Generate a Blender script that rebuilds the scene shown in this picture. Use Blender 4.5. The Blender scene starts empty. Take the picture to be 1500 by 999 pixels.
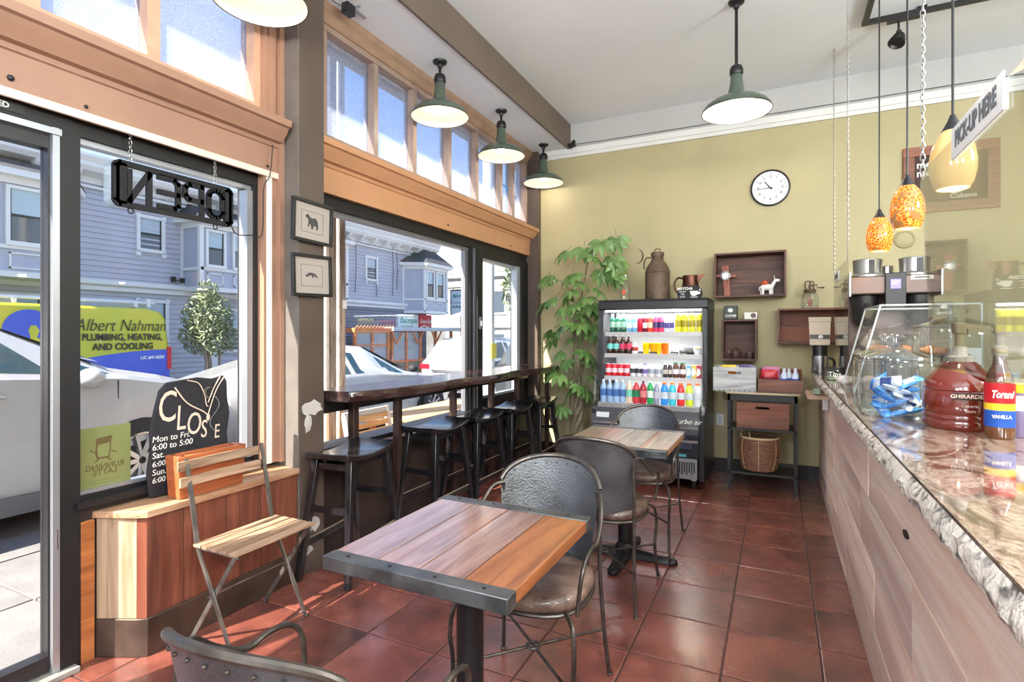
import bpy, math, random
from mathutils import Vector, Matrix, Euler
random.seed(7)
R = math.radians
SC = bpy.context.scene
COL = SC.collection

# ---------------------------------------------------------------- camera
cam_d = bpy.data.cameras.new('camera')
cam = bpy.data.objects.new('camera', cam_d)
COL.objects.link(cam)
cam.location = (0, 0, 1.4)
cam.rotation_euler = (R(90), 0, math.atan(390 / 800))
cam_d.sensor_width = 36
cam_d.lens = 36 * 800 / 1500
cam_d.shift_y = -11.5 / 1500
cam_d.clip_start = 0.02
cam_d.clip_end = 300
SC.camera = cam

# ---------------------------------------------------------------- sky, sun, area lights, exposure
SKY_STRENGTH = 0.86
SUN_ENERGY = 12.0
w = bpy.data.worlds.new('sky')
SC.world = w
w.use_nodes = True
nt = w.node_tree
nt.nodes.clear()
tc = nt.nodes.new('ShaderNodeTexCoord')
sx = nt.nodes.new('ShaderNodeSeparateXYZ')
nt.links.new(tc.outputs['Generated'], sx.inputs[0])
rp = nt.nodes.new('ShaderNodeValToRGB')
cr = rp.color_ramp
cr.elements[0].position = 0.0
cr.elements[0].color = (0.42, 0.40, 0.38, 1)
cr.elements[1].position = 1.0
cr.elements[1].color = (0.10, 0.24, 0.66, 1)
for p, c in ((0.02, (0.80, 0.88, 0.98, 1)), (0.18, (0.52, 0.72, 1.0, 1)), (0.45, (0.22, 0.45, 0.92, 1))):
    e = cr.elements.new(p)
    e.color = c
nt.links.new(sx.outputs['Z'], rp.inputs[0])
ns = nt.nodes.new('ShaderNodeTexNoise')
ns.inputs['Scale'].default_value = 3.0
ns.inputs['Detail'].default_value = 6
mp = nt.nodes.new('ShaderNodeMapping')
mp.inputs['Scale'].default_value = (1, 1, 3)
nt.links.new(tc.outputs['Generated'], mp.inputs[0])
nt.links.new(mp.outputs[0], ns.inputs['Vector'])
cl = nt.nodes.new('ShaderNodeValToRGB')
cl.color_ramp.elements[0].position = 0.48
cl.color_ramp.elements[1].position = 0.75
nt.links.new(ns.outputs[0], cl.inputs[0])
mx = nt.nodes.new('ShaderNodeMix')
mx.data_type = 'RGBA'
nt.links.new(cl.outputs[0], mx.inputs[0])
nt.links.new(rp.outputs[0], mx.inputs[6])
mx.inputs[7].default_value = (0.95, 0.97, 1, 1)
bg = nt.nodes.new('ShaderNodeBackground')
bg.inputs['Strength'].default_value = SKY_STRENGTH
nt.links.new(mx.outputs[2], bg.inputs[0])
wo = nt.nodes.new('ShaderNodeOutputWorld')
nt.links.new(bg.outputs[0], wo.inputs[0])

sd = bpy.data.lights.new('sun', 'SUN')
sd.energy = SUN_ENERGY
sd.angle = R(0.6)
sd.color = (1.0, 0.93, 0.82)
so = bpy.data.objects.new('sun', sd)
COL.objects.link(so)
so.rotation_euler = Vector((0.32, 0.94, -0.92)).to_track_quat('-Z', 'Y').to_euler()

def area(name, loc, size, sizey, power, color, target=None):
    d = bpy.data.lights.new(name, 'AREA')
    d.shape = 'RECTANGLE'
    d.size, d.size_y, d.energy, d.color = size, sizey, power, color
    o = bpy.data.objects.new(name, d)
    COL.objects.link(o)
    o.location = loc
    if target:
        o.rotation_euler = (Vector(target) - Vector(loc)).to_track_quat('-Z', 'Y').to_euler()
    return o
# unseen fill lights added beside the counter and behind camera to brighten the ceiling
def fill_light(loc, power):
    d = bpy.data.lights.new('added_fill_light', 'POINT')
    d.energy, d.color, d.shadow_soft_size = power, (0.87, 0.95, 1.0), 0.25
    o = bpy.data.objects.new('added_fill_light', d)
    COL.objects.link(o)
    o.location = loc
for p_, e_w in (((2.35, 2.35, 2.6), 110), ((2.3, -0.3, 2.6), 95), ((-0.9, -1.5, 2.6), 105), ((0.9, -1.0, 2.6), 105)):
    fill_light(p_, e_w * 1.06)

SC.view_settings.view_transform = 'Standard'
SC.view_settings.look = 'None'
SC.view_settings.exposure = 1.0
SC.view_settings.gamma = 1
SC.view_settings.use_curve_mapping = False
SC.cycles.transparent_max_bounces = 24
SC.cycles.sample_clamp_indirect = 6

# ---------------------------------------------------------------- helpers
def srgb(r, g, b):
    f = lambda v: (v / 255) / 12.92 if v / 255 <= 0.04045 else ((v / 255 + 0.055) / 1.055) ** 2.4
    return (f(r), f(g), f(b), 1)

OFF = {}
def off(o):
    return OFF.get(o.name, Vector((0, 0, 0))) if o else Vector((0, 0, 0))

def thing(name, label, cat, loc=(0, 0, 0), rz=0, group=None):
    o = bpy.data.objects.new(name, None)
    COL.objects.link(o)
    o.empty_display_size = 0.1
    o.location = loc
    o.rotation_euler = (0, 0, rz)
    o['label'] = label
    o['category'] = cat
    if group:
        o['group'] = group
    OFF[o.name] = Vector(loc)
    return o

def structure(name, loc=(0, 0, 0)):
    o = bpy.data.objects.new(name, None)
    COL.objects.link(o)
    o.location = loc
    o['kind'] = 'structure'
    OFF[o.name] = Vector(loc)
    return o

def tag(o, label=None, cat=None, group=None, kind=None):
    if label: o['label'] = label
    if cat: o['category'] = cat
    if group: o['group'] = group
    if kind: o['kind'] = kind
    return o

def copy_tree(o, loc=None, rz=None, label=None, group=None, parent=None):
    c = o.copy()
    COL.objects.link(c)
    if parent: c.parent = parent
    if loc is not None: c.location = loc
    if rz is not None: c.rotation_euler = (0, 0, rz)
    if label: c['label'] = label
    if group: c['group'] = group
    for ch in KIDS.get(o.name, []):
        copy_tree(ch, parent=c)
    return c
KIDS = {}

class MB:
    def __init__(s):
        s.v, s.f, s.m = [], [], []
    def add(s, vs, fs, mi=0, M=None):
        b = len(s.v)
        if M is not None:
            vs = [M @ Vector(p) for p in vs]
        s.v += [tuple(p) for p in vs]
        for q in fs:
            s.f.append(tuple(b + i for i in q))
            s.m.append(mi)
        return s
    def box(s, x0, x1, y0, y1, z0, z1, mi=0, M=None):
        vs = [(x0, y0, z0), (x1, y0, z0), (x1, y1, z0), (x0, y1, z0), (x0, y0, z1), (x1, y0, z1), (x1, y1, z1), (x0, y1, z1)]
        return s.add(vs, [(0, 3, 2, 1), (4, 5, 6, 7), (0, 1, 5, 4), (1, 2, 6, 5), (2, 3, 7, 6), (3, 0, 4, 7)], mi, M)
    def bar(s, a, b, wx, wy, wx2=None, wy2=None, mi=0, up=(0, 0, 1)):
        a, b = Vector(a), Vector(b)
        d = (b - a).normalized()
        u = Vector(up)
        if abs(d.dot(u)) > 0.95: u = Vector((0, 1, 0))
        sd_ = d.cross(u).normalized()
        u2 = sd_.cross(d).normalized()
        wx2 = wx if wx2 is None else wx2
        wy2 = wy if wy2 is None else wy2
        vs = []
        for p, p1, p2 in ((a, wx, wy), (b, wx2, wy2)):
            for i, j in ((-1, -1), (1, -1), (1, 1), (-1, 1)):
                vs.append(p + sd_ * (i * p1 / 2) + u2 * (j * p2 / 2))
        return s.add(vs, [(0, 3, 2, 1), (4, 5, 6, 7), (0, 1, 5, 4), (1, 2, 6, 5), (2, 3, 7, 6), (3, 0, 4, 7)], mi)
    def tube(s, pts, r, n=8, closed=False, mi=0, cap=True):
        pts = [Vector(p) for p in pts]
        N = len(pts)
        rs = r if isinstance(r, (list, tuple)) else [r] * N
        prev = None
        vs = []
        for i, p in enumerate(pts):
            if closed:
                d = pts[(i + 1) % N] - pts[i - 1]
            else:
                d = pts[min(i + 1, N - 1)] - pts[max(i - 1, 0)]
            d = d.normalized() if d.length > 1e-9 else Vector((0, 0, 1))
            if prev is None:
                u = d.orthogonal().normalized()
            else:
                u = (prev - d * prev.dot(d))
                u = u.normalized() if u.length > 1e-6 else d.orthogonal().normalized()
            prev = u
            v = d.cross(u)
            for k in range(n):
                a = 2 * math.pi * k / n
                vs.append(p + (u * math.cos(a) + v * math.sin(a)) * rs[i])
        fs = []
        for i in range(N if closed else N - 1):
            j = (i + 1) % N
            for k in range(n):
                k2 = (k + 1) % n
                fs.append((i * n + k, i * n + k2, j * n + k2, j * n + k))
        if not closed and cap:
            fs.append(tuple(range(n - 1, -1, -1)))
            fs.append(tuple((N - 1) * n + k for k in range(n)))
        return s.add(vs, fs, mi)
    def lathe(s, prof, n=24, c=(0, 0, 0), mi=0, M=None, sx=1, sy=1):
        vs, fs, rings = [], [], []
        for r, z in prof:
            if r < 1e-5:
                rings.append([len(vs)])
                vs.append((c[0], c[1], c[2] + z))
            else:
                rings.append(list(range(len(vs), len(vs) + n)))
                for k in range(n):
                    a = 2 * math.pi * k / n
                    vs.append((c[0] + r * sx * math.cos(a), c[1] + r * sy * math.sin(a), c[2] + z))
        for A, B in zip(rings, rings[1:]):
            for k in range(n):
                k2 = (k + 1) % n
                if len(A) == 1 and len(B) == 1: continue
                if len(A) == 1: fs.append((A[0], B[k2], B[k]))
                elif len(B) == 1: fs.append((A[k], A[k2], B[0]))
                else: fs.append((A[k], A[k2], B[k2], B[k]))
        return s.add(vs, fs, mi, M)
    def prism(s, poly, axis, a, b, mi=0, M=None):
        n = len(poly)
        def P(p, t):
            return {'x': (t, p[0], p[1]), 'y': (p[0], t, p[1]), 'z': (p[0], p[1], t)}[axis]
        vs = [P(p, a) for p in poly] + [P(p, b) for p in poly]
        fs = [tuple(range(n)), tuple(range(2 * n - 1, n - 1, -1))]
        for i in range(n):
            j = (i + 1) % n
            fs.append((i, i + n, j + n, j))
        return s.add(vs, fs, mi, M)
    def surf(s, fn, nu, nv, mi=0, M=None, thick=None):
        vs = [fn(i / nu, j / nv) for i in range(nu + 1) for j in range(nv + 1)]
        fs = []
        W_ = nv + 1
        for i in range(nu):
            for j in range(nv):
                fs.append((i * W_ + j, (i + 1) * W_ + j, (i + 1) * W_ + j + 1, i * W_ + j + 1))
        if thick is not None:
            T = len(vs)
            vs2 = [tuple(Vector(p) + Vector(thick)) for p in vs]
            fs2 = [tuple(T + k for k in reversed(f)) for f in fs]
            rim = [i * W_ for i in range(nu + 1)] + [nu * W_ + j for j in range(1, nv + 1)] + \
                  [i * W_ + nv for i in range(nu - 1, -1, -1)] + [j for j in range(nv - 1, 0, -1)]
            for i in range(len(rim)):
                p, q = rim[i], rim[(i + 1) % len(rim)]
                fs2.append((p, p + T, q + T, q))
            vs, fs = vs + vs2, fs + fs2
        return s.add(vs, fs, mi, M)
    def ball(s, c, r, n=16, m=10, mi=0, M=None):
        rx, ry, rz = r if isinstance(r, (tuple, list)) else (r, r, r)
        prof = [(math.sin(math.pi * i / m), -math.cos(math.pi * i / m)) for i in range(m + 1)]
        prof[0] = (0, -1)
        prof[-1] = (0, 1)
        T = Matrix.Translation(c) @ Matrix.Diagonal((rx, ry, rz, 1))
        if M is not None: T = M @ T
        return s.lathe(prof, n, (0, 0, 0), mi, T)
    def build(s, name, mats, parent=None, world=False, smooth=True, bevel=0, ang=35):
        me = bpy.data.meshes.new(name)
        vs = s.v
        if world and parent:
            o_ = off(parent)
            vs = [(p[0] - o_.x, p[1] - o_.y, p[2] - o_.z) for p in vs]
        me.from_pydata(vs, [], s.f)
        if not isinstance(mats, (list, tuple)): mats = [mats]
        for m_ in mats: me.materials.append(m_)
        me.polygons.foreach_set('material_index', s.m)
        bm_fix(me)
        if smooth:
            me.shade_smooth()
            me.set_sharp_from_angle(angle=R(ang))
        o = bpy.data.objects.new(name, me)
        COL.objects.link(o)
        if parent:
            o.parent = parent
            KIDS.setdefault(parent.name, []).append(o)
            OFF[o.name] = off(parent)
        if bevel:
            b = o.modifiers.new('bevel', 'BEVEL')
            b.width = bevel
            b.segments = 2
            b.limit_method = 'ANGLE'
            b.angle_limit = R(50)
        return o

import bmesh
def bm_fix(me):
    bm = bmesh.new()
    bm.from_mesh(me)
    bmesh.ops.recalc_face_normals(bm, faces=bm.faces)
    bm.to_mesh(me)
    bm.free()

def text(name, body, size, m, loc, rot, parent=None, ext=0.001, align='CENTER', bold=0, shear=0, sx=1, world=False, sp=1.0):
    c = bpy.data.curves.new(name, 'FONT')
    c.body = body
    c.size = size
    c.extrude = ext
    c.align_x = align
    c.align_y = 'CENTER'
    c.offset = bold
    c.shear = shear
    c.space_character = sp
    c.resolution_u = 3
    t = bpy.data.objects.new(name + '_curve', c)
    me = bpy.data.meshes.new_from_object(t)
    me.name = name
    bpy.data.objects.remove(t)
    bpy.data.curves.remove(c)
    me.materials.clear()
    me.materials.append(m)
    L = Vector(loc)
    if world and parent: L = L - off(parent)
    T = Matrix.Translation(L) @ Euler([R(a) for a in rot]).to_matrix().to_4x4() @ Matrix.Diagonal((sx, 1, 1, 1))
    me.transform(T)
    o = bpy.data.objects.new(name, me)
    COL.objects.link(o)
    if parent:
        o.parent = parent
        KIDS.setdefault(parent.name, []).append(o)
    return o
FX, FNX, FNY = (90, 0, 90), (90, 0, -90), (90, 0, 0)   # lettering facing +X, -X, -Y

# ---------------------------------------------------------------- materials
def newmat(name):
    m = bpy.data.materials.new(name)
    m.use_nodes = True
    return m, m.node_tree, m.node_tree.nodes['Principled BSDF']

def coords(nt, scale=(1, 1, 1), rand=True):
    tc = nt.nodes.new('ShaderNodeTexCoord')
    mp = nt.nodes.new('ShaderNodeMapping')
    mp.inputs['Scale'].default_value = scale
    nt.links.new(tc.outputs['Object'], mp.inputs[0])
    if rand:
        oi = nt.nodes.new('ShaderNodeObjectInfo')
        ml = nt.nodes.new('ShaderNodeMath')
        ml.operation = 'MULTIPLY'
        ml.inputs[1].default_value = 37.0
        nt.links.new(oi.outputs['Random'], ml.inputs[0])
        nt.links.new(ml.outputs[0], mp.inputs['Location'])
    return mp

def bump(nt, bs, height, strength, dist=0.01):
    b = nt.nodes.new('ShaderNodeBump')
    b.inputs['Strength'].default_value = strength
    b.inputs['Distance'].default_value = dist
    nt.links.new(height, b.inputs['Height'])
    nt.links.new(b.outputs[0], bs.inputs['Normal'])

def mat(name, col, rough=0.5, metal=0, var=0, vscale=8, bmp=0, bscale=60, emit=0, coat=0, rvar=0, col2=None, alpha=1, detail=5, rand=True, pos=(0.35, 0.65)):
    m, nt, bs = newmat(name)
    bs.inputs['Base Color'].default_value = col
    bs.inputs['Roughness'].default_value = rough
    bs.inputs['Metallic'].default_value = metal
    if coat:
        bs.inputs['Coat Weight'].default_value = coat
        bs.inputs['Coat Roughness'].default_value = 0.12
    if emit:
        bs.inputs['Emission Color'].default_value = col
        bs.inputs['Emission Strength'].default_value = emit
    if alpha < 1: bs.inputs['Alpha'].default_value = alpha
    if var or col2 or rvar:
        mp = coords(nt, rand=rand)
        n = nt.nodes.new('ShaderNodeTexNoise')
        n.inputs['Scale'].default_value = vscale
        n.inputs['Detail'].default_value = detail
        nt.links.new(mp.outputs[0], n.inputs['Vector'])
        r = nt.nodes.new('ShaderNodeValToRGB')
        a, b = r.color_ramp.elements
        a.position, b.position = pos
        c2 = col2 or tuple(min(1, c * (1 + var)) for c in col[:3]) + (1,)
        c1 = col if col2 else tuple(c * (1 - var) for c in col[:3]) + (1,)
        a.color, b.color = c1, c2
        nt.links.new(n.outputs[0], r.inputs[0])
        nt.links.new(r.outputs[0], bs.inputs['Base Color'])
        if rvar:
            mr = nt.nodes.new('ShaderNodeMapRange')
            mr.inputs['From Min'].default_value, mr.inputs['From Max'].default_value = 0.3, 0.7
            mr.inputs['To Min'].default_value, mr.inputs['To Max'].default_value = max(0.02, rough - rvar), rough + rvar
            nt.links.new(n.outputs[0], mr.inputs[0])
            nt.links.new(mr.outputs[0], bs.inputs['Roughness'])
    if bmp:
        mp = coords(nt)
        n = nt.nodes.new('ShaderNodeTexNoise')
        n.inputs['Scale'].default_value = bscale
        n.inputs['Detail'].default_value = 4
        nt.links.new(mp.outputs[0], n.inputs['Vector'])
        bump(nt, bs, n.outputs[0], bmp)
    return m

def wood(name, c1, c2, axis='y', scale=1.0, rough=0.5, saw=0, coat=0, knots=0, c3=None, bstr=0.25, per=0.12):
    """Wood grain running along AXIS; every board gets its own shift and tone from its object's random number."""
    m, nt, bs = newmat(name)
    k = 14 * scale
    sc = {'x': (k * 0.07, k, k), 'y': (k, k * 0.07, k), 'z': (k, k, k * 0.07)}[axis]
    mp = coords(nt, sc)
    n = nt.nodes.new('ShaderNodeTexNoise')
    n.inputs['Scale'].default_value = 1.0
    n.inputs['Detail'].default_value = 8
    n.inputs['Roughness'].default_value = 0.65
    n.inputs['Distortion'].default_value = 0.9
    nt.links.new(mp.outputs[0], n.inputs['Vector'])
    r = nt.nodes.new('ShaderNodeValToRGB')
    a, b = r.color_ramp.elements
    a.position, b.position = 0.34, 0.68
    a.color, b.color = c1, c2
    nt.links.new(n.outputs[0], r.inputs[0])
    out = r.outputs[0]
    if c3:
        mp2 = coords(nt, tuple(v * 0.22 for v in sc))
        n2 = nt.nodes.new('ShaderNodeTexNoise')
        n2.inputs['Scale'].default_value = 1.0
        n2.inputs['Detail'].default_value = 5
        n2.inputs['Distortion'].default_value = 0.6
        nt.links.new(mp2.outputs[0], n2.inputs['Vector'])
        r2 = nt.nodes.new('ShaderNodeValToRGB')
        r2.color_ramp.elements[0].position, r2.color_ramp.elements[1].position = 0.50, 0.66
        r2.color_ramp.elements[0].color = (0, 0, 0, 1)
        r2.color_ramp.elements[1].color = (1, 1, 1, 1)
        nt.links.new(n2.outputs[0], r2.inputs[0])
        mx = nt.nodes.new('ShaderNodeMix')
        mx.data_type = 'RGBA'
        nt.links.new(r2.outputs[0], mx.inputs[0])
        nt.links.new(out, mx.inputs[6])
        mx.inputs[7].default_value = c3
        out = mx.outputs[2]
    oi = nt.nodes.new('ShaderNodeObjectInfo')
    mr = nt.nodes.new('ShaderNodeMapRange')
    mr.inputs['To Min'].default_value, mr.inputs['To Max'].default_value = 1 - per, 1 + per
    nt.links.new(oi.outputs['Random'], mr.inputs[0])
    hv = nt.nodes.new('ShaderNodeHueSaturation')
    nt.links.new(mr.outputs[0], hv.inputs['Value'])
    nt.links.new(out, hv.inputs['Color'])
    nt.links.new(hv.outputs[0], bs.inputs['Base Color'])
    bs.inputs['Roughness'].default_value = rough
    if coat:
        bs.inputs['Coat Weight'].default_value = coat
        bs.inputs['Coat Roughness'].default_value = 0.15
    h = n.outputs[0]
    if saw:
        wv = nt.nodes.new('ShaderNodeTexWave')
        wv.bands_direction = {'x': 'X', 'y': 'Y', 'z': 'Z'}[axis]
        wv.inputs['Scale'].default_value = saw
        wv.inputs['Distortion'].default_value = 1.5
        mp3 = coords(nt)
        nt.links.new(mp3.outputs[0], wv.inputs['Vector'])
        ad = nt.nodes.new('ShaderNodeMath')
        nt.links.new(n.outputs[0], ad.inputs[0])
        ml = nt.nodes.new('ShaderNodeMath'); ml.operation = 'MULTIPLY'; ml.inputs[1].default_value = 0.12
        nt.links.new(wv.outputs[1], ml.inputs[0]); nt.links.new(ml.outputs[0], ad.inputs[1])
        h = ad.outputs[0]
    bump(nt, bs, h, bstr, 0.004)
    return m

def glassmat(name, tint=(1, 1, 1, 1), base=0.03, edge=0.55, rough=0.02, pw=3.0):
    """Thin glass: see-through face on, mirror-like at grazing angles."""
    m, nt, bs = newmat(name)
    nt.nodes.remove(bs)
    out = nt.nodes['Material Output']
    lw = nt.nodes.new('ShaderNodeLayerWeight')
    lw.inputs['Blend'].default_value = 0.5
    p = nt.nodes.new('ShaderNodeMath')
    p.operation = 'POWER'
    p.inputs[1].default_value = pw
    nt.links.new(lw.outputs['Facing'], p.inputs[0])
    mr = nt.nodes.new('ShaderNodeMapRange')
    mr.inputs['To Min'].default_value, mr.inputs['To Max'].default_value = base, edge
    nt.links.new(p.outputs[0], mr.inputs[0])
    t = nt.nodes.new('ShaderNodeBsdfTransparent')
    t.inputs[0].default_value = tint
    g = nt.nodes.new('ShaderNodeBsdfGlossy')
    g.inputs['Roughness'].default_value = rough
    x = nt.nodes.new('ShaderNodeMixShader')
    nt.links.new(mr.outputs[0], x.inputs[0])
    nt.links.new(t.outputs[0], x.inputs[1])
    nt.links.new(g.outputs[0], x.inputs[2])
    nt.links.new(x.outputs[0], out.inputs[0])
    return m

BLACK = mat('black_paint', srgb(30, 28, 30), 0.4)
FRAMEBLK = mat('black_window_frame', srgb(18, 16, 19), 0.5, var=0.2)
SILVER = mat('aluminium_strip', srgb(170, 172, 178), 0.35, 0.7)
STEEL = mat('brushed_steel', srgb(190, 190, 192), 0.28, 1.0, var=0.1)
CHROME = mat('chrome', srgb(215, 215, 220), 0.1, 1.0)
SALMON = mat('tan_paint', srgb(158, 120, 99), 0.45, var=0.06, vscale=3, bmp=0.08)
TAUPE = mat('taupe_paint', srgb(86, 72, 64), 0.5, var=0.10, vscale=2.5, bmp=0.1)
CREAM = mat('cream_trim', srgb(232, 208, 190), 0.5)
WHITE = mat('white_paint', srgb(228, 226, 222), 0.6, var=0.02, vscale=2, bmp=0.05, bscale=20)
CEILM = mat('ceiling_paint', srgb(236, 240, 246), 0.8, var=0.04, vscale=0.8, bmp=0.1, bscale=8)
OCHRE = mat('ochre_wall_paint', srgb(182, 170, 130), 0.6, var=0.06, vscale=1.2, bmp=0.06, bscale=12)
BROWNFACE = mat('brown_beam_paint', srgb(112, 98, 88), 0.55, var=0.08, vscale=1.5)
DARKWALL = mat('dark_wall_paint', srgb(50, 38, 34), 0.5, var=0.25, vscale=6)
PANE = glassmat('window_glass', base=0.02, edge=0.35)
JARGLASS = glassmat('jar_glass', tint=(0.93, 0.96, 0.97, 1), base=0.05, edge=0.9, pw=2.2)
ACRYLIC = glassmat('acrylic_sheet', tint=(0.97, 0.98, 0.97, 1), base=0.05, edge=0.70, pw=2.6)
CASEGLASS = glassmat('case_plastic', base=0.05, edge=0.6, pw=2.0)
PLANTERW = wood('orange_wood', srgb(150, 84, 44), srgb(206, 130, 78), 'y', 1.2, 0.45)
# ================================================================ SETTING
GL = -2.70                       # glass plane of the storefront
# ---- floor: terracotta tiles
GROUT = mat('grout', srgb(70, 48, 44), 0.8)
TILE, ntt, bst = newmat('terracotta_tile')
mp_ = coords(ntt, (1, 1, 1))
n1 = ntt.nodes.new('ShaderNodeTexNoise'); n1.inputs['Scale'].default_value = 2.6; n1.inputs['Detail'].default_value = 9; n1.inputs['Roughness'].default_value = 0.7
ntt.links.new(mp_.outputs[0], n1.inputs['Vector'])
r1 = ntt.nodes.new('ShaderNodeValToRGB')
r1.color_ramp.elements[0].position = 0.30; r1.color_ramp.elements[0].color = srgb(64, 40, 37)
r1.color_ramp.elements[1].position = 0.62; r1.color_ramp.elements[1].color = srgb(146, 84, 70)
e_ = r1.color_ramp.elements.new(0.46); e_.color = srgb(116, 64, 54)
ntt.links.new(n1.outputs[0], r1.inputs[0])
oi_ = ntt.nodes.new('ShaderNodeObjectInfo')
mr_ = ntt.nodes.new('ShaderNodeMapRange'); mr_.inputs['To Min'].default_value = 0.78; mr_.inputs['To Max'].default_value = 1.18
ntt.links.new(oi_.outputs['Random'], mr_.inputs[0])
hv_ = ntt.nodes.new('ShaderNodeHueSaturation')
ntt.links.new(mr_.outputs[0], hv_.inputs['Value']); ntt.links.new(r1.outputs[0], hv_.inputs['Color'])
ntt.links.new(hv_.outputs[0], bst.inputs['Base Color'])
rr_ = ntt.nodes.new('ShaderNodeMapRange'); rr_.inputs['From Min'].default_value = 0.3; rr_.inputs['From Max'].default_value = 0.7
rr_.inputs['To Min'].default_value = 0.40; rr_.inputs['To Max'].default_value = 0.20
ntt.links.new(n1.outputs[0], rr_.inputs[0]); ntt.links.new(rr_.outputs[0], bst.inputs['Roughness'])
bst.inputs['Coat Weight'].default_value = 1.0
bst.inputs['Coat Roughness'].default_value = 0.22
n2 = ntt.nodes.new('ShaderNodeTexNoise'); n2.inputs['Scale'].default_value = 22; n2.inputs['Detail'].default_value = 6
ntt.links.new(mp_.outputs[0], n2.inputs['Vector'])
bump(ntt, bst, n2.outputs[0], 0.22, 0.006)

floor = structure('floor')
MB().box(-2.65, 3.2, -3.0, 6.0, -0.06, -0.004).build('grout_bed', GROUT, floor)
tile_me = None
px_, py_ = 0.378, 0.39
for i in range(-7, 3):
    for j in range(-1, 15):
        x0 = -0.213 + i * px_
        y0 = 0.05 + j * py_ + 0.0
        x1, y1 = x0 + px_, y0 + py_
        if x0 < -2.66: x0 = -2.655
        if x1 <= x0 + 0.02: continue
        
        if y0 > 5.85: continue
        y1 = min(y1, 5.9)
        g = 0.0035
        if x1 - x0 > 0.37 and y1 - y0 > 0.385 and tile_me:
            o = bpy.data.objects.new('tile', tile_me)
            COL.objects.link(o)
            o.parent = floor
        else:
            m_ = MB()
            W_, H_ = x1 - x0 - 2 * g, y1 - y0 - 2 * g
            c_ = 0.004
            vs = [(g, g, -0.01), (g + W_, g, -0.01), (g + W_, g + H_, -0.01), (g, g + H_, -0.01),
                  (g, g, -0.002), (g + W_, g, -0.002), (g + W_, g + H_, -0.002), (g, g + H_, -0.002),
                  (g + c_, g + c_, 0), (g + W_ - c_, g + c_, 0), (g + W_ - c_, g + H_ - c_, 0), (g + c_, g + H_ - c_, 0)]
            fs = [(8, 9, 10, 11)]
            for a in range(4):
                b = (a + 1) % 4
                fs += [(a, b, b + 4, a + 4), (a + 4, b + 4, b + 8, a + 8)]
            o = m_.add(vs, fs).build('tile', TILE, floor, smooth=False)
            if x1 - x0 > 0.37 and y1 - y0 > 0.385: tile_me = o.data
        o.location = (x0, y0, random.uniform(-0.0008, 0.0006))

# ---- walls
def st(name, m, *boxes):
    b = MB()
    for q in boxes: b.box(*q)
    o = b.build(name, m)
    o['kind'] = 'structure'
    return o
st('wall_back', OCHRE, (-2.8, 3.2, 5.9, 6.02, 0.0, 3.44))
st('trim_1', WHITE, (-2.5, 3.2, 5.86, 5.9, 3.44, 3.50), (-2.5, 3.2, 5.875, 5.9, 3.40, 3.44))
st('wall_back_upper', mat('upper_wall_paint', srgb(186, 184, 182), 0.7, var=0.03, vscale=1), (-2.8, 3.2, 5.9, 6.02, 3.44, 3.9))
st('wall_right', OCHRE, (3.2, 3.3, -3.0, 6.0, 0, 3.9))
st('wall_front', WHITE, (-2.8, 3.2, -3.1, -3.0, 0, 3.9))
st('ceiling', CEILM, (-2.13, 3.2, -3.0, 6.0, 3.78, 3.9))
st('ceiling_strip', CEILM, (-2.8, -2.15, -3.0, 5.9, 3.5, 3.9))
st('trim_2', BROWNFACE, (-2.15, -2.13, -3.0, 5.9, 3.49, 3.78))
st('baseboard_back', mat('black_baseboard', srgb(28, 22, 20), 0.4), (-2.5, 3.2, 5.885, 5.9, 0, 0.14))
LOW = st('wall_left', DARKWALL, (-2.78, -2.56, 2.46, 5.9, 0, 0.60), (-2.78, -2.66, 1.27, 2.46, 0, 0.66), (-2.78, -2.52, 2.46, 5.9, 0.60, 0.63))
st('trim_3', TAUPE, (-2.78, -2.46, 2.275, 2.46, 0, 3.5))
st('trim_14', mat('taupe_with_sunlight', srgb(104, 96, 90), 0.55, var=0.12), (-2.78, -2.462, 2.265, 2.275, 0, 3.5))            # pier between the two bays, its near face lightened in colour for sunlight
PL = mat('chipped_plaster', srgb(190, 182, 176), 0.8, var=0.15, vscale=20)
def blob(cx, cz, rx, rz, n=14, seed=1):
    rn = random.Random(seed)
    return [(cx + rx * math.cos(2 * math.pi * i / n) * rn.uniform(.65, 1.1), cz + rz * math.sin(2 * math.pi * i / n) * rn.uniform(.65, 1.1)) for i in range(n)]
chip = MB()
chip.prism(blob(2.37, 0.96, 0.085, 0.05, seed=3), 'x', -2.462, -2.457)
chip.prism(blob(2.335, 0.87, 0.03, 0.06, seed=5), 'x', -2.462, -2.457)
chip.prism(blob(2.38, 0.28, 0.06, 0.05, seed=8), 'x', -2.462, -2.457)
chip.prism(blob(2.33, 0.14, 0.05, 0.03, seed=9), 'x', -2.462, -2.457)
o = chip.build('trim_4', PL); o['kind'] = 'structure'
st('trim_5', TAUPE, (-2.78, -2.50, 5.80, 5.9, 0, 3.5))
st('trim_6', SALMON, (-2.78, -2.60, 2.15, 2.27, 0.66, 3.5), (-2.60, -2.585, 2.175, 2.215, 2.62, 3.4), (-2.60, -2.57, 2.235, 2.27, 0.66, 3.5))
st('trim_7', WHITE, (-2.66, -2.595, 2.165, 2.20, 0.66, 2.30))
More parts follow.
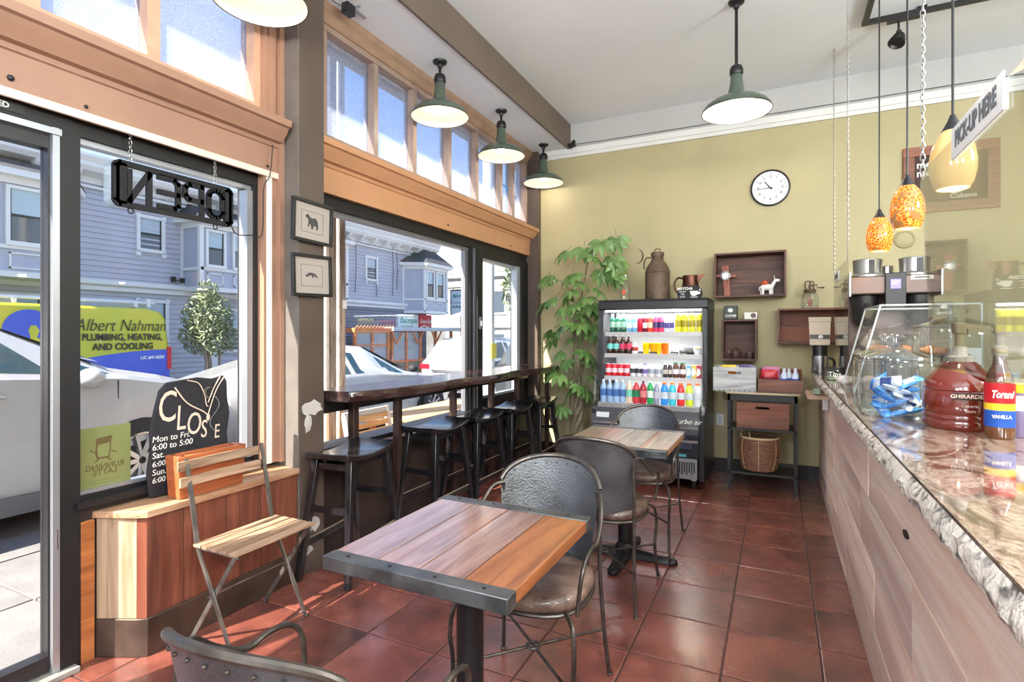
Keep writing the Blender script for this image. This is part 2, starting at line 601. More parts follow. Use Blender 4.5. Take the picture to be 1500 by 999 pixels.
# fascia and crown over each bay
crown = [(-2.78, 2.30), (-2.60, 2.30), (-2.595, 2.46), (-2.585, 2.465), (-2.58, 2.485), (-2.55, 2.49), (-2.545, 2.50), (-2.515, 2.53), (-2.50, 2.56), (-2.48, 2.565), (-2.475, 2.60), (-2.50, 2.61), (-2.78, 2.63)]
CROWNM = mat('orange_tan_paint', srgb(194, 142, 104), 0.42, var=0.05, vscale=3)
o = MB().prism(crown, 'y', -3.0, 2.235).build('trim_8', SALMON); o['kind'] = 'structure'
o = MB().prism(crown, 'y', 2.46, 5.80).build('trim_9', CROWNM); o['kind'] = 'structure'
st('trim_10', CREAM, (-2.6, -2.585, -3.0, 2.235, 2.285, 2.318))
screws = MB()
for y in (1.27, 2.17, 4.05, 5.3): screws.ball((-2.596, y, 2.345), 0.008, 8, 6)
screws.ball((-2.596, 1.02, 2.36), 0.012, 8, 6)
o = screws.build('trim_11', BLACK); o['kind'] = 'structure'

# frosted transoms
FROST, ntf, bsf = newmat('frosted_glass')
outf = ntf.nodes['Material Output']; ntf.nodes.remove(bsf)
tr_ = ntf.nodes.new('ShaderNodeBsdfTranslucent'); tr_.inputs[0].default_value = (0.80, 0.86, 0.95, 1)
tp_ = ntf.nodes.new('ShaderNodeBsdfTransparent'); tp_.inputs[0].default_value = (0.85, 0.9, 1, 1)
gl_ = ntf.nodes.new('ShaderNodeBsdfGlossy'); gl_.inputs['Roughness'].default_value = 0.25
vo_ = ntf.nodes.new('ShaderNodeTexVoronoi'); vo_.inputs['Scale'].default_value = 200
mpf = coords(ntf, rand=False); ntf.links.new(mpf.outputs[0], vo_.inputs['Vector'])
bf_ = ntf.nodes.new('ShaderNodeBump'); bf_.inputs['Strength'].default_value = 0.9; bf_.inputs['Distance'].default_value = 0.01
ntf.links.new(vo_.outputs[0], bf_.inputs['Height'])
ntf.links.new(bf_.outputs[0], tr_.inputs['Normal']); ntf.links.new(bf_.outputs[0], gl_.inputs['Normal'])
nm_ = ntf.nodes.new('ShaderNodeMapRange'); nm_.inputs['From Max'].default_value = 0.8; nm_.inputs['To Min'].default_value = 0.42; nm_.inputs['To Max'].default_value = 0.75
ntf.links.new(vo_.outputs[0], nm_.inputs[0])
m1_ = ntf.nodes.new('ShaderNodeMixShader'); ntf.links.new(nm_.outputs[0], m1_.inputs[0])
ntf.links.new(tr_.outputs[0], m1_.inputs[1]); ntf.links.new(tp_.outputs[0], m1_.inputs[2])
m2_ = ntf.nodes.new('ShaderNodeMixShader'); m2_.inputs[0].default_value = 0.05
ntf.links.new(m1_.outputs[0], m2_.inputs[1]); ntf.links.new(gl_.outputs[0], m2_.inputs[2]); ntf.links.new(m2_.outputs[0], outf.inputs[0])

WFR = mat('tan_window_frame', srgb(192, 152, 126), 0.45, var=0.1)
def transom(name, ys, ye, mull, z0, z1, m, mw=0.05):
    e = structure(name)
    b = MB()
    b.box(-2.74, -2.63, ys, ye, z0 - 0.06, z0)
    b.box(-2.74, -2.63, ys, ye, z1, z1 + 0.04)
    b.box(-2.74, -2.63, ys, ys + 0.04, z0, z1)
    b.box(-2.74, -2.63, ye - 0.04, ye, z0, z1)
    b.build('frame', m, e)
    edges = [ys + 0.04] + [q for y in mull for q in (y - mw / 2, y + mw / 2)] + [ye - 0.04]
    for y in mull:
        MB().box(-2.73, -2.635, y - mw / 2, y + mw / 2, z0, z1).build('mullion', m, e)
    for a, c in zip(edges[::2], edges[1::2]):
        MB().box(-2.705, -2.695, a, c, z0, z1).build('pane', FROST, e)
    return e
transom('window_3', -3.0, 2.15, [-2.2, -1.5, -0.75, -0.15, 0.5, 1.10, 1.568], 2.69, 3.4, WFR, 0.06)
transom('window_4', 2.46, 5.80, [2.64, 3.145, 3.62, 4.145, 4.637, 5.155, 5.45], 2.69, 3.36, mat('grey_tan_frame', srgb(160, 136, 122), 0.45, var=0.1), 0.045)
head = [(-2.78, 3.40), (-2.62, 3.40), (-2.60, 3.425), (-2.595, 3.44), (-2.57, 3.46), (-2.56, 3.5), (-2.78, 3.5)]
o = MB().prism(head, 'y', -3.0, 2.25).build('trim_12', SALMON); o['kind'] = 'structure'
o = MB().prism(head, 'y', 2.46, 5.80).build('trim_13', mat('brown_molding', srgb(160, 130, 110), 0.45, var=0.1)); o['kind'] = 'structure'
TAPE = mat('blue_tape', srgb(70, 150, 225), 0.6)
bt = MB()
bt.bar((-2.69, 5.30, 3.02), (-2.69, 5.62, 2.94), 0.004, 0.016)
bt.bar((-2.69, 5.37, 3.25), (-2.69, 5.37, 2.72), 0.004, 0.008)
o = bt.build('masking_tape', TAPE)
tag(o, 'strips of blue tape stuck across the farthest frosted transom pane', 'tape')

# lower windows
def pane(parent, y0, y1, z0, z1, x=GL):
    return MB().box(x - 0.004, x + 0.004, y0, y1, z0, z1).build('pane', PANE, parent)
w1 = structure('window_1')
b = MB(); b.box(-2.78, -2.65, 1.25, 2.15, 2.23, 2.30); b.box(-2.78, -2.62, 1.25, 2.16, 0.66, 0.69); b.box(-2.76, -2.66, 1.25, 2.15, 0.69, 0.71); b.box(-2.78, -2.65, 2.12, 2.165, 0.69, 2.23)
b.build('frame', FRAMEBLK, w1)
b = MB(); b.box(-2.72, -2.655, 2.085, 2.12, 0.71, 2.20); b.box(-2.72, -2.67, 1.25, 2.12, 2.205, 2.23); b.box(-2.72, -2.67, 1.27, 2.12, 0.70, 0.725)
b.build('glazing_strip', SILVER, w1)
pane(w1, 1.25, 2.12, 0.70, 2.23)
w2 = structure('window_2')
b = MB(); b.box(-2.78, -2.64, 2.46, 5.80, 2.22, 2.30); b.box(-2.78, -2.60, 2.46, 5.80, 0.63, 0.66); b.box(-2.78, -2.65, 2.46, 2.50, 0.66, 2.22); b.box(-2.78, -2.62, 5.66, 5.80, 0.66, 2.22)
b.box(-2.74, -2.65, 4.52, 4.575, 0.66, 2.22)
b.build('frame', FRAMEBLK, w2)
b = MB(); b.box(-2.74, -2.635, 4.575, 4.60, 0.66, 2.22); b.box(-2.73, -2.67, 2.5, 4.52, 2.19, 2.22)
b.box(-2.72, -2.675, 4.47, 4.52, 0.66, 2.22)
b.build('glazing_strip', mat('grey_stile', srgb(128, 128, 134), 0.4, 0.5), w2)
b = MB(); b.box(-2.72, -2.61, 4.60, 4.70, 0.66, 2.22); b.box(-2.72, -2.61, 4.70, 5.66, 0.66, 0.76); b.box(-2.72, -2.61, 4.70, 5.66, 2.15, 2.22); b.box(-2.72, -2.61, 5.60, 5.66, 0.76, 2.15)
b.build('sash', FRAMEBLK, w2)
b = MB(); b.box(-2.70, -2.63, 5.52, 5.60, 0.76, 2.15); b.box(-2.70, -2.64, 4.70, 5.52, 2.12, 2.15); b.box(-2.70, -2.64, 4.70, 5.52, 0.76, 0.775)
b.build('sash_strip', mat('pale_strip', srgb(165, 172, 182), 0.35, 0.4), w2)
pane(w2, 2.50, 4.52, 0.66, 2.22)
pane(w2, 4.70, 5.52, 0.76, 2.15)
MB().box(-2.625, -2.600, 4.63, 4.66, 1.44, 1.56).box(-2.60, -2.585, 4.635, 4.655, 1.47, 1.52).build('latch', SILVER, w2)

# glass door at the left, with its header
d1 = structure('door_1')
b = MB(); b.box(-2.78, -2.64, -3.0, 1.25, 2.235, 2.30); b.box(-2.75, -2.64, 1.195, 1.27, 0, 2.235)
b.build('door_frame', FRAMEBLK, d1)
b = MB(); b.box(-2.72, -2.66, 1.165, 1.185, 0.03, 2.20); b.box(-2.72, -2.66, 0.10, 1.165, 0.03, 0.09); b.box(-2.72, -2.66, 0.10, 1.165, 2.15, 2.20); b.box(-2.72, -2.66, 0.10, 0.15, 0.03, 2.2)
b.build('door_leaf', BLACK, d1)
b = MB(); b.box(-2.665, -2.638, 1.172, 1.196, 0.0, 2.235); b.box(-2.66, -2.63, 0.1, 1.2, 2.205, 2.23)
b.build('weather_strip', SILVER, d1)
pane(d1, 0.15, 1.165, 0.09, 2.15)
MB().box(-2.675, -2.636, 1.186, 1.19, 0.52, 0.60).build('strike_plate', CHROME, d1)
MB().box(-2.78, -2.60, 0.0, 1.25, 0.0, 0.02).build('threshold', mat('worn_threshold', srgb(150, 145, 140), 0.5, 0.3, var=0.3), d1)
SIGNBLK = mat('black_plastic', srgb(40, 38, 38), 0.5)
PRINTW = mat('white_print', srgb(235, 232, 225), 0.7)
dl = thing('door_header_sign', 'small black header strip above the glass door, its white words ending in ED', 'sign', (-2.636, 0.86, 2.268))
MB().box(-0.003, 0, -0.22, 0.22, -0.02, 0.02).build('plate', SIGNBLK, dl)
text('lettering', 'UNLOCKED', 0.030, PRINTW, (0.001, 0.172, -0.001), FX, dl, align='RIGHT', bold=0.0006)
# storefront beyond the door, behind the photographer's shoulder
st('wall_left_rear', SALMON, (-2.78, -2.6, -3.0, -2.2, 0, 2.3), (-2.78, -2.62, -2.2, 0.0, 0, 0.5))
w5 = structure('window_5')
MB().box(-2.76, -2.65, -2.2, -2.15, 0.5, 2.235).box(-2.76, -2.65, 0.0, 0.1, 0.0, 2.235).box(-2.76, -2.65, -1.1, -1.05, 0.5, 2.235).build('frame', FRAMEBLK, w5)
pane(w5, -2.15, -1.1, 0.5, 2.235); pane(w5, -1.05, 0.0, 0.5, 2.235)
st('wall_left_outside', mat('outer_paint', srgb(120, 110, 104), 0.6), (-2.86, -2.78, -3.1, 6.1, 3.36, 3.95), (-2.80, -2.78, 2.46, 5.9, 0, 0.6))
# ================================================================ STREET
ASPH = mat('asphalt', srgb(96, 98, 104), 0.85, var=0.15, vscale=30, bmp=0.3, bscale=80)
CONC = mat('sidewalk_concrete', srgb(108, 106, 105), 0.85, var=0.12, vscale=5, bmp=0.2)
b = MB()
b.add([(-14.2, -12, -0.08), (-4.4, -12, -0.08), (-4.4, 5, -0.08), (-14.2, 5, -0.08)], [(0, 1, 2, 3)])
b.add([(-14.2, 5, -0.08), (-4.4, 5, -0.08), (-4.4, 60, -1.9), (-14.2, 60, -1.9)], [(0, 1, 2, 3)])
b.add([(-60, 34, -0.9), (-14.2, 34, -0.9), (-14.2, 60, -1.9), (-60, 60, -1.9)], [(0, 1, 2, 3)])
b.add([(-4.4, -40, -0.082), (40, -40, -0.082), (40, 90, -0.082), (-4.4, 90, -0.082)], [(0, 1, 2, 3)])
b.add([(-60, -40, -0.3), (-14.2, -40, -0.3), (-14.2, 34, -0.9), (-60, 34, -0.9)], [(0, 1, 2, 3)])
b.add([(-14.2, -40, -0.085), (-4.4, -40, -0.085), (-4.4, -12, -0.085), (-14.2, -12, -0.085)], [(0, 1, 2, 3)])
o = b.build('road', ASPH, smooth=False); o['kind'] = 'structure'
sw = structure('sidewalk')
MB().box(-4.36, -2.80, -4, 16, -0.3, -0.03).build('sidewalk_bed', GROUT, sw)
sm = None
for i in range(2):
    for j in range(-3, 17):
        x0, y0 = -4.30 + i * 0.75, j * 0.8 - 0.1
        if sm is None or i == 1 and j == -3:
            sm = MB().box(0.004, 0.742, 0.004, 0.792, -0.04, 0).build('slab', CONC, sw, bevel=0.004)
            o = sm
        else:
            o = sm.copy(); COL.objects.link(o)
        o.location = (x0, y0, -0.012)
MB().box(-4.46, -4.31, -4, 16, -0.4, -0.01).build('curb', CONC, sw)
sw2 = structure('sidewalk_far')
MB().add([(-15.2, -6, 0.0), (-14.2, -6, 0.0), (-14.2, 5, 0.0), (-15.2, 5, 0.0), (-15.2, 34, -0.75), (-14.2, 34, -0.75), (-14.2, -6, -0.5), (-14.2, 5, -.5), (-14.2, 34, -1.5)],
         [(0, 1, 2, 3), (3, 2, 5, 4), (1, 6, 7, 2), (2, 7, 8, 5)]).build('pavement', CONC, sw2)

# ---- the blue-grey house across the street
SID = mat('blue_grey_siding', srgb(184, 184, 194), 0.6, var=0.04, vscale=2)
HW = mat('house_white_trim', srgb(226, 226, 224), 0.55)
HG = mat('house_grey_panel', srgb(176, 180, 194), 0.6)
SHING = mat('dark_shingles', srgb(58, 58, 66), 0.8, var=0.35, vscale=14, bmp=0.4)
HGLASS, nth, bsh = newmat('house_window_glass')
bsh.inputs['Base Color'].default_value = srgb(60, 72, 84); bsh.inputs['Roughness'].default_value = 0.06; bsh.inputs['Specular IOR Level'].default_value = 0.9
SHADE = mat('window_shade', srgb(176, 196, 204), 0.5)
house = thing('house', 'two storey blue-grey clapboard house with white cornice and bay windows across the street', 'house', (-15, 12, 0))
LW = dict(parent=house, world=True)
MB().box(-23, -15.0, -4, 21.4, -0.9, 5.5).build('wall', SID, **LW)
b = MB()
z = 2.78
while z < 5.0:
    b.prism([(-15.0, z), (-14.972, z), (-14.995, z + 0.128)], 'y', -4, 21.4)
    z += 0.135
tag(b.build('clapboard', SID, **LW), kind='stuff')
b = MB()
z = -0.5
while z < 2.45:
    b.prism([(-15.0, z), (-14.972, z), (-14.995, z + 0.128)], 'y', -4, 12.4)
    z += 0.135
tag(b.build('clapboard', SID, **LW), kind='stuff')
MB().prism([(-15, 2.45), (-14.9, 2.45), (-14.9, 2.55), (-14.82, 2.60), (-14.82, 2.70), (-15, 2.76)], 'y', -4, 21.5).build('belt_course', HW, **LW)
# cornice with brackets
MB().prism([(-15, 5.02), (-14.94, 5.02), (-14.94, 5.17), (-14.6, 5.24), (-14.52, 5.34), (-14.52, 5.42), (-14.42, 5.54), (-14.42, 5.60), (-15.2, 5.66)], 'y', -4, 21.9).build('cornice', HW, **LW)
MB().box(-14.93, -14.9, -4, 21.5, 4.90, 4.96).build('cornice_band', HW, **LW)
br0 = None
for j in range(34):
    y = -3.5 + j * 0.75
    if br0 is None:
        br0 = MB().prism([(0, 0), (0.12, 0.02), (0.34, 0.20), (0.36, 0.26), (0, 0.26)], 'y', -0.07, 0.07).build('bracket', HW, house)
        o = br0
    else:
        o = br0.copy(); COL.objects.link(o)
    o.location = (0.05, y - 12, 4.98)
def hwin(y0, y1, z0, z1, x=-15.0, tr=0.09, split=0.5, ears=False):
    """sash window facing the street"""
    b = MB()
    b.box(x, x + 0.07, y0 - tr, y0, z0, z1); b.box(x, x + 0.07, y1, y1 + tr, z0, z1)
    b.box(x, x + 0.07, y0 - tr, y1 + tr, z1, z1 + tr); b.box(x, x + 0.09, y0 - tr, y1 + tr, z0 - 0.09, z0)
    if ears:
        for yy in (y0 - tr - 0.02, y1 - 0.0): b.box(x, x + 0.09, yy, yy + tr + 0.02, z0 - 0.2, z0 - 0.07); b.box(x, x + 0.08, yy, yy + tr + .02, z1, z1 + tr + 0.03)
    f = b.build('window', HW, **LW)
    zm = z0 + (z1 - z0) * split
    MB().box(x + 0.004, x + 0.02, y0, y1, z0, zm).build('pane', HGLASS, f, world=True)
    MB().box(x + 0.004, x + 0.02, y0, y1, zm, z1).build('pane', SHADE, f, world=True)
    MB().box(x + 0.01, x + 0.035, y0, y1, zm - 0.025, zm + 0.025).box(x + 0.01, x + 0.03, y0, y0 + 0.03, z0, z1).box(x + 0.01, x + 0.03, y1 - 0.03, y1, z0, z1).build('sash', BLACK, f, world=True)
def bay(y0, y1, yl, yr, roof=True, z0=2.62, z1=4.62, win=None, xf=-14.2, tip=None):
    """bay window: front face from y0 to y1, slanted sides running back to yl and yr"""
    poly = [(-15.0, yl), (xf, y0), (xf, y1), (-15.0, yr)]
    MB().prism(poly, 'z', z0, z1).build('bay_window', HG, **LW)
    def ring(d, za, zb, mm, nm):
        q = [(-15.0, yl - d), (xf + d, y0 - d * 0.6), (xf + d, y1 + d * 0.6), (-15.0, yr + d)]
        MB().prism(q, 'z', za, zb).build(nm, mm, **LW)
    ring(0.05, z0 - 0.06, z0 + 0.06, HW, 'bay_sill'); ring(0.05, z0 + 0.52, z0 + 0.60, HW, 'bay_sill')
    ring(0.06, z1 - 0.14, z1, HW, 'bay_head'); ring(0.28, z1, z1 + 0.14, HW, 'bay_eaves')
    if roof:
        q = [(-15.0, yl - 0.3), (xf + 0.3, y0 - 0.2), (xf + 0.3, y1 + 0.2), (-15.0, yr + 0.3)]
        t = tip or (-15.0, (y0 + y1) / 2, z1 + 0.62)
        tw = 0 if tip else (y1 - y0) * 0.42
        vs = [(p[0], p[1], z1 + 0.14) for p in q] + [(t[0], t[1] - tw, t[2]), (t[0], t[1] + tw, t[2])]
        MB().add(vs, [(0, 1, 4), (1, 2, 5, 4), (2, 3, 5), (0, 4, 5, 3), (0, 3, 2, 1)]).build('bay_roof', SHING, **LW)
    for p in poly:
        MB().box(p[0] - 0.05, p[0] + 0.05, p[1] - 0.06, p[1] + 0.06, z0, z1).build('corner_board', HW, **LW)
    for (a, c) in win: hwin(a, c, z0 + 0.68, z1 - 0.24, x=xf + 0.005, tr=0.07)
    for (a, c) in win:
        b = MB()
        b.box(xf, xf + 0.03, a, c, z0 + 0.12, z0 + 0.15); b.box(xf, xf + 0.03, a, c, z0 + 0.42, z0 + 0.45)
        b.box(xf, xf + 0.03, a, a + 0.03, z0 + 0.12, z0 + 0.45); b.box(xf, xf + 0.03, c - 0.03, c, z0 + 0.12, z0 + 0.45)
        b.build('panel_molding', HW, **LW)
bay(4.0, 6.45, 3.2, 7.05, win=[(4.35, 5.15), (5.55, 6.25)])
bay(9.7, 11.7, 8.95 + .75, 12.4, win=[(9.88, 10.35), (10.70, 11.15)], z1=4.45)
bay(13.2, 15.3, 12.6, 16.0, win=[(13.5, 14.1), (14.5, 15.05)])
bay(20.2, 22.0, 19.7, 22.6, win=[(20.35, 20.85), (21.15, 21.65)], tip=(-15.0, 21.3, 5.6), z0=2.35, z1=4.4)
sdw = MB()
sdw.box(-14.78, -14.74, 19.86, 20.06, 3.05, 4.1)
sdw.build('side_window', BLACK, **LW)
hwin(8.55, 9.1, 3.62, 4.42, ears=True)
hwin(17.28, 17.85, 3.62, 4.45, ears=True)
hwin(8.55, 9.2, 1.2, 2.2, ears=True)
hwin(5.3, 6.4, 1.3, 2.2)
hwin(10.85, 11.7, 0.9, 2.05)
BRK, ntb, bsb = newmat('grey_brick')
bt_ = ntb.nodes.new('ShaderNodeTexBrick'); bt_.inputs['Scale'].default_value = 4.2
bt_.inputs['Color1'].default_value = srgb(134, 132, 140); bt_.inputs['Color2'].default_value = srgb(112, 110, 120); bt_.inputs['Mortar'].default_value = srgb(176, 174, 178)
bt_.inputs['Mortar Size'].default_value = 0.03
mpb = coords(ntb, rand=False); mpb.inputs['Rotation'].default_value = (R(90), 0, R(90))
ntb.links.new(mpb.outputs[0], bt_.inputs['Vector']); ntb.links.new(bt_.outputs[0], bsb.inputs['Base Color']); bump(ntb, bsb, bt_.outputs['Fac'], -0.4)
bsb.inputs['Roughness'].default_value = 0.8
MB().box(-15.0, -14.93, 12.4, 21.4, -0.9, 2.45).build('brick_wall', BRK, **LW)
b = MB()
for (y, z0, z1) in ((16.6, 3.0, 5.3), (18.9, 3.0, 5.3), (19.2, 3.3, 5.0), (14.95 + 2.9, 2.9, 3.4)):
    b.tube([(-14.95, y, z0), (-14.94, y + 0.05, (z0 + z1) / 2), (-14.95, y, z1)], 0.012, 5)
b.tube([(-14.9, 9.95, 4.3), (-14.9, 9.9, 3.0), (-14.9, 9.75, 2.85), (-14.9, 9.4, 2.85)], 0.018, 5)
b.box(-14.95, -14.88, 9.35, 9.45, 2.8, 2.95); b.box(-14.95, -14.88, 9.6, 9.7, 2.8, 2.93)
b.build('cable', BLACK, **LW)
b = MB().box(-15.0, -14.96, 10.4, 10.75, 0.3, 2.15).box(-15.0, -14.94, 12.0, 12.1, 0.3, 2.2)
b.build('door_trim', HW, **LW)

RED = mat('sign_red', srgb(214, 40, 56), 0.5)
GREENT = mat('sign_teal', srgb(40, 130, 120), 0.5)
SGNW = mat('sign_white', srgb(232, 238, 234), 0.5)
s1 = thing('shop_sign', 'wide white shop sign with teal script on the grey brick front across the street', 'sign', (-14.92, 19.85, 1.9))
MB().box(0, 0.12, -0.74, 0.74, -0.33, 0.33).build('panel', SGNW, s1)
text('lettering', 'Balompie', 0.34, GREENT, (0.125, 0, 0.07), FX, s1, shear=0.3, bold=0.006)
MB().box(0.12, 0.124, -0.55, 0.3, -0.22, -0.19).build('printed_line', GREENT, s1)
s2 = thing('drink_sign', 'square red soft drink sign with white script beside the white shop sign', 'sign', (-14.92, 21.15, 1.9))
MB().box(0, 0.12, -0.48, 0.48, -0.34, 0.34).build('panel', RED, s2)
text('lettering', 'Coca-Cola', 0.24, SGNW, (0.125, 0, 0.04), FX, s2, shear=0.35, bold=0.005, sx=0.85)
MB().prism([(-0.4, -0.2), (-0.1, -0.12), (0.2, -0.2), (0.42, -0.1), (0.2, -0.25), (-0.1, -0.17), (-0.4, -0.25)], 'x', 0.12, 0.124).build('swoosh', SGNW, s2)
s3 = thing('hanging_sign', 'pale hanging shop sign with teal script and black PUPUSERIA lettering', 'sign', (-14.02, 22.95, 2.9))
MB().prism([(-0.5, 0.6), (-0.5, -0.6), (-0.25, -0.52), (0, -0.48), (0.25, -0.52), (0.5, -0.6), (0.5, 0.6)], 'y', -0.05, 0.05).build('panel', mat('pale_sign', srgb(206, 220, 232), 0.5), s3)
MB().box(-0.53, 0.53, -0.07, 0.07, 0.58, 0.64).box(-0.53, -0.49, -0.07, 0.07, -0.6, 0.6).box(0.49, 0.53, -0.07, 0.07, -0.6, 0.6).box(-0.9, 0.5, -0.02, 0.02, 0.7, 0.75).box(-0.4, -0.37, -0.02, 0.02, .6, .75).box(0.37, 0.4, -0.02, 0.02, .6, .75).build('frame', BLACK, s3)
text('lettering', 'Balompie', 0.26, GREENT, (0, -0.055, 0.33), FNY, s3, shear=0.3, bold=0.006, sx=0.85)
text('lettering', 'SALVADOREAN FOOD', 0.10, BLACK, (0, -0.055, -0.02), FNY, s3)
text('lettering', '-PUPUSERIA-', 0.16, BLACK, (0, -0.055, -0.22), FNY, s3, bold=0.004)

# ---- parklet in front of the restaurant
ORW = mat('orange_timber', srgb(196, 122, 78), 0.6, var=0.15)
pk = thing('parklet', 'orange timber dining parklet with clear panels and flat grey roof at the far kerb', 'parklet', (-12.8, 14, -0.3))
LK = dict(parent=pk, world=True)
for y in (14.2, 15.05, 15.9, 16.15, 17.0, 17.9, 19.0, 20.2, 21.6, 23.0):
    MB().box(-12.85, -12.75, y - 0.05, y + 0.05, -0.4, 1.5).build('post', ORW, **LK)
MB().box(-13.9, -12.72, 14.1, 16.1, 1.42, 1.58).build('trellis', ORW, **LK)
MB().box(-12.84, -12.76, 14.2, 23.0, 0.3, 0.38).box(-12.84, -12.76, 14.2, 16.0, 0.95, 1.0).build('rail', ORW, **LK)
MB().box(-14.3, -12.6, 16.0, 24.0, 1.48, 1.62).build('roof', mat('zinc_roof', srgb(176, 184, 190), 0.5), **LK)
MB().box(-12.82, -12.79, 16.1, 23.0, -0.4, 0.3).build('low_panel', mat('olive_panel', srgb(120, 118, 100), 0.7), **LK)
b = MB()
for y0, y1 in ((14.25, 15.0), (15.1, 15.85), (16.2, 16.95), (17.05, 17.85)): b.box(-12.81, -12.80, y0, y1, -0.3 if y0 < 16 else 0.38, 1.42)
b.build('clear_panel', mat('hazy_panel', srgb(176, 182, 188), 0.3, alpha=0.6), **LK)
b = MB()
for i in range(12): b.bar((-12.7, 14.1 + i * 0.17, 1.56), (-12.7, 14.25 + i * 0.17, 1.66), 0.03, 0.03)
for y in (16.3, 17.6, 18.9): b.bar((-12.7, y, 1.0), (-12.7, y + 0.4, 1.48), 0.05, 0.05); b.bar((-12.7, y, 1.0), (-12.7, y - 0.3, 1.48), 0.05, 0.05)
b.build('brace', ORW, **LK)

# ---- cars
TYRE = mat('tyre_rubber', srgb(30, 30, 32), 0.7)
CARW = mat('white_car_paint', srgb(160, 162, 164), 0.25, coat=0.8)
CARG, ntc_, bsc_ = newmat('car_glass')
bsc_.inputs['Base Color'].default_value = srgb(36, 62, 66); bsc_.inputs['Roughness'].default_value = 0.04; bsc_.inputs['Specular IOR Level'].default_value = 0.8
REDL = mat('red_lamp', srgb(200, 24, 40), 0.25)
def wheel(b, x, y, r, sgn):
    T = Matrix.Translation((x, y, r)) @ Matrix.Rotation(R(90), 4, 'Y')
    b.lathe([(r * 0.66, -0.1), (r * 0.97, -0.1), (r, -0.06), (r, 0.06), (r * 0.97, 0.1), (r * 0.66, 0.1)], 24, mi=0, M=T)
    b.lathe([(0, 0.0), (r * 0.66, 0.02), (r * 0.68, 0.02), (r * 0.68, -0.02), (0, -0.02)], 24, mi=0, M=T)
    for k in range(10):
        a = 2 * math.pi * k / 10
        b.bar((x + sgn * 0.06, y + 0.03 * math.cos(a), r + 0.03 * math.sin(a)), (x + sgn * 0.09, y + r * 0.64 * math.cos(a), r + r * 0.64 * math.sin(a)), 0.03, 0.035, mi=1)
    b.lathe([(r * 0.62, 0.095), (r * 0.70, 0.095), (r * 0.70, 0.07), (r * 0.62, 0.07)], 24, mi=1, M=Matrix.Translation((x, y, r)) @ Matrix.Rotation(R(90) * sgn, 4, 'Y'))
def car(name, label, loc, rz, stn, wins, shields, wheels, r, tail=False, w=0.9, paint=None, extras=None):
    """stn: (y, z_bottom, z_belt, z_top, half width at belt, half width at top)"""
    paint = paint or CARW
    c = thing(name, label, 'car', loc, rz)
    def lerp(y, k):
        for a, b_ in zip(stn, stn[1:]):
            if a[0] <= y <= b_[0]:
                t = (y - a[0]) / (b_[0] - a[0])
                return a[k] + (b_[k] - a[k]) * t
        return stn[0][k] if y < stn[0][0] else stn[-1][k]
    y0, y1 = stn[0][0], stn[-1][0]
    def sec(y):
        zb, zm, zt, wb, wt = (lerp(y, k) for k in range(1, 6))
        mid = zb + (zm - zb) * 0.55
        pts = [(wb * 0.93, zb), (wb * 0.985, mid * 0.6 + zb * .4), (wb * 1.0, mid), (wb * 0.985, zm - 0.03), (wb * 0.955, zm), (wt + 0.03, zt - 0.04), (wt - 0.05, zt + .0), (0, zt + 0.03)]
        return [(-x, z_) for x, z_ in pts][::1] + [(x, z_) for x, z_ in pts[::-1]]
    N = 40
    ss = sorted(set([y0 + (y1 - y0) * i / N for i in range(N + 1)] + [s_[0] for s_ in stn]))
    secs = [sec(y) for y in ss]
    vs = [(p[0], y, p[1]) for y, sc_ in zip(ss, secs) for p in sc_]
    n = len(secs[0]); fs = []
    for i in range(len(ss) - 1):
        for k in range(n):
            k2 = (k + 1) % n
            fs.append((i * n + k, i * n + k2, (i + 1) * n + k2, (i + 1) * n + k))
    fs += [tuple(range(n)), tuple((len(ss) - 1) * n + k for k in range(n))]
    MB().add(vs, fs).build('body', paint, c, ang=40)
    for sgn in (1, -1):
        for poly in wins:
            vs = []
            for (y, f) in poly:
                zm, zt, wb, wt = lerp(y, 2), lerp(y, 3), lerp(y, 4) * 0.955, lerp(y, 5) + 0.03
                vs.append((sgn * (wb + (wt - wb) * f + 0.006), y, zm + (zt - 0.04 - zm) * f))
            MB().add(vs, [tuple(range(len(vs)))]).build('side_window', CARG, c, smooth=False)
    for (ya, yb, wa, wb_) in shields:
        za, zb = lerp(ya, 3), lerp(yb, 3)
        MB().surf(lambda u, v: ((wa + (wb_ - wa) * u) * (2 * v - 1), ya + (yb - ya) * u, za + (zb - za) * u + 0.012 + 0.03 * (1 - (2 * v - 1) ** 2)), 3, 8).build('windscreen', CARG, c)
    for y in wheels:
        for sgn in (1, -1):
            b = MB(); wheel(b, sgn * (w - 0.05), y, r, sgn); b.build('wheel', [TYRE, STEEL], c)
            T = Matrix.Translation((sgn * (w + 0.015), y, r)) @ Matrix.Rotation(R(90), 4, 'Y')
            MB().lathe([(r * 1.02, -0.04), (r * 1.02, 0), (r * 1.14, 0), (r * 1.16, -0.04)], 24, M=T).lathe([(0, 0.0), (r * 1.05, 0.0)], 24, M=T).build('wheel_arch', TYRE, c)
    if extras: extras(c)
    return c
def ex1(c):
    MB().box(-0.92, 0.92, -2.1, 1.9, 0.14, 0.26).build('sill', mat('grey_cladding', srgb(90, 94, 98), 0.5), c)
    b = MB()
    b.ball((1.0, 0.74, 1.02), (0.10, 0.09, 0.07), 12, 8); b.bar((0.88, 0.76, 0.98), (0.95, 0.76, 1.0), 0.03, 0.04)
    b.build('wing_mirror', CARW, c)
    MB().tube([(0.925, 0.02, 0.92), (0.955, 0.05, 0.93), (0.955, 0.22, 0.93), (0.925, 0.26, 0.92)], 0.014, 8).build('door_handle', CARW, c)
    MB().box(0.918, 0.922, 0.965, 0.973, 0.35, 0.98).box(0.918, 0.922, -0.42, -0.412, 0.3, 0.98).build('door_seam', TYRE, c)
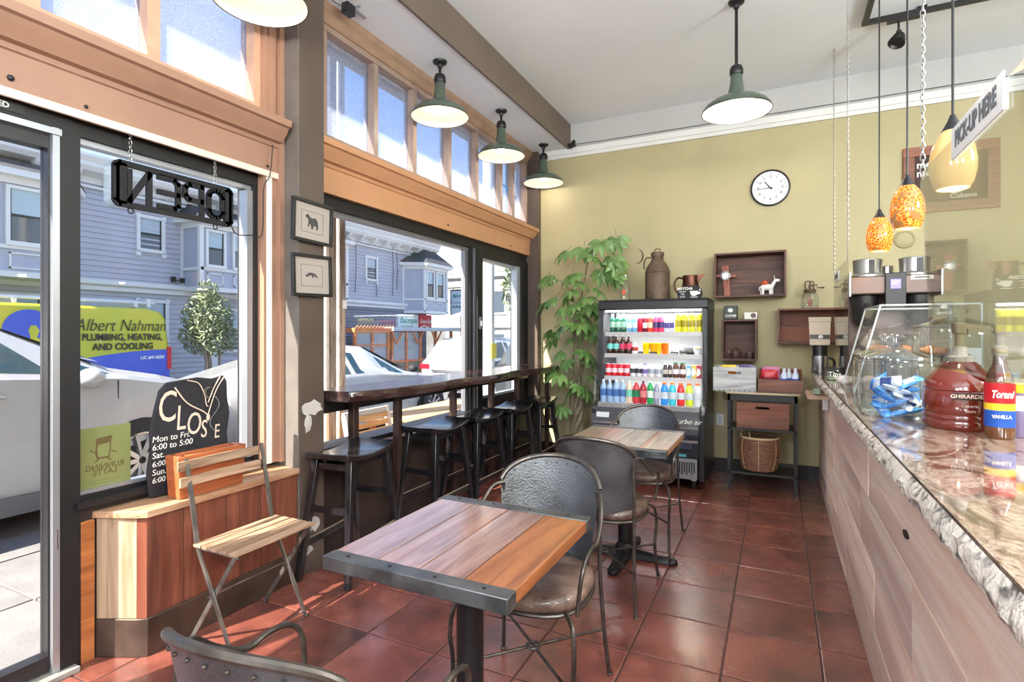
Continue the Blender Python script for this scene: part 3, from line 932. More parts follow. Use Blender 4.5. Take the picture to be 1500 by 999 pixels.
# facing up the street, nose at the larger Y
car('parked_car', 'large white hatchback parked nearest the glass door, its front wheel behind the poster', (-5.88, 1.62, -0.06), 0,
    [(-2.2, 0.35, 0.9, 0.95, 0.80, 0.70), (-2.0, 0.2, 1.02, 1.2, 0.88, 0.66), (-1.4, 0.2, 1.08, 1.42, 0.92, 0.62), (-0.4, 0.18, 1.09, 1.52, 0.93, 0.60), (0.0, 0.18, 1.08, 1.51, 0.93, 0.60), (0.35, 0.18, 1.06, 1.38, 0.93, 0.63), (1.0, 0.18, 1.02, 1.07, 0.93, 0.74), (1.4, 0.2, 0.95, 0.99, 0.92, 0.74), (1.9, 0.2, 0.82, 0.86, 0.86, 0.66), (2.15, 0.25, 0.6, 0.65, 0.72, 0.55)],
    [[(-1.5, 0.1), (-0.5, 0.08), (-0.5, 0.9), (-1.2, 0.88)], [(-0.42, 0.08), (0.55, 0.06), (0.22, 0.9), (-0.42, 0.92)], [(0.60, 0.08), (0.95, 0.15), (0.60, 0.7)]],
    [(0.92, 0.05, 0.74, 0.58)], (1.15, -1.35), 0.34, extras=ex1).scale = (1.05, 1.05, 1.09)
def ex2(c):
    MB().ball((0.95, 0.72, 0.98), (0.08, 0.08, 0.06), 12, 8).build('wing_mirror', TYRE, c)
    MB().box(0.905, 0.91, 0.9, 0.908, 0.3, 0.9).build('door_seam', TYRE, c)
car('parked_car', 'white sedan parked beyond the utility pole, seen above the near end of the bar', (-6.1, 6.3, -0.13), 0,
    [(-2.3, 0.35, 0.85, 0.9, 0.75, 0.62), (-1.9, 0.2, 0.93, 1.0, 0.88, 0.62), (-1.2, 0.2, 0.95, 1.18, 0.9, 0.58), (-0.6, 0.18, 0.95, 1.34, 0.9, 0.56), (0.0, 0.18, 0.94, 1.33, 0.9, 0.56), (0.9, 0.18, 0.88, 0.92, 0.9, 0.68), (1.5, 0.2, 0.8, 0.84, 0.88, 0.66), (2.0, 0.25, 0.66, 0.70, 0.78, 0.58), (2.2, 0.3, 0.5, 0.55, 0.66, 0.5)],
    [[(-1.3, 0.1), (-0.55, 0.08), (-0.55, 0.88), (-1.0, 0.85)], [(-0.45, 0.08), (0.6, 0.1), (0.15, 0.86), (-0.45, 0.9)]],
    [(0.85, 0.05, 0.7, 0.54)], (1.3, -1.35), 0.32, extras=ex2)
def ex3(c):
    MB().box(-0.88, -0.6, -2.32, -2.26, 0.82, 0.94).box(0.6, 0.88, -2.32, -2.26, 0.82, 0.94).box(-0.9, -0.84, -2.30, -2.1, 0.82, 0.92).box(0.84, 0.9, -2.30, -2.1, .82, .92).build('tail_light', REDL, c)
    MB().box(-0.5, 0.5, -2.345, -2.30, 0.75, 0.80).build('chrome_bar', CHROME, c)
    MB().box(-0.24, 0.24, -2.35, -2.31, 0.52, 0.65).build('licence_plate', SGNW, c)
    MB().surf(lambda u, v: ((0.72 - 0.1 * u) * (2 * v - 1), -2.235 + 0.36 * u, 1.06 + 0.42 * u), 2, 6).build('rear_window', CARG, c)
    MB().bar((-0.1, -2.22, 1.09), (0.25, -2.19, 1.13), 0.02, 0.02).build('wiper', BLACK, c)
    MB().tube([(-0.62, -1.6, 1.6), (-0.62, 0.2, 1.62)], 0.02, 6).tube([(0.62, -1.6, 1.6), (0.62, 0.2, 1.62)], 0.02, 6).build('roof_rail', STEEL, c)
car('parked_car', 'white sport utility car seen from behind in the street beyond the bar', (-7.75, 14.4, -0.36), 0,
    [(-2.3, 0.3, 0.98, 1.02, 0.84, 0.74), (-2.22, 0.25, 1.0, 1.1, 0.9, 0.72), (-1.85, 0.2, 1.04, 1.55, 0.93, 0.62), (-1.0, 0.2, 1.04, 1.62, 0.93, 0.62), (0.1, 0.2, 1.02, 1.6, 0.93, 0.62), (0.9, 0.2, 0.98, 1.02, 0.93, 0.7), (2.0, 0.25, 0.85, 0.9, 0.86, 0.66), (2.2, 0.3, 0.6, 0.65, 0.75, 0.6)],
    [[(-1.7, 0.1), (-0.6, 0.08), (-0.6, 0.88), (-1.5, 0.86)], [(-0.5, 0.08), (0.6, 0.08), (0.2, 0.86), (-0.5, 0.88)]],
    [(0.85, 0.15, 0.72, 0.6)], (1.35, -1.4), 0.35, extras=ex3)
DKC = mat('dark_car_paint', srgb(44, 50, 54), 0.3, coat=0.6)
car('parked_car', 'dark car with a pale bonnet seen through the last window pane', (-5.65, 14.6, -0.42), 0,
    [(-2.3, 0.3, 0.98, 1.02, 0.84, 0.74), (-1.85, 0.2, 1.04, 1.55, 0.93, 0.62), (0.1, 0.2, 1.02, 1.6, 0.93, 0.62), (0.9, 0.2, 0.98, 1.02, 0.93, 0.7), (2.0, 0.25, 0.85, 0.9, 0.86, 0.66), (2.2, 0.3, 0.6, 0.65, 0.75, 0.6)],
    [[(-1.7, 0.1), (-0.6, 0.08), (-0.6, 0.88), (-1.5, 0.86)], [(-0.5, 0.08), (0.6, 0.08), (0.2, 0.86), (-0.5, 0.88)]], [(0.85, 0.15, 0.72, 0.6)], (1.35, -1.4), 0.35, paint=DKC)
# ---- the yellow van
VY = mat('van_yellow', srgb(214, 196, 30), 0.35, coat=0.6, col2=srgb(178, 186, 40), vscale=0.8)
VB = mat('van_blue', srgb(48, 82, 196), 0.35, coat=0.5)
van = thing('van', 'yellow and blue plumbing van with lettering on its side parked across the street', 'van', (-13.9, 4, 0))
LV = dict(parent=van, world=True)
sil = [(-0.2, 0.25), (8.05, 0.25), (8.12, 0.5), (8.12, 1.0), (8.02, 1.75), (7.9, 1.90), (7.6, 1.97), (2.0, 1.99), (1.2, 1.9), (0.6, 1.3), (-0.2, 1.1)]
MB().prism(sil, 'x', -14.8, -13.02).build('body', VY, bevel=0.06, **LV)
def swo(k):
    return [(3.9, 0.3), (8.10, 0.3)] + [(8.12 - 0.0, 1.02)] + [(8.1 - i * 0.35, 1.02 - 0.012 * i * i * 0.5) for i in range(1, 9)] + [(4.6, 0.55)]
MB().prism(swo(0), 'x', -13.03, -13.005).build('blue_stripe', VB, **LV)
MB().prism([(5.4 + 0.42 * math.cos(a / 24 * math.tau), 1.46 + 0.40 * math.sin(a / 24 * math.tau)) for a in range(24)], 'x', -13.02, -13.004).build('blue_disc', VB, **LV)
MB().prism([(5.42, 1.05), (5.62, 1.05), (5.6, 1.25), (5.52, 1.32), (5.56, 1.45), (5.5, 1.55), (5.42, 1.55), (5.38, 1.45), (5.42, 1.32), (5.34, 1.22)], 'x', -13.005, -12.998).build('figure_emblem', VY, **LV)
MB().box(-14.7, -13.0, 0, 8.0, 0.16, 0.40).build('lower_body', mat('van_grey', srgb(90, 92, 100), 0.5), **LV)
text('lettering', 'Albert Nahman', 0.37, BLACK, (-12.995, 7.07, 1.56), FX, van, shear=0.3, world=True, sx=0.8, bold=-0.003)
text('lettering', 'PLUMBING, HEATING,', 0.20, BLACK, (-12.995, 7.1, 1.305), FX, van, world=True, bold=0.006, sx=0.84)
text('lettering', 'AND COOLING', 0.20, BLACK, (-12.995, 7.1, 1.10), FX, van, world=True, bold=0.006, sx=0.88)
text('lettering', 'LIC #414359', 0.10, SGNW, (-12.99, 7.7, 0.84), FX, van, world=True, bold=0.003)
MB().box(-13.06, -12.99, 8.04, 8.14, 0.55, 1.08).build('tail_light', REDL, **LV)
b = MB()
for y in (3.0, 5.2, 7.4): b.box(-14.6, -13.15, y, y + 0.06, 1.99, 2.08)
b.tube([(-13.25, 2.5, 2.1), (-13.25, 7.9, 2.1)], 0.03, 6); b.tube([(-13.5, 2.5, 2.12), (-13.5, 7.7, 2.14)], 0.03, 6); b.box(-13.55, -13.2, 7.7, 7.78, 2.0, 2.2)
b.build('ladder_rack', mat('white_rack', srgb(220, 220, 220), 0.5), **LV)
b = MB()
for y in (1.4, 6.9):
    wheel(b, -13.12, y, 0.33, 1)
b.build('wheel', [TYRE, STEEL], **LV)

# ---- trees and poles
LEAFO = mat('olive_leaf', srgb(128, 140, 104), 0.6, var=0.3, vscale=3)
LEAFG = mat('street_leaf', srgb(72, 92, 52), 0.6, var=0.3, vscale=3)
BARK = mat('bark', srgb(140, 126, 110), 0.8, var=0.25, vscale=12)
def leaf_cloud(b, c, r, n, size, rn, droop=0):
    for _ in range(n):
        while True:
            p = Vector((rn.uniform(-1, 1), rn.uniform(-1, 1), rn.uniform(-1, 1)))
            if p.length < 1: break
        p = Vector((c[0] + p.x * r[0], c[1] + p.y * r[1], c[2] + p.z * r[2]))
        M = Matrix.Translation(p) @ Euler((rn.uniform(-1, 1), rn.uniform(-1, 1), rn.uniform(0, 6.28))).to_matrix().to_4x4()
        b.add([(-size, 0, 0), (0, -size * 0.3, size * 0.1), (size, 0, 0), (0, size * 0.3, size * 0.1)], [(0, 1, 2, 3)], M=M)
rn = random.Random(4)
t1 = thing('street_tree', 'small feathery olive-green tree behind the yellow van', 'tree', (-12.9, 9.0, -0.2))
b = MB(); leaf_cloud(b, (0, 0, 2.0), (0.55, 0.62, 0.62), 1500, 0.075, rn); leaf_cloud(b, (0, 0.05, 1.5), (0.65, 0.72, 0.5), 1300, 0.075, rn); leaf_cloud(b, (0, 0, 2.6), (0.25, 0.3, 0.35), 300, 0.07, rn)
tag(b.build('foliage', LEAFO, t1, smooth=False), kind='stuff')
MB().tube([(0, 0, 0), (0.02, 0.05, 0.7), (0, 0, 1.4), (0, 0.1, 2.2)], [0.06, 0.05, 0.04, 0.02], 8).tube([(0.1, -0.15, 0), (0.1, -0.1, 0.9), (0, -0.2, 1.6)], [0.05, 0.04, 0.02], 8).tube([(0, 0.3, 0), (0, 0.32, 1.2)], 0.03, 6).build('trunk', BARK, t1)
t2 = thing('street_tree', 'dark green street tree seen through the last window pane', 'tree', (-4.0, 9.25, -0.012))
b = MB(); leaf_cloud(b, (0, 0, 2.25), (0.65, 0.7, 0.75), 2200, 0.07, rn); leaf_cloud(b, (0.0, -0.3, 3.1), (0.2, 0.25, 0.4), 250, 0.06, rn)
tag(b.build('foliage', LEAFG, t2, smooth=False), kind='stuff')
MB().tube([(0, 0, 0), (0.05, 0, 1.2), (0, 0, 2.4)], [0.05, 0.045, 0.03], 8).build('trunk', BARK, t2)
POLEW = wood('weathered_pole', srgb(96, 78, 66), srgb(196, 182, 168), 'z', 1.6, 0.9, bstr=0.9, c3=srgb(70, 54, 46))
up = thing('utility_pole', 'rough weathered wooden utility pole on the sidewalk behind the pier', 'pole', (-3.95, 4.03, -0.01))
MB().tube([(0, 0, 0), (0, 0.01, 2), (0, 0.01, 9)], [0.145, 0.14, 0.11], 16).build('pole', POLEW, up)
MB().tube([(0.10, -0.17, 0), (0.10, -0.17, 9)], 0.04, 10).tube([(0.17, -0.07, 0), (0.17, -0.07, 9)], 0.018, 8).build('conduit', mat('white_conduit', srgb(214, 208, 200), 0.6, var=0.2), up)
MB().box(0.13, 0.15, 0.02, 0.07, 1.65, 1.73).build('tag_plate', SGNW, up)
gp = thing('lamp_post', 'pale round steel street pole outside the last window pane', 'pole', (-5.15, 9.5, -0.1))
MB().tube([(0, 0, 0), (0, 0, 9)], [0.125, 0.11], 16).build('pole', mat('pale_pole', srgb(206, 208, 204), 0.6), gp)
MB().box(0.1, 0.13, -0.1, 0.1, 1.0, 1.3).build('sticker', mat('yellow_sticker', srgb(220, 200, 60), 0.6), gp)
sl = thing('street_light', 'thin curved street light reaching over the far corner of the street', 'street light', (-13.2, 28, -0.9))
MB().tube([(0, 0, 0), (0, 0, 6.6), (0.3, 0.2, 7.0), (1.4, 0.8, 7.25)], [0.09, 0.06, 0.05, 0.04], 8).build('pole', STEEL, sl)
MB().ball((1.7, 0.95, 7.22), (0.34, 0.2, 0.08), 10, 6).build('lamp_head', STEEL, sl)
tl = thing('traffic_light', 'black traffic light mounted near the red soft drink sign', 'traffic light', (-12.2, 20.2, -0.6))
MB().tube([(0, 0, 0), (0, 0, 3.1)], 0.06, 8).bar((0, 0, 2.1), (0.55, 0.3, 3.1), 0.06, 0.06).box(-0.06, 0.22, -0.12, 0.12, 1.85, 2.75).build('housing', BLACK, tl)
# far houses
def farhouse(label, x, y, w_, d_, h_, mm):
    t = thing('house', label, 'house', (x, y, -1.5))
    MB().box(0, w_, 0, d_, 0, h_).build('wall', mm, t)
    MB().prism([(-0.3, h_), (w_ + 0.3, h_), (w_ / 2, h_ + w_ * 0.28)], 'y', -0.3, d_).build('roof', mat('pale_roof', srgb(140, 136, 132), 0.8), t)
    for i in range(3):
        for j in range(2):
            xx = w_ * (0.15 + 0.3 * i)
            f = MB().box(xx, xx + 1.2, -0.08, 0, 1.2 + j * 3.0, 3.0 + j * 3.0).build('window', HW, t)
            MB().box(xx + 0.15, xx + 1.05, -0.1, -0.08, 1.35 + j * 3, 2.85 + j * 3).build('pane', HGLASS, f)
    MB().box(-0.1, w_ + 0.1, -0.25, 0, h_ - 0.3, h_).box(-0.1, w_ + 0.1, -0.2, 0, 3.3, 3.5).build('cornice', HW, t)
PW = mat('pale_house_paint', srgb(150, 150, 150), 0.7)
farhouse('pale gabled house on the far corner behind the hanging sign', -22, 34, 8.5, 10, 7.2, PW)
farhouse('pale house further along the street, right of the street light', -13, 38, 8, 12, 7.6, mat('beige_house_paint', srgb(150, 146, 138), 0.7))
farhouse('greenish house at the far end of the street beyond the tree', -4.5, 36, 9, 12, 5.4, mat('green_house_paint', srgb(112, 122, 114), 0.7))

# ---- seating on the sidewalk
SLAT = wood('pale_slat', srgb(196, 140, 84), srgb(232, 190, 134), 'y', 1.5, 0.6)
WP = mat('white_paint_frame', srgb(214, 214, 210), 0.5)
oc = thing('outdoor_chair', 'white framed outdoor chair with pale wooden slats on the sidewalk behind the first stool', 'chair', (-3.3, 3.9, 0))
MB().bar((0, -0.28, 0.3), (-0.08, -0.28, 0.68), 0.05, 0.03).bar((0, 0.28, 0.3), (-0.08, 0.28, 0.68), 0.05, 0.03).bar((-0.08, -0.3, 0.68), (-0.08, 0.3, 0.68), 0.03, 0.05).bar((0, -0.28, 0.3), (0.05, -0.28, -0.01), 0.05, 0.03).bar((0, 0.28, 0.3), (0.05, 0.28, -0.01), 0.05, 0.03).bar((-0.45, -0.28, 0.3), (-0.45, -0.28, -0.01), 0.05, 0.03).bar((-0.45, 0.28, 0.3), (-0.45, 0.28, -0.01), 0.05, 0.03).bar((0, -0.28, 0.32), (-0.45, -0.28, 0.32), 0.03, 0.03).bar((0, 0.28, 0.32), (-0.45, 0.28, 0.32), 0.03, 0.03).build('frame', WP, oc)
for k in range(5): MB().box(-0.01 - 0.015 * k, 0.01 - 0.015 * k, -0.27, 0.27, 0.35 + k * 0.065, 0.395 + k * 0.065).build('slat', SLAT, oc)
for k in range(6): MB().box(-0.44 + k * 0.07, -0.385 + k * 0.07, -0.27, 0.27, 0.33, 0.345).build('slat', SLAT, oc)
ot = thing('outdoor_table', 'low pale wooden table on the sidewalk beyond the outdoor chair', 'table', (-3.5, 5.2, 0))
for k in range(6): MB().box(-0.36 + k * 0.12, -0.25 + k * 0.12, -0.85, 0.9, 0.50, 0.53).build('plank', SLAT, ot)
for a in (-0.32, 0.28):
    for c in (-0.75, 0.8): MB().box(a, a + 0.05, c, c + 0.05, -0.01, 0.5).build('leg', ORW, ot)
pb = thing('planter_trough', 'reddish timber trough on the sidewalk under the window sill', 'planter', (-3.0, 4.9, 0))
MB().box(-0.10, 0.10, -0.55, 0.55, -0.01, 0.42).build('trough', ORW, pb)
# ================================================================ FURNITURE
PINKW = wood('table_wood', srgb(112, 76, 66), srgb(176, 140, 130), 'y', 1.6, 0.28, coat=0.8, c3=srgb(160, 96, 60), bstr=0.3, per=0.10)
ORANGEW = wood('orange_table_wood', srgb(122, 66, 34), srgb(180, 110, 62), 'y', 1.5, 0.35, coat=0.4, bstr=0.3)
PALEW = wood('pale_table_wood', srgb(140, 122, 106), srgb(200, 186, 168), 'y', 1.6, 0.30, coat=0.7, c3=srgb(176, 120, 78), bstr=0.3)
ZINC = mat('worn_zinc', srgb(98, 99, 100), 0.40, 0.75, var=0.3, vscale=14, bmp=0.15, bscale=40, rvar=0.12)
IRON = mat('black_iron', srgb(34, 32, 34), 0.38, 0.4, var=0.3, vscale=20, bmp=0.1)
SHELL = mat('hammered_metal', srgb(104, 105, 108), 0.36, 0.7, var=0.22, vscale=7, bmp=0.3, bscale=110, rvar=0.10)
WIRE = mat('aged_wire', srgb(92, 85, 79), 0.36, 0.8, var=0.3, vscale=20)
LEATHER = mat('worn_leather', srgb(72, 50, 41), 0.36, col2=srgb(140, 114, 99), vscale=7, bmp=0.5, bscale=70, detail=8, coat=0.3, pos=(0.42, 0.72))

def cafe_table(label, cx, cy, wx, wy, mats):
    t = thing('cafe_table', label, 'table', (cx, cy, 0), 0)
    hx, hy = wx / 2, wy / 2
    n = 4
    ws = [0.26, 0.24, 0.24, 0.26]
    x = -hx
    for k in range(n):
        x2 = x + wx * ws[k]
        MB().box(x + 0.0022, x2 - 0.0022, -hy + 0.0535, hy - 0.0535, 0.712, 0.748 + random.uniform(-.001, .001)).build('plank', mats[k], t, bevel=0.0015)
        x = x2
    for s in (-1, 1):
        y0 = s * (hy - 0.026)
        MB().box(-hx - 0.002, hx + 0.002, y0 - 0.026, y0 + 0.026, 0.709, 0.751).build('end_band', ZINC, t, bevel=0.003)
        for k in range(4):
            MB().ball((-hx + wx * (0.12 + 0.25 * k), y0, 0.751), (0.006, 0.006, 0.003), 8, 5).build('screw', IRON, t)
    MB().lathe([(0, 0.02), (0.044, 0.02), (0.044, 0.70), (0, 0.70)], 28).build('post', IRON, t)
    MB().box(-0.16, 0.16, -0.16, 0.16, 0.698, 0.709).build('mount_plate', IRON, t)
    b = MB()
    for a in range(4):
        M = Matrix.Rotation(a * math.pi / 2, 4, 'Z')
        b.surf(lambda u, v: (0.02 + 0.27 * u, (0.045 - 0.008 * u) * math.cos(math.pi * v) * (1 if u < .97 else .6), 0.006 + (0.055 - 0.030 * u) * math.sin(math.pi * v)), 8, 8, M=M)
        b.ball((0.285, 0, 0.012), (0.036, 0.034, 0.022), 12, 8, M=M)
        b.ball((0.27, 0, 0.006), (0.018, 0.018, 0.006), 8, 6, M=M)
    b.lathe([(0, 0.0), (0.06, 0.0), (0.06, 0.07), (0.045, 0.09), (0, 0.09)], 20)
    b.build('base', IRON, t)
    return t
cafe_table('nearest square cafe table with plank top, metal end bands and an orange right edge', -0.895, 1.527, 0.60, 0.67, [PINKW, PINKW, PINKW, ORANGEW])
cafe_table('second cafe table with pale plank top in front of the drinks fridge', -0.865, 3.40, 0.625, 0.70, [PALEW, PALEW, PALEW, PALEW])

def smooth(pts, k=6):
    """Catmull-Rom through the points"""
    P = [Vector(p) for p in pts]
    P = [P[0] * 2 - P[1]] + P + [P[-1] * 2 - P[-2]]
    out = []
    for i in range(1, len(P) - 2):
        for j in range(k):
            t = j / k
            a, b, c, d = P[i - 1:i + 3]
            out.append(0.5 * ((2 * b) + (c - a) * t + (2 * a - 5 * b + 4 * c - d) * t * t + (3 * b - a - 3 * c + d) * t ** 3))
    out.append(P[-2])
    return out

def back_pt(u, w_):
    """curved shell: u -1..1 across, w_ 0..1 up"""
    hw = 0.185 + 0.03 * w_
    ang = u * 1.0
    x = hw * math.sin(ang) / math.sin(1.0)
    y = -0.235 - 0.07 * w_ + 0.115 * (1 - math.cos(ang)) / (1 - math.cos(1.0))
    ztop = 0.745 + 0.125 * math.sqrt(max(0, 1 - (u * 0.97) ** 2))
    z = 0.475 + (ztop - 0.475) * w_
    return (x, y, z)
def cafe_chair(label, cx, cy, rz, group=None):
    c = thing('cafe_chair', label, 'chair', (cx, cy, 0), R(rz), group)
    MB().surf(lambda u, v: back_pt(2 * u - 1, v), 20, 8, thick=(0, -0.004, 0)).build('backrest', SHELL, c)
    rim = [Vector(back_pt(-1 + 2 * i / 24, 1.0)) + Vector((0, -0.002, 0.0)) for i in range(25)]
    MB().tube(rim, 0.0105, 10).build('back_rim', WIRE, c)
    b = MB()
    for i in range(11):
        p = Vector(back_pt(-0.92 + 1.84 * i / 10, 0.93))
        b.ball((p.x, p.y + 0.002, p.z), 0.0045, 6, 4); b.ball((p.x, p.y - 0.006, p.z), 0.0045, 6, 4)
    tag(b.build('rivet', WIRE, c), kind='stuff')
    for s in (-1, 1):
        MB().tube(smooth([(s * 0.200, -0.185, 0.765), (s * 0.232, -0.14, 0.755), (s * 0.252, -0.06, 0.69), (s * 0.256, 0.02, 0.643), (s * 0.256, 0.085, 0.648), (s * 0.254, 0.15, 0.636), (s * 0.25, 0.192, 0.60), (s * 0.243, 0.20, 0.54), (s * 0.232, 0.19, 0.455)]), 0.0075, 8).build('arm', WIRE, c)
        MB().tube(smooth([(s * 0.205, -0.19, 0.76), (s * 0.212, -0.20, 0.6), (s * 0.213, -0.205, 0.44), (s * 0.222, -0.235, 0.2), (s * 0.235, -0.262, 0.03), (s * 0.238, -0.268, 0.008)]), 0.0085, 8).ball((s * 0.238, -0.268, 0.006), (0.014, 0.014, 0.006), 8, 6).build('leg', WIRE, c)
        MB().tube(smooth([(s * 0.18, 0.15, 0.44), (s * 0.222, 0.205, 0.41), (s * 0.232, 0.225, 0.32), (s * 0.225, 0.215, 0.2), (s * 0.232, 0.24, 0.05), (s * 0.238, 0.25, 0.008)]), 0.0085, 8).ball((s * 0.238, 0.25, 0.006), (0.014, 0.014, 0.006), 8, 6).build('leg', WIRE, c)
    def sup(a, r, p=2.8):
        cs, sn = math.cos(a), math.sin(a)
        k = (abs(cs) ** p + abs(sn) ** p) ** (-1 / p)
        return cs * k * r, sn * k * r
    n = 36
    b = MB()
    prof = [(0.0, 0.0), (0.94, 0.0), (0.99, 0.012), (1.0, 0.028), (0.975, 0.046), (0.90, 0.058), (0.6, 0.066), (0.0, 0.060)]
    vs, fs = [], []
    for r_, z_ in prof[1:-1]:
        for k in range(n):
            x, y = sup(math.tau * k / n, 1)
            vs.append((x * r_ * 0.225, y * r_ * 0.215 - 0.005, 0.435 + z_))
    for i in range(len(prof) - 3):
        for k in range(n):
            k2 = (k + 1) % n
            fs.append((i * n + k, i * n + k2, (i + 1) * n + k2, (i + 1) * n + k))
    fs.append(tuple(range(n - 1, -1, -1)))
    top = len(prof) - 3
    vs.append((0, -0.005, 0.435 + 0.062))
    for k in range(n): fs.append((top * n + k, top * n + (k + 1) % n, len(vs) - 1))
    b.add(vs, fs).build('seat', LEATHER, c, ang=80)
    MB().tube([(sup(math.tau * k / n, 1)[0] * 0.222, sup(math.tau * k / n, 1)[1] * 0.212 - 0.005, 0.432) for k in range(n)], 0.008, 8, closed=True).build('seat_ring', WIRE, c)
    b = MB()
    b.tube([(-0.226, 0.215, 0.2), (0.222, -0.235, 0.2)], 0.006, 8)
    b.build('stretcher', WIRE, c)
    MB().tube([(0.226, 0.215, 0.2), (-0.222, -0.235, 0.2)], 0.006, 8).build('stretcher', WIRE, c)
    MB().tube([(0.025 * math.cos(a / 16 * math.tau), 0.025 * math.sin(a / 16 * math.tau) - .01, 0.203) for a in range(16)], 0.006, 6, closed=True).build('stretcher_ring', WIRE, c)
    return c
ch = cafe_chair('metal barrel chair in the lower left corner, back turned, tucked at the near table', -0.89, 0.90, 5)
copy_tree(ch, (-0.845, 1.91, 0), R(183), label='metal barrel chair facing the viewer at the far side of the nearest table')
copy_tree(ch, (-0.86, 2.94, 0), R(-1), label='metal barrel chair seen from behind, between the two cafe tables')
copy_tree(ch, (-0.845, 3.74, 0), R(180), label='metal barrel chair behind the second table, right before the fridge')

# ---- bar along the window
BARW = wood('dark_slab_wood', srgb(36, 24, 24), srgb(84, 58, 54), 'y', 0.9, 0.22, coat=0.8, bstr=0.15)
bar = thing('window_bar', 'long dark live edge wooden bar counter along the front window', 'bar counter', (-2.4, 4.0, 0))
front = [(-2.29, 2.50), (-2.245, 2.62), (-2.21, 2.78), (-2.19, 2.95), (-2.165, 3.15), (-2.17, 3.35), (-2.20, 3.52), (-2.18, 3.7), (-2.145, 3.9), (-2.13, 4.15), (-2.16, 4.35), (-2.20, 4.55), (-2.19, 4.75), (-2.15, 4.95), (-2.12, 5.15), (-2.14, 5.35), (-2.18, 5.52), (-2.25, 5.66)]
fs_ = [Vector((p[0], p[1], 0)) for p in front]
fsm = smooth(fs_, 3)
poly_t = [(p.x, p.y) for p in fsm] + [(-2.60, 5.68), (-2.60, 2.48)]
b = MB()
n_ = len(poly_t)
vs = [(p[0] - (0.018 if i < n_ - 2 else 0), p[1], 0.985) for i, p in enumerate(poly_t)] + [(p[0] + 0.006 * math.sin(i * 1.3) * (i < n_ - 2), p[1], 1.02) for i, p in enumerate(poly_t)] + [(p[0] - (0.008 if i < n_ - 2 else 0), p[1], 1.05) for i, p in enumerate(poly_t)]
fs = [tuple(range(n_)), tuple(range(3 * n_ - 1, 2 * n_ - 1, -1))]
for L in range(2):
    for i in range(n_):
        j = (i + 1) % n_
        fs.append((L * n_ + i, L * n_ + j, (L + 1) * n_ + j, (L + 1) * n_ + i))
b.add(vs, fs).build('slab', BARW, bar, world=True, bevel=0.004)
POSTM = mat('brown_post', srgb(74, 54, 48), 0.3, 0.4, var=0.25, vscale=10)
for y in (2.76, 3.22, 3.98, 4.67, 5.25):
    MB().box(-2.525, -2.475, y - 0.025, y + 0.025, 0, 0.985).build('post', POSTM, bar, world=True, bevel=0.003)
MB().box(-2.32, -2.28, 5.58, 5.62, 0, 0.985).build('post', POSTM, bar, world=True)
MB().box(-2.56, -2.53, 2.49, 5.6, 0.90, 0.985).build('cleat', BLACK, bar, world=True)

STOOLW = mat('black_stool_lacquer', srgb(26, 24, 27), 0.25, var=0.2, vscale=12, coat=0.5, bmp=0.04)
RUBW = mat('rubbed_edge', srgb(150, 132, 112), 0.5)
def stool(label, x, y):
    s = thing('bar_stool', label, 'stool', (x, y, 0), 0, 'stools in a row along the window bar')
    hx, hy = 0.155, 0.245
    def top(u, v):
        a, c = 2 * u - 1, 2 * v - 1
        r = 1 - 0.05 * c * c
        return (hx * a * r, hy * c, 0.694 + 0.034 * c * c - 0.006 * (1 - a * a))
    def bot(u, v):
        p = top(u, v)
        c = 2 * v - 1
        return (p[0] * 0.97, p[1] * 0.985, 0.662 + 0.026 * c * c)
    b = MB()
    nu, nv = 8, 16
    b.surf(top, nu, nv); b.surf(bot, nu, nv)
    W_ = nv + 1
    T = (nu + 1) * W_
    rim = [i * W_ for i in range(nu + 1)] + [nu * W_ + j for j in range(1, nv + 1)] + [i * W_ + nv for i in range(nu - 1, -1, -1)] + [j for j in range(nv - 1, 0, -1)]
    for i in range(len(rim)):
        p, q = rim[i], rim[(i + 1) % len(rim)]
        b.f.append((p, p + T, q + T, q)); b.m.append(0)
    b.build('seat', STOOLW, s, bevel=0.006)
    for a in (-1, 1):
        for c in (-1, 1):
            MB().bar((a * 0.115, c * 0.18, 0.675), (a * 0.165, c * 0.275, 0), 0.042, 0.042, 0.034, 0.034, up=(0, 1, 0)).build('leg', STOOLW, s, bevel=0.003)
    P = lambda a, c, z: (a * (0.165 - 0.05 * z / 0.675), c * (0.275 - 0.095 * z / 0.675), z)
    for c in (-1, 1):
        MB().bar(P(-1, c, 0.40), P(1, c, 0.40), 0.02, 0.034).build('stretcher', STOOLW, s)
    for a in (-1, 1):
        st_ = MB().bar(P(a, -1, 0.20), P(a, 1, 0.20), 0.02, 0.036).build('stretcher', STOOLW, s)
        MB().bar(Vector(P(a, -0.93, 0.218)) + Vector((a * .004, 0, 0)), Vector(P(a, 0.93, 0.218)) + Vector((a * .004, 0, 0)), 0.012, 0.005).build('worn_edge', RUBW, st_)
    b = MB().box(-0.10, 0.10, -0.19, 0.19, 0.62, 0.655)
    b.build('apron', STOOLW, s)
    return s
s0 = stool('black saddle seat stool nearest the pier, first along the window bar', -2.305, 2.535)
s0.rotation_euler = (0, 0, R(7))
for lb, x, y in (('second black saddle stool along the window bar, catching blue light on its seat', -2.33, 3.465),
                 ('third black saddle stool along the window bar, counted from the pier', -2.31, 4.03),
                 ('fourth black saddle stool along the window bar, counted from the pier', -2.29, 4.62),
                 ('black saddle stool at the far end of the window bar beside the plant', -2.27, 5.22)):
    copy_tree(s0, (x, y, 0), 0.0, label=lb)

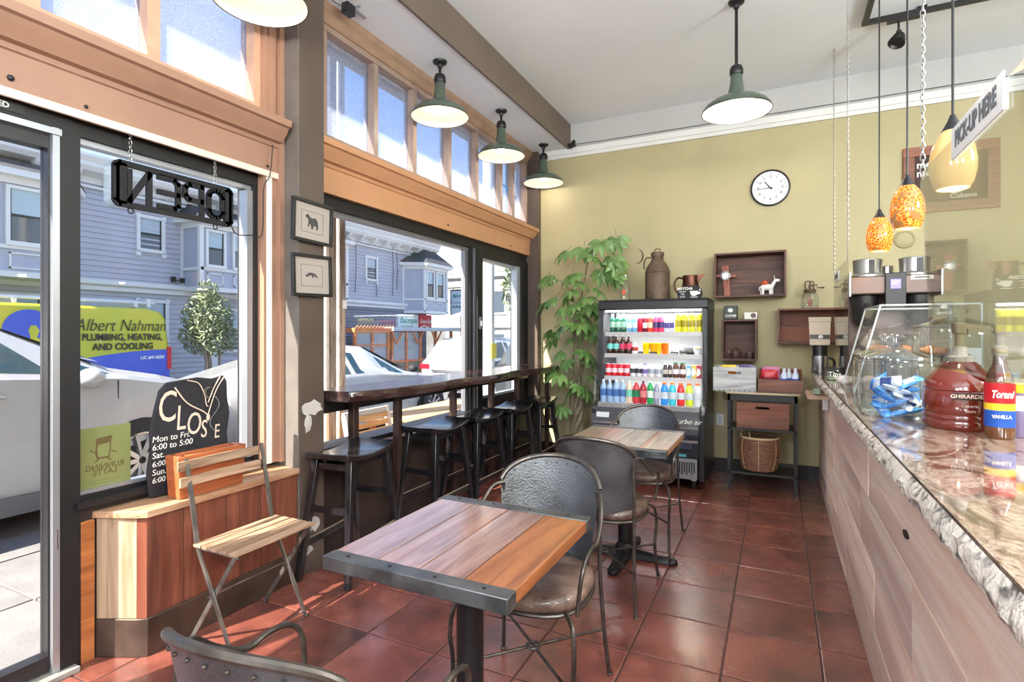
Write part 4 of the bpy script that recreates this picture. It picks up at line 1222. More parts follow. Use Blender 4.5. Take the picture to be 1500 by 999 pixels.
# ---- bench box under the first window
REDW = wood('redwood_board', srgb(84, 44, 32), srgb(136, 78, 58), 'z', 1.5, 0.45, saw=14, coat=0.2, c3=srgb(104, 50, 34), bstr=0.5, per=0.08)
BLONDW = wood('blond_board', srgb(140, 112, 88), srgb(184, 158, 132), 'z', 1.6, 0.6, bstr=0.35)
TOPW = wood('bench_top_wood', srgb(150, 104, 76), srgb(204, 166, 134), 'y', 1.6, 0.45, bstr=0.2)
bn = thing('window_bench', 'boxed redwood window bench with pale end board and dark metal kick plate', 'bench', (-2.55, 1.83, 0))
L_ = dict(parent=bn, world=True)
ys_ = [1.435, 1.60, 1.815, 2.02, 2.262]
for a, c in zip(ys_, ys_[1:]):
    MB().box(-2.485, -2.462, a + 0.0018, c - 0.0018, 0.16, 0.600).build('board', REDW, bevel=0.0015, **L_)
MB().prism([(-2.655, 1.337), (-2.497, 1.413), (-2.502, 1.432), (-2.655, 1.36)], 'z', 0.16, 0.600).build('end_board', BLONDW, bevel=0.002, **L_)
MB().prism([(-2.496, 1.414), (-2.462, 1.435), (-2.462, 1.4355), (-2.50, 1.4355)], 'z', 0.16, 0.600).build('corner_post', REDW, **L_)
MB().prism([(-2.66, 1.322), (-2.49, 1.398), (-2.445, 1.428), (-2.445, 2.262), (-2.66, 2.262)], 'z', 0.601, 0.632).build('top_board', TOPW, bevel=0.003, **L_)
MB().prism([(-2.658, 1.327), (-2.492, 1.404), (-2.45, 1.432), (-2.45, 2.262), (-2.658, 2.262)], 'z', 0.0, 0.165).build('kick_plate', mat('worn_brown_metal', srgb(86, 70, 62), 0.4, 0.6, var=0.3, vscale=6, rvar=.1), bevel=0.003, **L_)
MB().box(-2.659, -2.642, 1.273, 1.325, 0.0, 0.60).build('side_plank', ORANGEW, bevel=0.002, **L_)

# ---- slatted folding chair
SLW = wood('chair_slat', srgb(126, 96, 74), srgb(186, 154, 128), 'y', 2.4, 0.5, bstr=0.4)
FLAT = mat('flat_steel', srgb(132, 128, 124), 0.35, 0.8, var=0.25, vscale=12)
fc = thing('folding_chair', 'slatted wooden bistro folding chair standing before the window bench', 'chair', (-2.2, 1.79, 0))
L_ = dict(parent=fc, world=True)
for k in range(5):
    x0 = -2.345 + k * 0.058
    MB().box(x0, x0 + 0.046, 1.565, 2.01, 0.447, 0.460).build('slat', SLW, bevel=0.002, **L_)
for z, x in ((0.800, -2.402), (0.730, -2.385)):
    MB().surf(lambda u, v: (x + 0.012 * math.sin(math.pi * u) * -1, 1.535 + 0.42 * u, z - 0.022 + 0.044 * v), 10, 1, thick=(-0.011, 0, 0)).build('back_slat', SLW, bevel=0.002, **L_)
for y in (1.565, 1.965):
    yy = y + 0.015
    MB().bar((-2.10, yy, 0.0), (-2.335, yy, 0.44), 0.008, 0.02).bar((-2.335, yy, 0.44), (-2.365, yy, 0.60), 0.008, 0.02).bar((-2.365, yy, 0.60), (-2.415, yy, 0.83), 0.008, 0.02).build('back_leg', FLAT, **L_)
    MB().bar((-2.405, yy + 0.012, 0.0), (-2.10, yy + 0.012, 0.435), 0.008, 0.02).build('front_leg', FLAT, **L_)
    MB().bar((-2.345, yy, 0.443), (-2.065, yy, 0.443), 0.006, 0.014).build('seat_rail', FLAT, **L_)
MB().tube([(-2.24, 1.56, 0.245), (-2.24, 2.0, 0.245)], 0.004, 6).build('cross_rod', FLAT, **L_)
MB().tube([(-2.12, 1.56, 0.02), (-2.12, 2.0, 0.02)], 0.004, 6).build('cross_rod', FLAT, **L_)

# ---- planter box and closing-hours board
pl = thing('planter_box', 'small open redwood planter box on the window bench before the black board', 'box', (-2.51, 1.75, 0.634))
RW2 = wood('planter_redwood', srgb(134, 66, 38), srgb(190, 108, 66), 'y', 1.8, 0.45, bstr=0.3)
L_ = dict(parent=pl, world=True)
def pp(y0, y1, x0, x1, nm):
    MB().add([(x0, y0, .634), (x1, y0, .634), (x1, y1, .634), (x0, y1, .634), (x0 - .004 * (nm != 'end'), y0 - .012, .832), (x1 + .008, y0 - .012, .832), (x1 + .008, y1 + .012, .832), (x0, y1 + .012, .832)], [(0, 3, 2, 1), (4, 5, 6, 7), (0, 1, 5, 4), (1, 2, 6, 5), (2, 3, 7, 6), (3, 0, 4, 7)]).build(nm, RW2, bevel=.0015, **L_)
pp(1.60, 1.90, -2.482, -2.468, 'front_board')
pp(1.60, 1.90, -2.558, -2.545, 'back_board')
pp(1.586, 1.60, -2.556, -2.470, 'end_board')
pp(1.90, 1.914, -2.556, -2.470, 'end_board')
MB().box(-2.556, -2.47, 1.59, 1.91, 0.634, 0.65).build('bottom_board', RW2, **L_)

SLATE = mat('chalk_slate', srgb(34, 32, 38), 0.7, var=0.25, vscale=5, bmp=0.15)
CHALK = mat('chalk_beige', srgb(226, 200, 180), 0.8)
bd = thing('hours_board', 'black wavy edged board with painted word CLOSE, opening hours and hanging necklaces', 'sign', (-2.60, 1.72, 0.634))
pts = [(1.53, 0.64), (1.52, 0.75), (1.535, 0.86), (1.533, 0.95), (1.555, 1.05), (1.575, 1.13), (1.61, 1.165), (1.68, 1.172), (1.76, 1.18), (1.84, 1.168), (1.90, 1.180), (1.918, 1.15), (1.922, 1.06), (1.935, 0.98), (1.92, 0.88), (1.93, 0.78), (1.925, 0.64)]
MB().prism([(p[0], p[1]) for p in pts], 'x', -2.617, -2.598).build('board', SLATE, bd, world=True, bevel=0.003)
for chh, y, z, sz in (('C', 1.605, 1.045, 0.21), ('L', 1.672, 0.985, 0.17), ('O', 1.738, 0.948, 0.155), ('S', 1.79, 0.915, 0.125), ('E', 1.86, 0.893, 0.10)):
    text('letter', chh, sz, CHALK, (-2.5975, y, z), FX, bd, world=True, sx=0.62, shear=0.1)
for z, s_, sx_ in ((0.905, 'Mon to Fri.', 0.040), (0.868, '6:00 to 5:00', 0.040), (0.830, 'Sat.', 0.040), (0.79, '6:00', 0.036), (0.752, 'Sun.', 0.040), (0.715, '6:00', 0.036)):
    text('lettering', s_, sx_, PRINTW, (-2.5975, 1.537, z), FX, bd, world=True, align='LEFT', shear=0.1)
nk = thing('necklace', 'beige cord necklaces draped over the top of the black hours board', 'necklace', (-2.59, 1.78, 1.1))
def cord(pts, r, m, nm='cord'):
    MB().tube([(p[2] - nk.location.x if len(p) > 2 else -0.003, p[0] - 1.78, p[1] - 1.1) for p in [tuple(v) for v in smooth([(a[0], a[1], -2.592) for a in pts], 5)]], r, 6).build(nm, m, nk)
cord([(1.64, 1.14), (1.70, 1.06), (1.78, 1.01), (1.81, 0.985)], 0.0035, CHALK)
cord([(1.70, 1.17), (1.76, 1.15), (1.79, 1.09), (1.80, 1.04), (1.81, 1.03)], 0.0025, CHALK)
cord([(1.90, 1.175), (1.86, 1.12), (1.83, 1.05), (1.81, 0.99)], 0.0025, CHALK)
cord([(1.875, 1.175), (1.84, 1.12), (1.81, 1.05)], 0.0025, CHALK)
MB().ball((-0.002, 0.03, -0.125), (0.006, 0.009, 0.018), 10, 8).build('pendant', CHALK, nk)
b = MB()
for i in range(22):
    t_ = i / 21
    b.ball((-0.003, 0.055 + 0.03 * math.sin(t_ * 6) + 0.02 * t_, -0.01 - 0.19 * t_), 0.003, 6, 4)
tag(b.build('bead', STEEL, nk), kind='stuff')
MB().prism([(0.03 + 0.03 * math.cos(a), 0.0 + 0.03 * math.sin(a)) for a in [R(60 + i * 24) for i in range(11)]] + [(0.042 + 0.024 * math.cos(a), 0.0 + 0.024 * math.sin(a)) for a in [R(300 - i * 24) for i in range(11)]], 'x', -0.004, 0).build('crescent_charm', STEEL, nk)

# ---- poster on the glass, printed to be read from the street
POST = mat('olive_poster', srgb(120, 124, 74), 0.6, var=0.05, vscale=5)
PBR = mat('poster_brown', srgb(92, 76, 40), 0.7)
po = thing('window_poster', 'olive green poster with a coffee cup, taped low on the first window, seen reversed', 'poster', (-2.692, 1.385, 0.845))
MB().box(-0.0015, 0.0015, -0.113, 0.111, -0.14, 0.142).build('sheet', POST, po)
T_ = lambda pts: [(p[0], p[1]) for p in pts]
MB().prism(T_([(-0.035, 0.03), (-0.03, 0.075), (0.03, 0.085), (0.028, 0.03), (0.022, 0.0), (-0.028, 0.0)]), 'x', 0.0015, 0.002).build('cup_print', PBR, po)
MB().prism(T_([(-0.026, 0.036), (-0.024, 0.062), (0.024, 0.068), (0.022, 0.036), (0.018, 0.008), (-0.022, 0.008)]), 'x', 0.002, 0.0024).build('cup_print', POST, po)
MB().prism(T_([(-0.034, 0.075), (-0.028, 0.092), (0.03, 0.098), (0.036, 0.083)]), 'x', 0.0015, 0.0022).build('cup_print', PBR, po)
MB().bar((0.002, -0.035, 0.03), (0.002, -0.055, 0.045), .001, .005).bar((0.002, 0.03, 0.03), (0.002, 0.05, 0.02), .001, .005).bar((0.002, -0.02, 0.0), (0.002, -0.035, -0.012), .001, .006).bar((0.002, 0.015, 0.0), (0.002, 0.03, -0.012), .001, .006).build('cup_print', PBR, po)
text('lettering', 'RUNNING', 0.034, PBR, (0.0018, 0.005, -0.035), FNX, po, bold=0.0006, ext=0.0002)
text('lettering', 'LATTE', 0.034, PBR, (0.0018, 0.005, -0.060), FNX, po, bold=0.0006, ext=0.0002)
MB().box(0.0015, 0.0019, -0.06, 0.06, -0.096, -0.0945).build('printed_line', PBR, po)
MB().box(0.0015, 0.0019, -0.045, 0.045, -0.108, -0.1065).build('printed_line', PBR, po)

# ---- OPEN sign hung in the window, read from the street
os_ = thing('open_sign', 'black lit OPEN sign on chains in the first window, seen from behind', 'sign', (-2.60, 1.375, 1.96))
W0, H0 = 0.583, 0.205
def stroke(b, pts, w_=0.024, x0=-0.016, x1=0.0, closed=False):
    for p, q in zip(pts, pts[1:] + ([pts[0]] if closed else [])):
        b.bar((x0 / 2 + x1 / 2, p[0], p[1]), (x0 / 2 + x1 / 2, q[0], q[1]), abs(x1 - x0), w_, up=(1, 0, 0)) if False else None
        d = Vector((0, q[0] - p[0], q[1] - p[1])); n = Vector((0, -d.z, d.y)).normalized() * w_ / 2
        e = d.normalized() * min(w_ * 0.35, d.length * 0.3)
        P_, Q_ = Vector((0, p[0], p[1])) - e, Vector((0, q[0], q[1])) + e
        quad = [P_ + n, Q_ + n, Q_ - n, P_ - n]
        b.prism([(v.y, v.z) for v in quad], 'x', x0, x1)
def rrect(y0, y1, z0, z1, r, k=4):
    out = []
    for cy, cz, a0 in ((y1 - r, z1 - r, 0), (y0 + r, z1 - r, 90), (y0 + r, z0 + r, 180), (y1 - r, z0 + r, 270)):
        for i in range(k + 1):
            a = R(a0 + 90 * i / k); out.append((cy + r * math.cos(a), cz + r * math.sin(a)))
    return out
SBL = mat('sign_black', srgb(16, 15, 18), 0.7)
b = MB(); stroke(b, rrect(0.013, W0 - 0.013, 0.012, H0 - 0.012, 0.02), 0.026, closed=True)
b.prism(rrect(0.012, 0.058, 0.012, H0 - 0.012, 0.01), 'x', -0.016, 0); b.prism(rrect(W0 - 0.05, W0 - 0.01, 0.012, H0 - 0.012, 0.01), 'x', -0.016, 0)
b.build('frame', SBL, os_)
b = MB(); stroke(b, [(0.068, 0.165), (0.068, 0.03), (0.155, 0.172), (0.155, 0.035)]); b.build('letter', SBL, os_)
b = MB(); stroke(b, [(0.20, 0.172), (0.272, 0.172), (0.29, 0.155), (0.29, 0.05), (0.272, 0.035), (0.20, 0.035)]); stroke(b, [(0.20, 0.103), (0.29, 0.103)]); b.build('letter', SBL, os_)
b = MB(); stroke(b, [(0.41, 0.035), (0.41, 0.172), (0.345, 0.172), (0.325, 0.155), (0.325, 0.115), (0.345, 0.098), (0.41, 0.098)]); b.build('letter', SBL, os_)
b = MB(); stroke(b, rrect(0.448, 0.525, 0.035, 0.172, 0.035), closed=True); b.build('letter', SBL, os_)
CLR = mat('clear_side', srgb(190, 205, 215), 0.15, alpha=0.35)
b = MB(); stroke(b, rrect(0.004, W0 - 0.004, 0.004, H0 - 0.004, 0.022), 0.006, -0.075, -0.016, closed=True)
b.build('side_band', CLR, os_)
for cy in (0.076, 0.485):
    b = MB()
    for i in range(7):
        b.tube([(-0.01 + (0.006 if i % 2 else 0) * math.cos(a), cy + (0.0 if i % 2 else 0.006) * math.cos(a), H0 + 0.012 + i * 0.019 + 0.011 * math.sin(a)) for a in [math.tau * k / 8 for k in range(8)]], 0.0015, 4, closed=True)
    tag(b.build('chain', STEEL, os_), kind='stuff')
    MB().tube([(-0.008, cy + 0.012 * math.cos(a), -0.012 + 0.012 * math.sin(a)) for a in [math.tau * k / 12 for k in range(12)]], 0.003, 5, closed=True).build('hook', SBL, os_)
MB().tube(smooth([(-0.008, 0.575, 0.01), (-0.008, 0.61, -0.03), (-0.005, 0.70, -0.02), (0.0, 0.762, 0.0), (0.01, 0.765, 0.25), (0.03, 0.79, 0.33), (0.04, 0.80, 0.5)]), 0.003, 6).build('cord', BLACK, os_)

# ---- framed drawings on the pier
MATB = mat('mat_board', srgb(166, 156, 148), 0.8)
INK = mat('ink_grey', srgb(70, 66, 66), 0.8)
def picture(label, y, z, w_, h_, tilt, draw):
    p = thing('picture_frame', label, 'picture', (-2.452, y, z), 0)
    p.rotation_euler = (R(tilt), 0, 0)
    f = 0.019
    for nm, bx in (('rail', (0, 0.022, -w_ / 2, w_ / 2, h_ / 2 - f, h_ / 2)), ('rail', (0, 0.022, -w_ / 2, w_ / 2, -h_ / 2, -h_ / 2 + f)), ('rail', (0, 0.022, -w_ / 2, -w_ / 2 + f, -h_ / 2 + f, h_ / 2 - f)), ('rail', (0, 0.022, w_ / 2 - f, w_ / 2, -h_ / 2 + f, h_ / 2 - f))):
        MB().box(*bx).build(nm, BLACK, p, bevel=0.002)
    MB().box(0, 0.008, -w_ / 2 + f, w_ / 2 - f, -h_ / 2 + f, h_ / 2 - f).build('mat_board', MATB, p)
    b = MB(); a, c = w_ * 0.27, h_ * 0.25
    stroke(b, [(-a, -c), (a, -c), (a, c), (-a, c)], 0.0022, 0.008, 0.0086, closed=True)
    b.build('border_line', INK, p)
    b = MB()
    for q in draw: b.prism(q, 'x', 0.008, 0.0088)
    b.build('drawing', INK, p)
DINO = [[(-0.05, 0.035), (-0.035, 0.045), (-0.02, 0.03), (-0.005, 0.022), (0.02, 0.03), (0.04, 0.012), (0.045, -0.02), (0.04, -0.04), (0.03, -0.04), (0.028, -0.02), (0.01, -0.018), (0.005, -0.04), (-0.008, -0.04), (-0.01, -0.02), (-0.02, -0.01), (-0.028, -0.03), (-0.036, -0.03), (-0.03, 0.0), (-0.032, 0.015), (-0.045, 0.022), (-0.055, 0.03)]]
BEAST = [[(-0.05, 0.0), (-0.035, 0.008), (-0.02, 0.018), (0.0, 0.016), (0.02, 0.014), (0.04, -0.002), (0.045, -0.012), (0.03, -0.008), (0.015, 0.0), (0.01, -0.012), (0.0, -0.012), (0.0, 0.0), (-0.02, 0.0), (-0.03, -0.008), (-0.05, -0.006)]]
picture('upper of two black framed drawings on the pier, showing a long necked beast', 2.355, 2.045, 0.305, 0.245, -1.5, DINO)
picture('lower of two black framed drawings on the pier, showing a small crouching animal', 2.352, 1.735, 0.30, 0.245, 1.5, BEAST)
MB_dev = thing('door_sensor', 'small black wired sensor box on the low ceiling above the pier', 'sensor', (-2.47, 2.68, 3.5))
MB().box(-0.025, 0.025, -0.035, 0.035, -0.065, 0.0).build('box', BLACK, MB_dev)
MB().box(-0.012, 0.012, -0.012, 0.16, -0.008, 0.0).box(-0.09, 0.06, 0.03, 0.05, -0.006, 0).build('bracket', STEEL, MB_dev)
MB().tube(smooth([(0, -0.03, -0.04), (-0.02, -0.12, -0.03), (-0.04, -0.2, -0.005)]), 0.003, 5).build('cord', BLACK, MB_dev)
dv = thing('corner_device', 'small black spotlight clipped where the ceiling step meets the back wall', 'spotlight', (-2.10, 5.82, 3.53))
MB().ball((0, 0, -0.02), (0.03, 0.03, 0.03), 10, 8).box(-0.04, 0.04, 0.01, 0.05, -0.02, 0.01).bar((0.02, -0.02, -0.02), (0.06, -0.05, 0.01), 0.03, 0.03).build('housing', BLACK, dv)
MB().tube([(0.03, 0.03, 0.0), (0.4, 0.045, 0.0), (0.8, 0.05, 0.0), (2.6, 0.05, 0.0), (5, 0.05, 0.0)], 0.003, 5).build('cord', BLACK, dv)

# ---- green pendant lamps
ENAM = mat('green_enamel', srgb(74, 88, 76), 0.28, coat=0.6, var=0.1)
INN = mat('white_enamel', srgb(206, 192, 170), 0.35)
BULB, ntu, bsu = newmat('lamp_bulb'); bsu.inputs['Emission Color'].default_value = (1, 0.93, 0.82, 1); bsu.inputs['Emission Strength'].default_value = 3
def pendant(label, x, y, zc, zr, r, k=1.0):
    p = thing('pendant_lamp', label, 'lamp', (x, y, zr), 0, 'green enamel barn pendants')
    out = [(r, 0), (r * 0.985, 0.018), (r * 0.90, 0.045), (r * 0.72, 0.075), (r * 0.5, 0.095), (r * 0.30, 0.108), (r * 0.25, 0.125), (0.044, 0.20), (0.038, 0.262)]
    inn = [(0.03, 0.12), (r * 0.28, 0.102), (r * 0.5, 0.089), (r * 0.71, 0.070), (r * 0.885, 0.042), (r * 0.965, 0.016), (r * 0.985, 0.0), (r, 0)]
    sh = MB().lathe(out, 40).build('shade', ENAM, p)
    MB().lathe(inn, 40).build('shade_lining', INN, sh)
    MB().tube([(r * math.cos(a), r * math.sin(a), 0) for a in [math.tau * i / 40 for i in range(40)]], 0.0035, 6, closed=True).build('shade_rim', BLACK, sh)
    MB().lathe([(0.041, 0.26), (0.046, 0.268), (0.046, 0.30), (0.036, 0.325), (0.018, 0.335), (0, 0.335)], 20).build('socket', BLACK, p)
    MB().lathe([(0.0, 0.33), (0.011, 0.33), (0.011, zc - zr - 0.02), (0, zc - zr - 0.02)], 10).build('stem', IRON, p)
    h = zc - zr
    MB().lathe([(0.0, h - 0.05), (0.018, h - 0.05), (0.022, h - 0.03), (0.052, h - 0.014), (0.056, h), (0, h)], 20).build('canopy', BLACK, p)
    MB().ball((0, 0, 0.05), (0.03, 0.03, 0.036), 12, 8).build('bulb', BULB, p)
    d = bpy.data.lights.new('lamp_light', 'POINT'); d.energy = 1.6 * k; d.color = (1, 0.93, 0.84); d.shadow_soft_size = 0.04
    o = bpy.data.objects.new('lamp_light', d); COL.objects.link(o); o.parent = p; o.location = (0, 0, -0.02)
    return p
pendant('green enamel pendant lamp at the top left, before the pier, cut by the frame', -2.35, 1.92, 3.5, 3.07, 0.228)
pendant('green enamel pendant lamp nearest after the pier, above the window bar', -2.35, 3.55, 3.5, 3.07, 0.222)
pendant('middle green enamel pendant lamp over the window bar, second beyond the pier', -2.35, 4.59, 3.5, 3.07, 0.222)
pendant('farthest green enamel pendant lamp over the window bar, near the back wall', -2.35, 5.62, 3.5, 3.07, 0.222)
pendant('long stemmed green enamel pendant lamp hanging alone in the middle of the room', -0.27, 4.23, 3.78, 2.99, 0.235, 4)
# ================================================================ DRINKS FRIDGE
FB = mat('fridge_black', srgb(34, 34, 38), 0.35, var=0.15)
FG = mat('fridge_grey', srgb(62, 62, 68), 0.4)
FW = mat('fridge_white', srgb(226, 230, 232), 0.4)
SHG = mat('shelf_grey', srgb(186, 184, 184), 0.35, 0.3)
LED, nle, ble = newmat('led_strip'); ble.inputs['Emission Color'].default_value = (0.95, 0.97, 1, 1); ble.inputs['Emission Strength'].default_value = 7
fr = thing('drinks_fridge', 'black open front drinks fridge with four lit shelves against the ochre wall', 'fridge', (-1.08, 5.4, 0))
F_ = dict(parent=fr, world=True)
X0, X1 = -1.60, -0.58
for x in (X0, X1 - 0.045):
    MB().prism([(5.82, 0.10), (5.02, 0.10), (5.02, 0.68), (5.24, 0.76), (5.26, 1.70), (5.82, 1.72)], 'x', x, x + 0.045).build('side_panel', FB, bevel=0.004, **F_)
MB().box(X0 + 0.045, X1 - 0.045, 5.76, 5.82, 0.10, 1.72).build('back_panel', FB, **F_)
b = MB().box(X0 + 0.045, X1 - 0.045, 5.735, 5.76, 0.74, 1.62)
for i in range(60):
    x = X0 + 0.055 + i * 0.0154
    b.box(x, x + 0.006, 5.728, 5.735, 0.74, 1.62)
tag(b.build('ribbed_liner', FW, **F_), kind='stuff')
MB().prism([(5.25, 1.625), (5.235, 1.64), (5.235, 1.70), (5.26, 1.725), (5.82, 1.725), (5.82, 1.60), (5.40, 1.60)], 'x', X0 - 0.004, X1 + 0.004).build('canopy', FB, bevel=0.005, **F_)
MB().box(X0 + 0.06, X1 - 0.06, 5.265, 5.285, 1.606, 1.618).build('led_strip', LED, **F_)
ld = bpy.data.lights.new('fridge_light', 'AREA'); ld.shape = 'RECTANGLE'; ld.size, ld.size_y, ld.energy = 0.9, 0.05, 9
ldo = bpy.data.objects.new('fridge_light', ld); COL.objects.link(ldo); ldo.location = (-1.09, 5.33, 1.59); ldo.rotation_euler = (R(20), 0, 0)
for z, y0 in ((1.405, 5.30), (1.195, 5.29), (0.975, 5.28)):
    s_ = MB().box(X0 + 0.05, X1 - 0.05, y0, 5.73, z - 0.012, z).build('shelf', SHG, **F_)
    MB().box(X0 + 0.05, X1 - 0.05, y0 - 0.012, y0, z - 0.034, z + 0.006).build('price_rail', SHG, s_, world=True)
    l2 = bpy.data.lights.new('shelf_light', 'AREA'); l2.shape = 'RECTANGLE'; l2.size, l2.size_y, l2.energy = 0.9, 0.03, 2.2
    o2 = bpy.data.objects.new('shelf_light', l2); COL.objects.link(o2); o2.location = (-1.09, y0 + 0.03, z - 0.025); o2.rotation_euler = (R(15), 0, 0)
MB().box(X0 + 0.05, X1 - 0.05, 5.06, 5.73, 0.70, 0.742).build('deck', SHG, **F_)
b = MB()
for i in range(48): b.box(X0 + 0.06 + i * 0.019, X0 + 0.071 + i * 0.019, 5.055, 5.062, 0.706, 0.738)
tag(b.build('deck_grille', STEEL, **F_), kind='stuff')
MB().prism([(5.0, 0.60), (5.05, 0.70), (5.1, 0.70), (5.1, 0.50), (5.0, 0.50)], 'x', X0, X1 - 0.046).build('front_panel', FG, **F_)
for z0, z1 in ((0.575, 0.595), (0.455, 0.475)):
    MB().box(X0 + 0.02, X1 - 0.05, 4.99, 5.03, z0 - .02, z1 - .02).build('trim_strip', STEEL, **F_)
MB().box(X0, X1 - 0.046, 5.01, 5.08, 0.30, 0.55).build('lower_panel', FB, **F_)
MB().box(X0 + 0.02, X1 - 0.06, 5.015, 5.05, 0.11, 0.29).build('vent_panel', mat('vent_grey', srgb(150, 152, 156), 0.4, 0.3), **F_)
b = MB()
for i in range(44):
    x = X0 + 0.05 + i * 0.0205
    b.box(x, x + 0.009, 5.010, 5.016, 0.17 if i % 2 else 0.15, 0.26)
tag(b.build('vent_slot', BLACK, **F_), kind='stuff')
MB().box(X0 + 0.05, X0 + 0.17, 5.005, 5.03, 0.60, 0.655).build('paper_label', FW, **F_)
MB().box(-0.80, -0.68, 5.0, 5.012, 0.375, 0.44).build('instruction_label', mat('dark_label', srgb(46, 50, 66), 0.5), **F_)
text('lettering', 'Turbo air', 0.062, PRINTW, (-0.72, 4.985, 0.62), FNY, fr, world=True, shear=0.35, align='CENTER')
MB().box(X1 - .05 - 0.2, X1 - .05 - 0.1, 5.0, 5.012, 0.305, 0.33).build('power_switch', mat('teal_light', srgb(80, 160, 170), 0.4), **F_)
for x in (X0 + 0.10, X1 - 0.10):
    MB().box(x - 0.02, x + 0.02, 5.10, 5.16, 0.075, 0.105).build('caster_fork', STEEL, **F_)
    T = Matrix.Translation((x, 5.13, 0.045)) @ Matrix.Rotation(R(90), 4, 'Y')
    MB().lathe([(0, -0.016), (0.04, -0.016), (0.045, -0.008), (0.045, 0.008), (0.04, 0.016), (0, 0.016)], 20, M=T).build('caster', BLACK, **F_)
    MB().box(x - 0.03, x + 0.03, 5.6, 5.72, 0.0, 0.105).build('rear_foot', BLACK, **F_)
for x in (X0 + 0.003, X1 - 0.012):
    MB().prism([(5.24, 0.76), (5.05, 0.74), (5.23, 1.62), (5.26, 1.62)], 'x', x, x + 0.006).build('side_glass', CASEGLASS, **F_)

# ---- what stands in it
CM = {}
def cmat(rgb, metal=0, rough=0.3):
    k = (rgb, metal)
    if k not in CM: CM[k] = mat('print_%d_%d_%d' % rgb, srgb(*rgb), rough, metal)
    return CM[k]
ALU = cmat((205, 207, 210), 0.9)
PROTO = {}
def can(r, h, body, band, x, y, z, label, group, rx=0):
    k = ('can', r, h, body, band)
    if k in PROTO:
        return copy_tree(PROTO[k], (x, y, z), random.uniform(-.5, .5), label=label, group=group)
    t = thing('drink_can', label, 'can', (x, y, z), 0, group)
    MB().lathe([(0, 0), (r * 0.8, 0.0), (r, 0.008), (r, h - 0.012), (r * 0.86, h - 0.003)], 18).build('body', cmat(body, 0.3), t)
    MB().lathe([(r * 0.87, h - 0.003), (r * 0.88, h), (r * 0.82, h), (r * 0.8, h - 0.004), (0, h - 0.004)], 18).build('lid', ALU, t)
    if band: MB().lathe([(r + 0.0006, h * 0.30), (r + 0.0006, h * 0.66)], 18).build('label_band', cmat(band), t)
    PROTO[k] = t
    return t
def bottle(r, h, body, band, cap, x, y, z, label, group, wide=0.35):
    k = ('bt', r, h, body, band, cap)
    if k in PROTO:
        return copy_tree(PROTO[k], (x, y, z), random.uniform(-.5, .5), label=label, group=group)
    t = thing('drink_bottle', label, 'bottle', (x, y, z), 0, group)
    MB().lathe([(0, 0), (r * 0.85, 0.0), (r, 0.01), (r, h * 0.22), (r * 0.95, h * 0.25), (r, h * 0.28), (r, h * 0.60), (r * 0.94, h * 0.70), (r * wide * 1.3, h * 0.86), (r * wide, h * 0.90), (r * wide, h * 0.93), (0, h * 0.93)], 18).build('body', cmat(body, 0, 0.15), t)
    MB().lathe([(0, h * 0.915), (r * wide * 1.15, h * 0.915), (r * wide * 1.15, h * 0.995), (r * wide * 0.9, h), (0, h)], 14).build('cap', cmat(cap), t)
    if band: MB().lathe([(r + 0.001, h * 0.28), (r + 0.001, h * 0.58)], 18).build('label_band', cmat(band), t)
    PROTO[k] = t
    return t
def ux(u): return -1.53 + (u - 60) / 540 * 0.90     # along the shelf
Z1, Z2, Z3, Z4 = 1.4055, 1.1955, 0.9755, 0.7425
YF = 5.335
def row(items):
    for f in items: f()
top = 'drinks on the top fridge shelf'
for u, od in ((88, 'first'), (121, 'second'), (155, 'third')): bottle(0.027, 0.185, (20, 84, 60), (150, 190, 170), (214, 214, 210), ux(u), YF, Z1, '%s green glass water bottle from the left end of the top fridge shelf' % od, top)
for u, od in ((190, 'left'), (222, 'right')): can(0.027, 0.15, (120, 178, 214), (196, 222, 238), ux(u), YF, Z1, '%s one of two light blue cans on the top fridge shelf' % od, top)
can(0.027, 0.145, (200, 24, 52), None, ux(252), YF, Z1, 'plain crimson can right of the light blue cans on the top fridge shelf', top)
can(0.025, 0.145, (110, 22, 44), (226, 210, 214), ux(280), YF, Z1, 'dark red can with pale band on the top fridge shelf', top)
can(0.027, 0.15, (226, 74, 56), (240, 190, 160), ux(310), YF, Z1, 'orange-red can with peach band on the top fridge shelf', top)
for u, od in ((343, 'left'), (373, 'right')): can(0.027, 0.155, (222, 70, 108), (52, 40, 96), ux(u), YF, Z1, '%s one of two pink cans with dark purple band on the top fridge shelf' % od, top)
for u, od in ((404, 'left'), (432, 'right')): can(0.022, 0.145, (214, 216, 228), (74, 60, 140), ux(u), YF, Z1, '%s one of two slim white and violet cans on the top fridge shelf' % od, top)
for u, od in ((468, 'leftmost'), (505, 'second'), (544, 'third'), (584, 'rightmost')): can(0.031, 0.178, (220, 212, 48), (150, 140, 30), ux(u), YF, Z1, '%s of the four tall yellow cans on the top fridge shelf' % od, top)
sec = 'drinks on the second fridge shelf'
for u, od in ((75, 'left'), (112, 'right')): bottle(0.031, 0.175, (60, 40, 28), (120, 208, 200), (40, 30, 26), ux(u), YF - .01, Z2, '%s one of two dark bottles with turquoise label on the second fridge shelf' % od, sec)
for u, od in ((150, 'left'), (187, 'right')): bottle(0.031, 0.175, (60, 40, 28), (214, 60, 98), (40, 30, 26), ux(u), YF - .01, Z2, '%s one of two dark bottles with pink label on the second fridge shelf' % od, sec)
bottle(0.030, 0.12, (228, 226, 222), (170, 60, 50), (214, 210, 206), ux(224), YF - .02, Z2, 'small white bottle with red print on the second fridge shelf', sec)
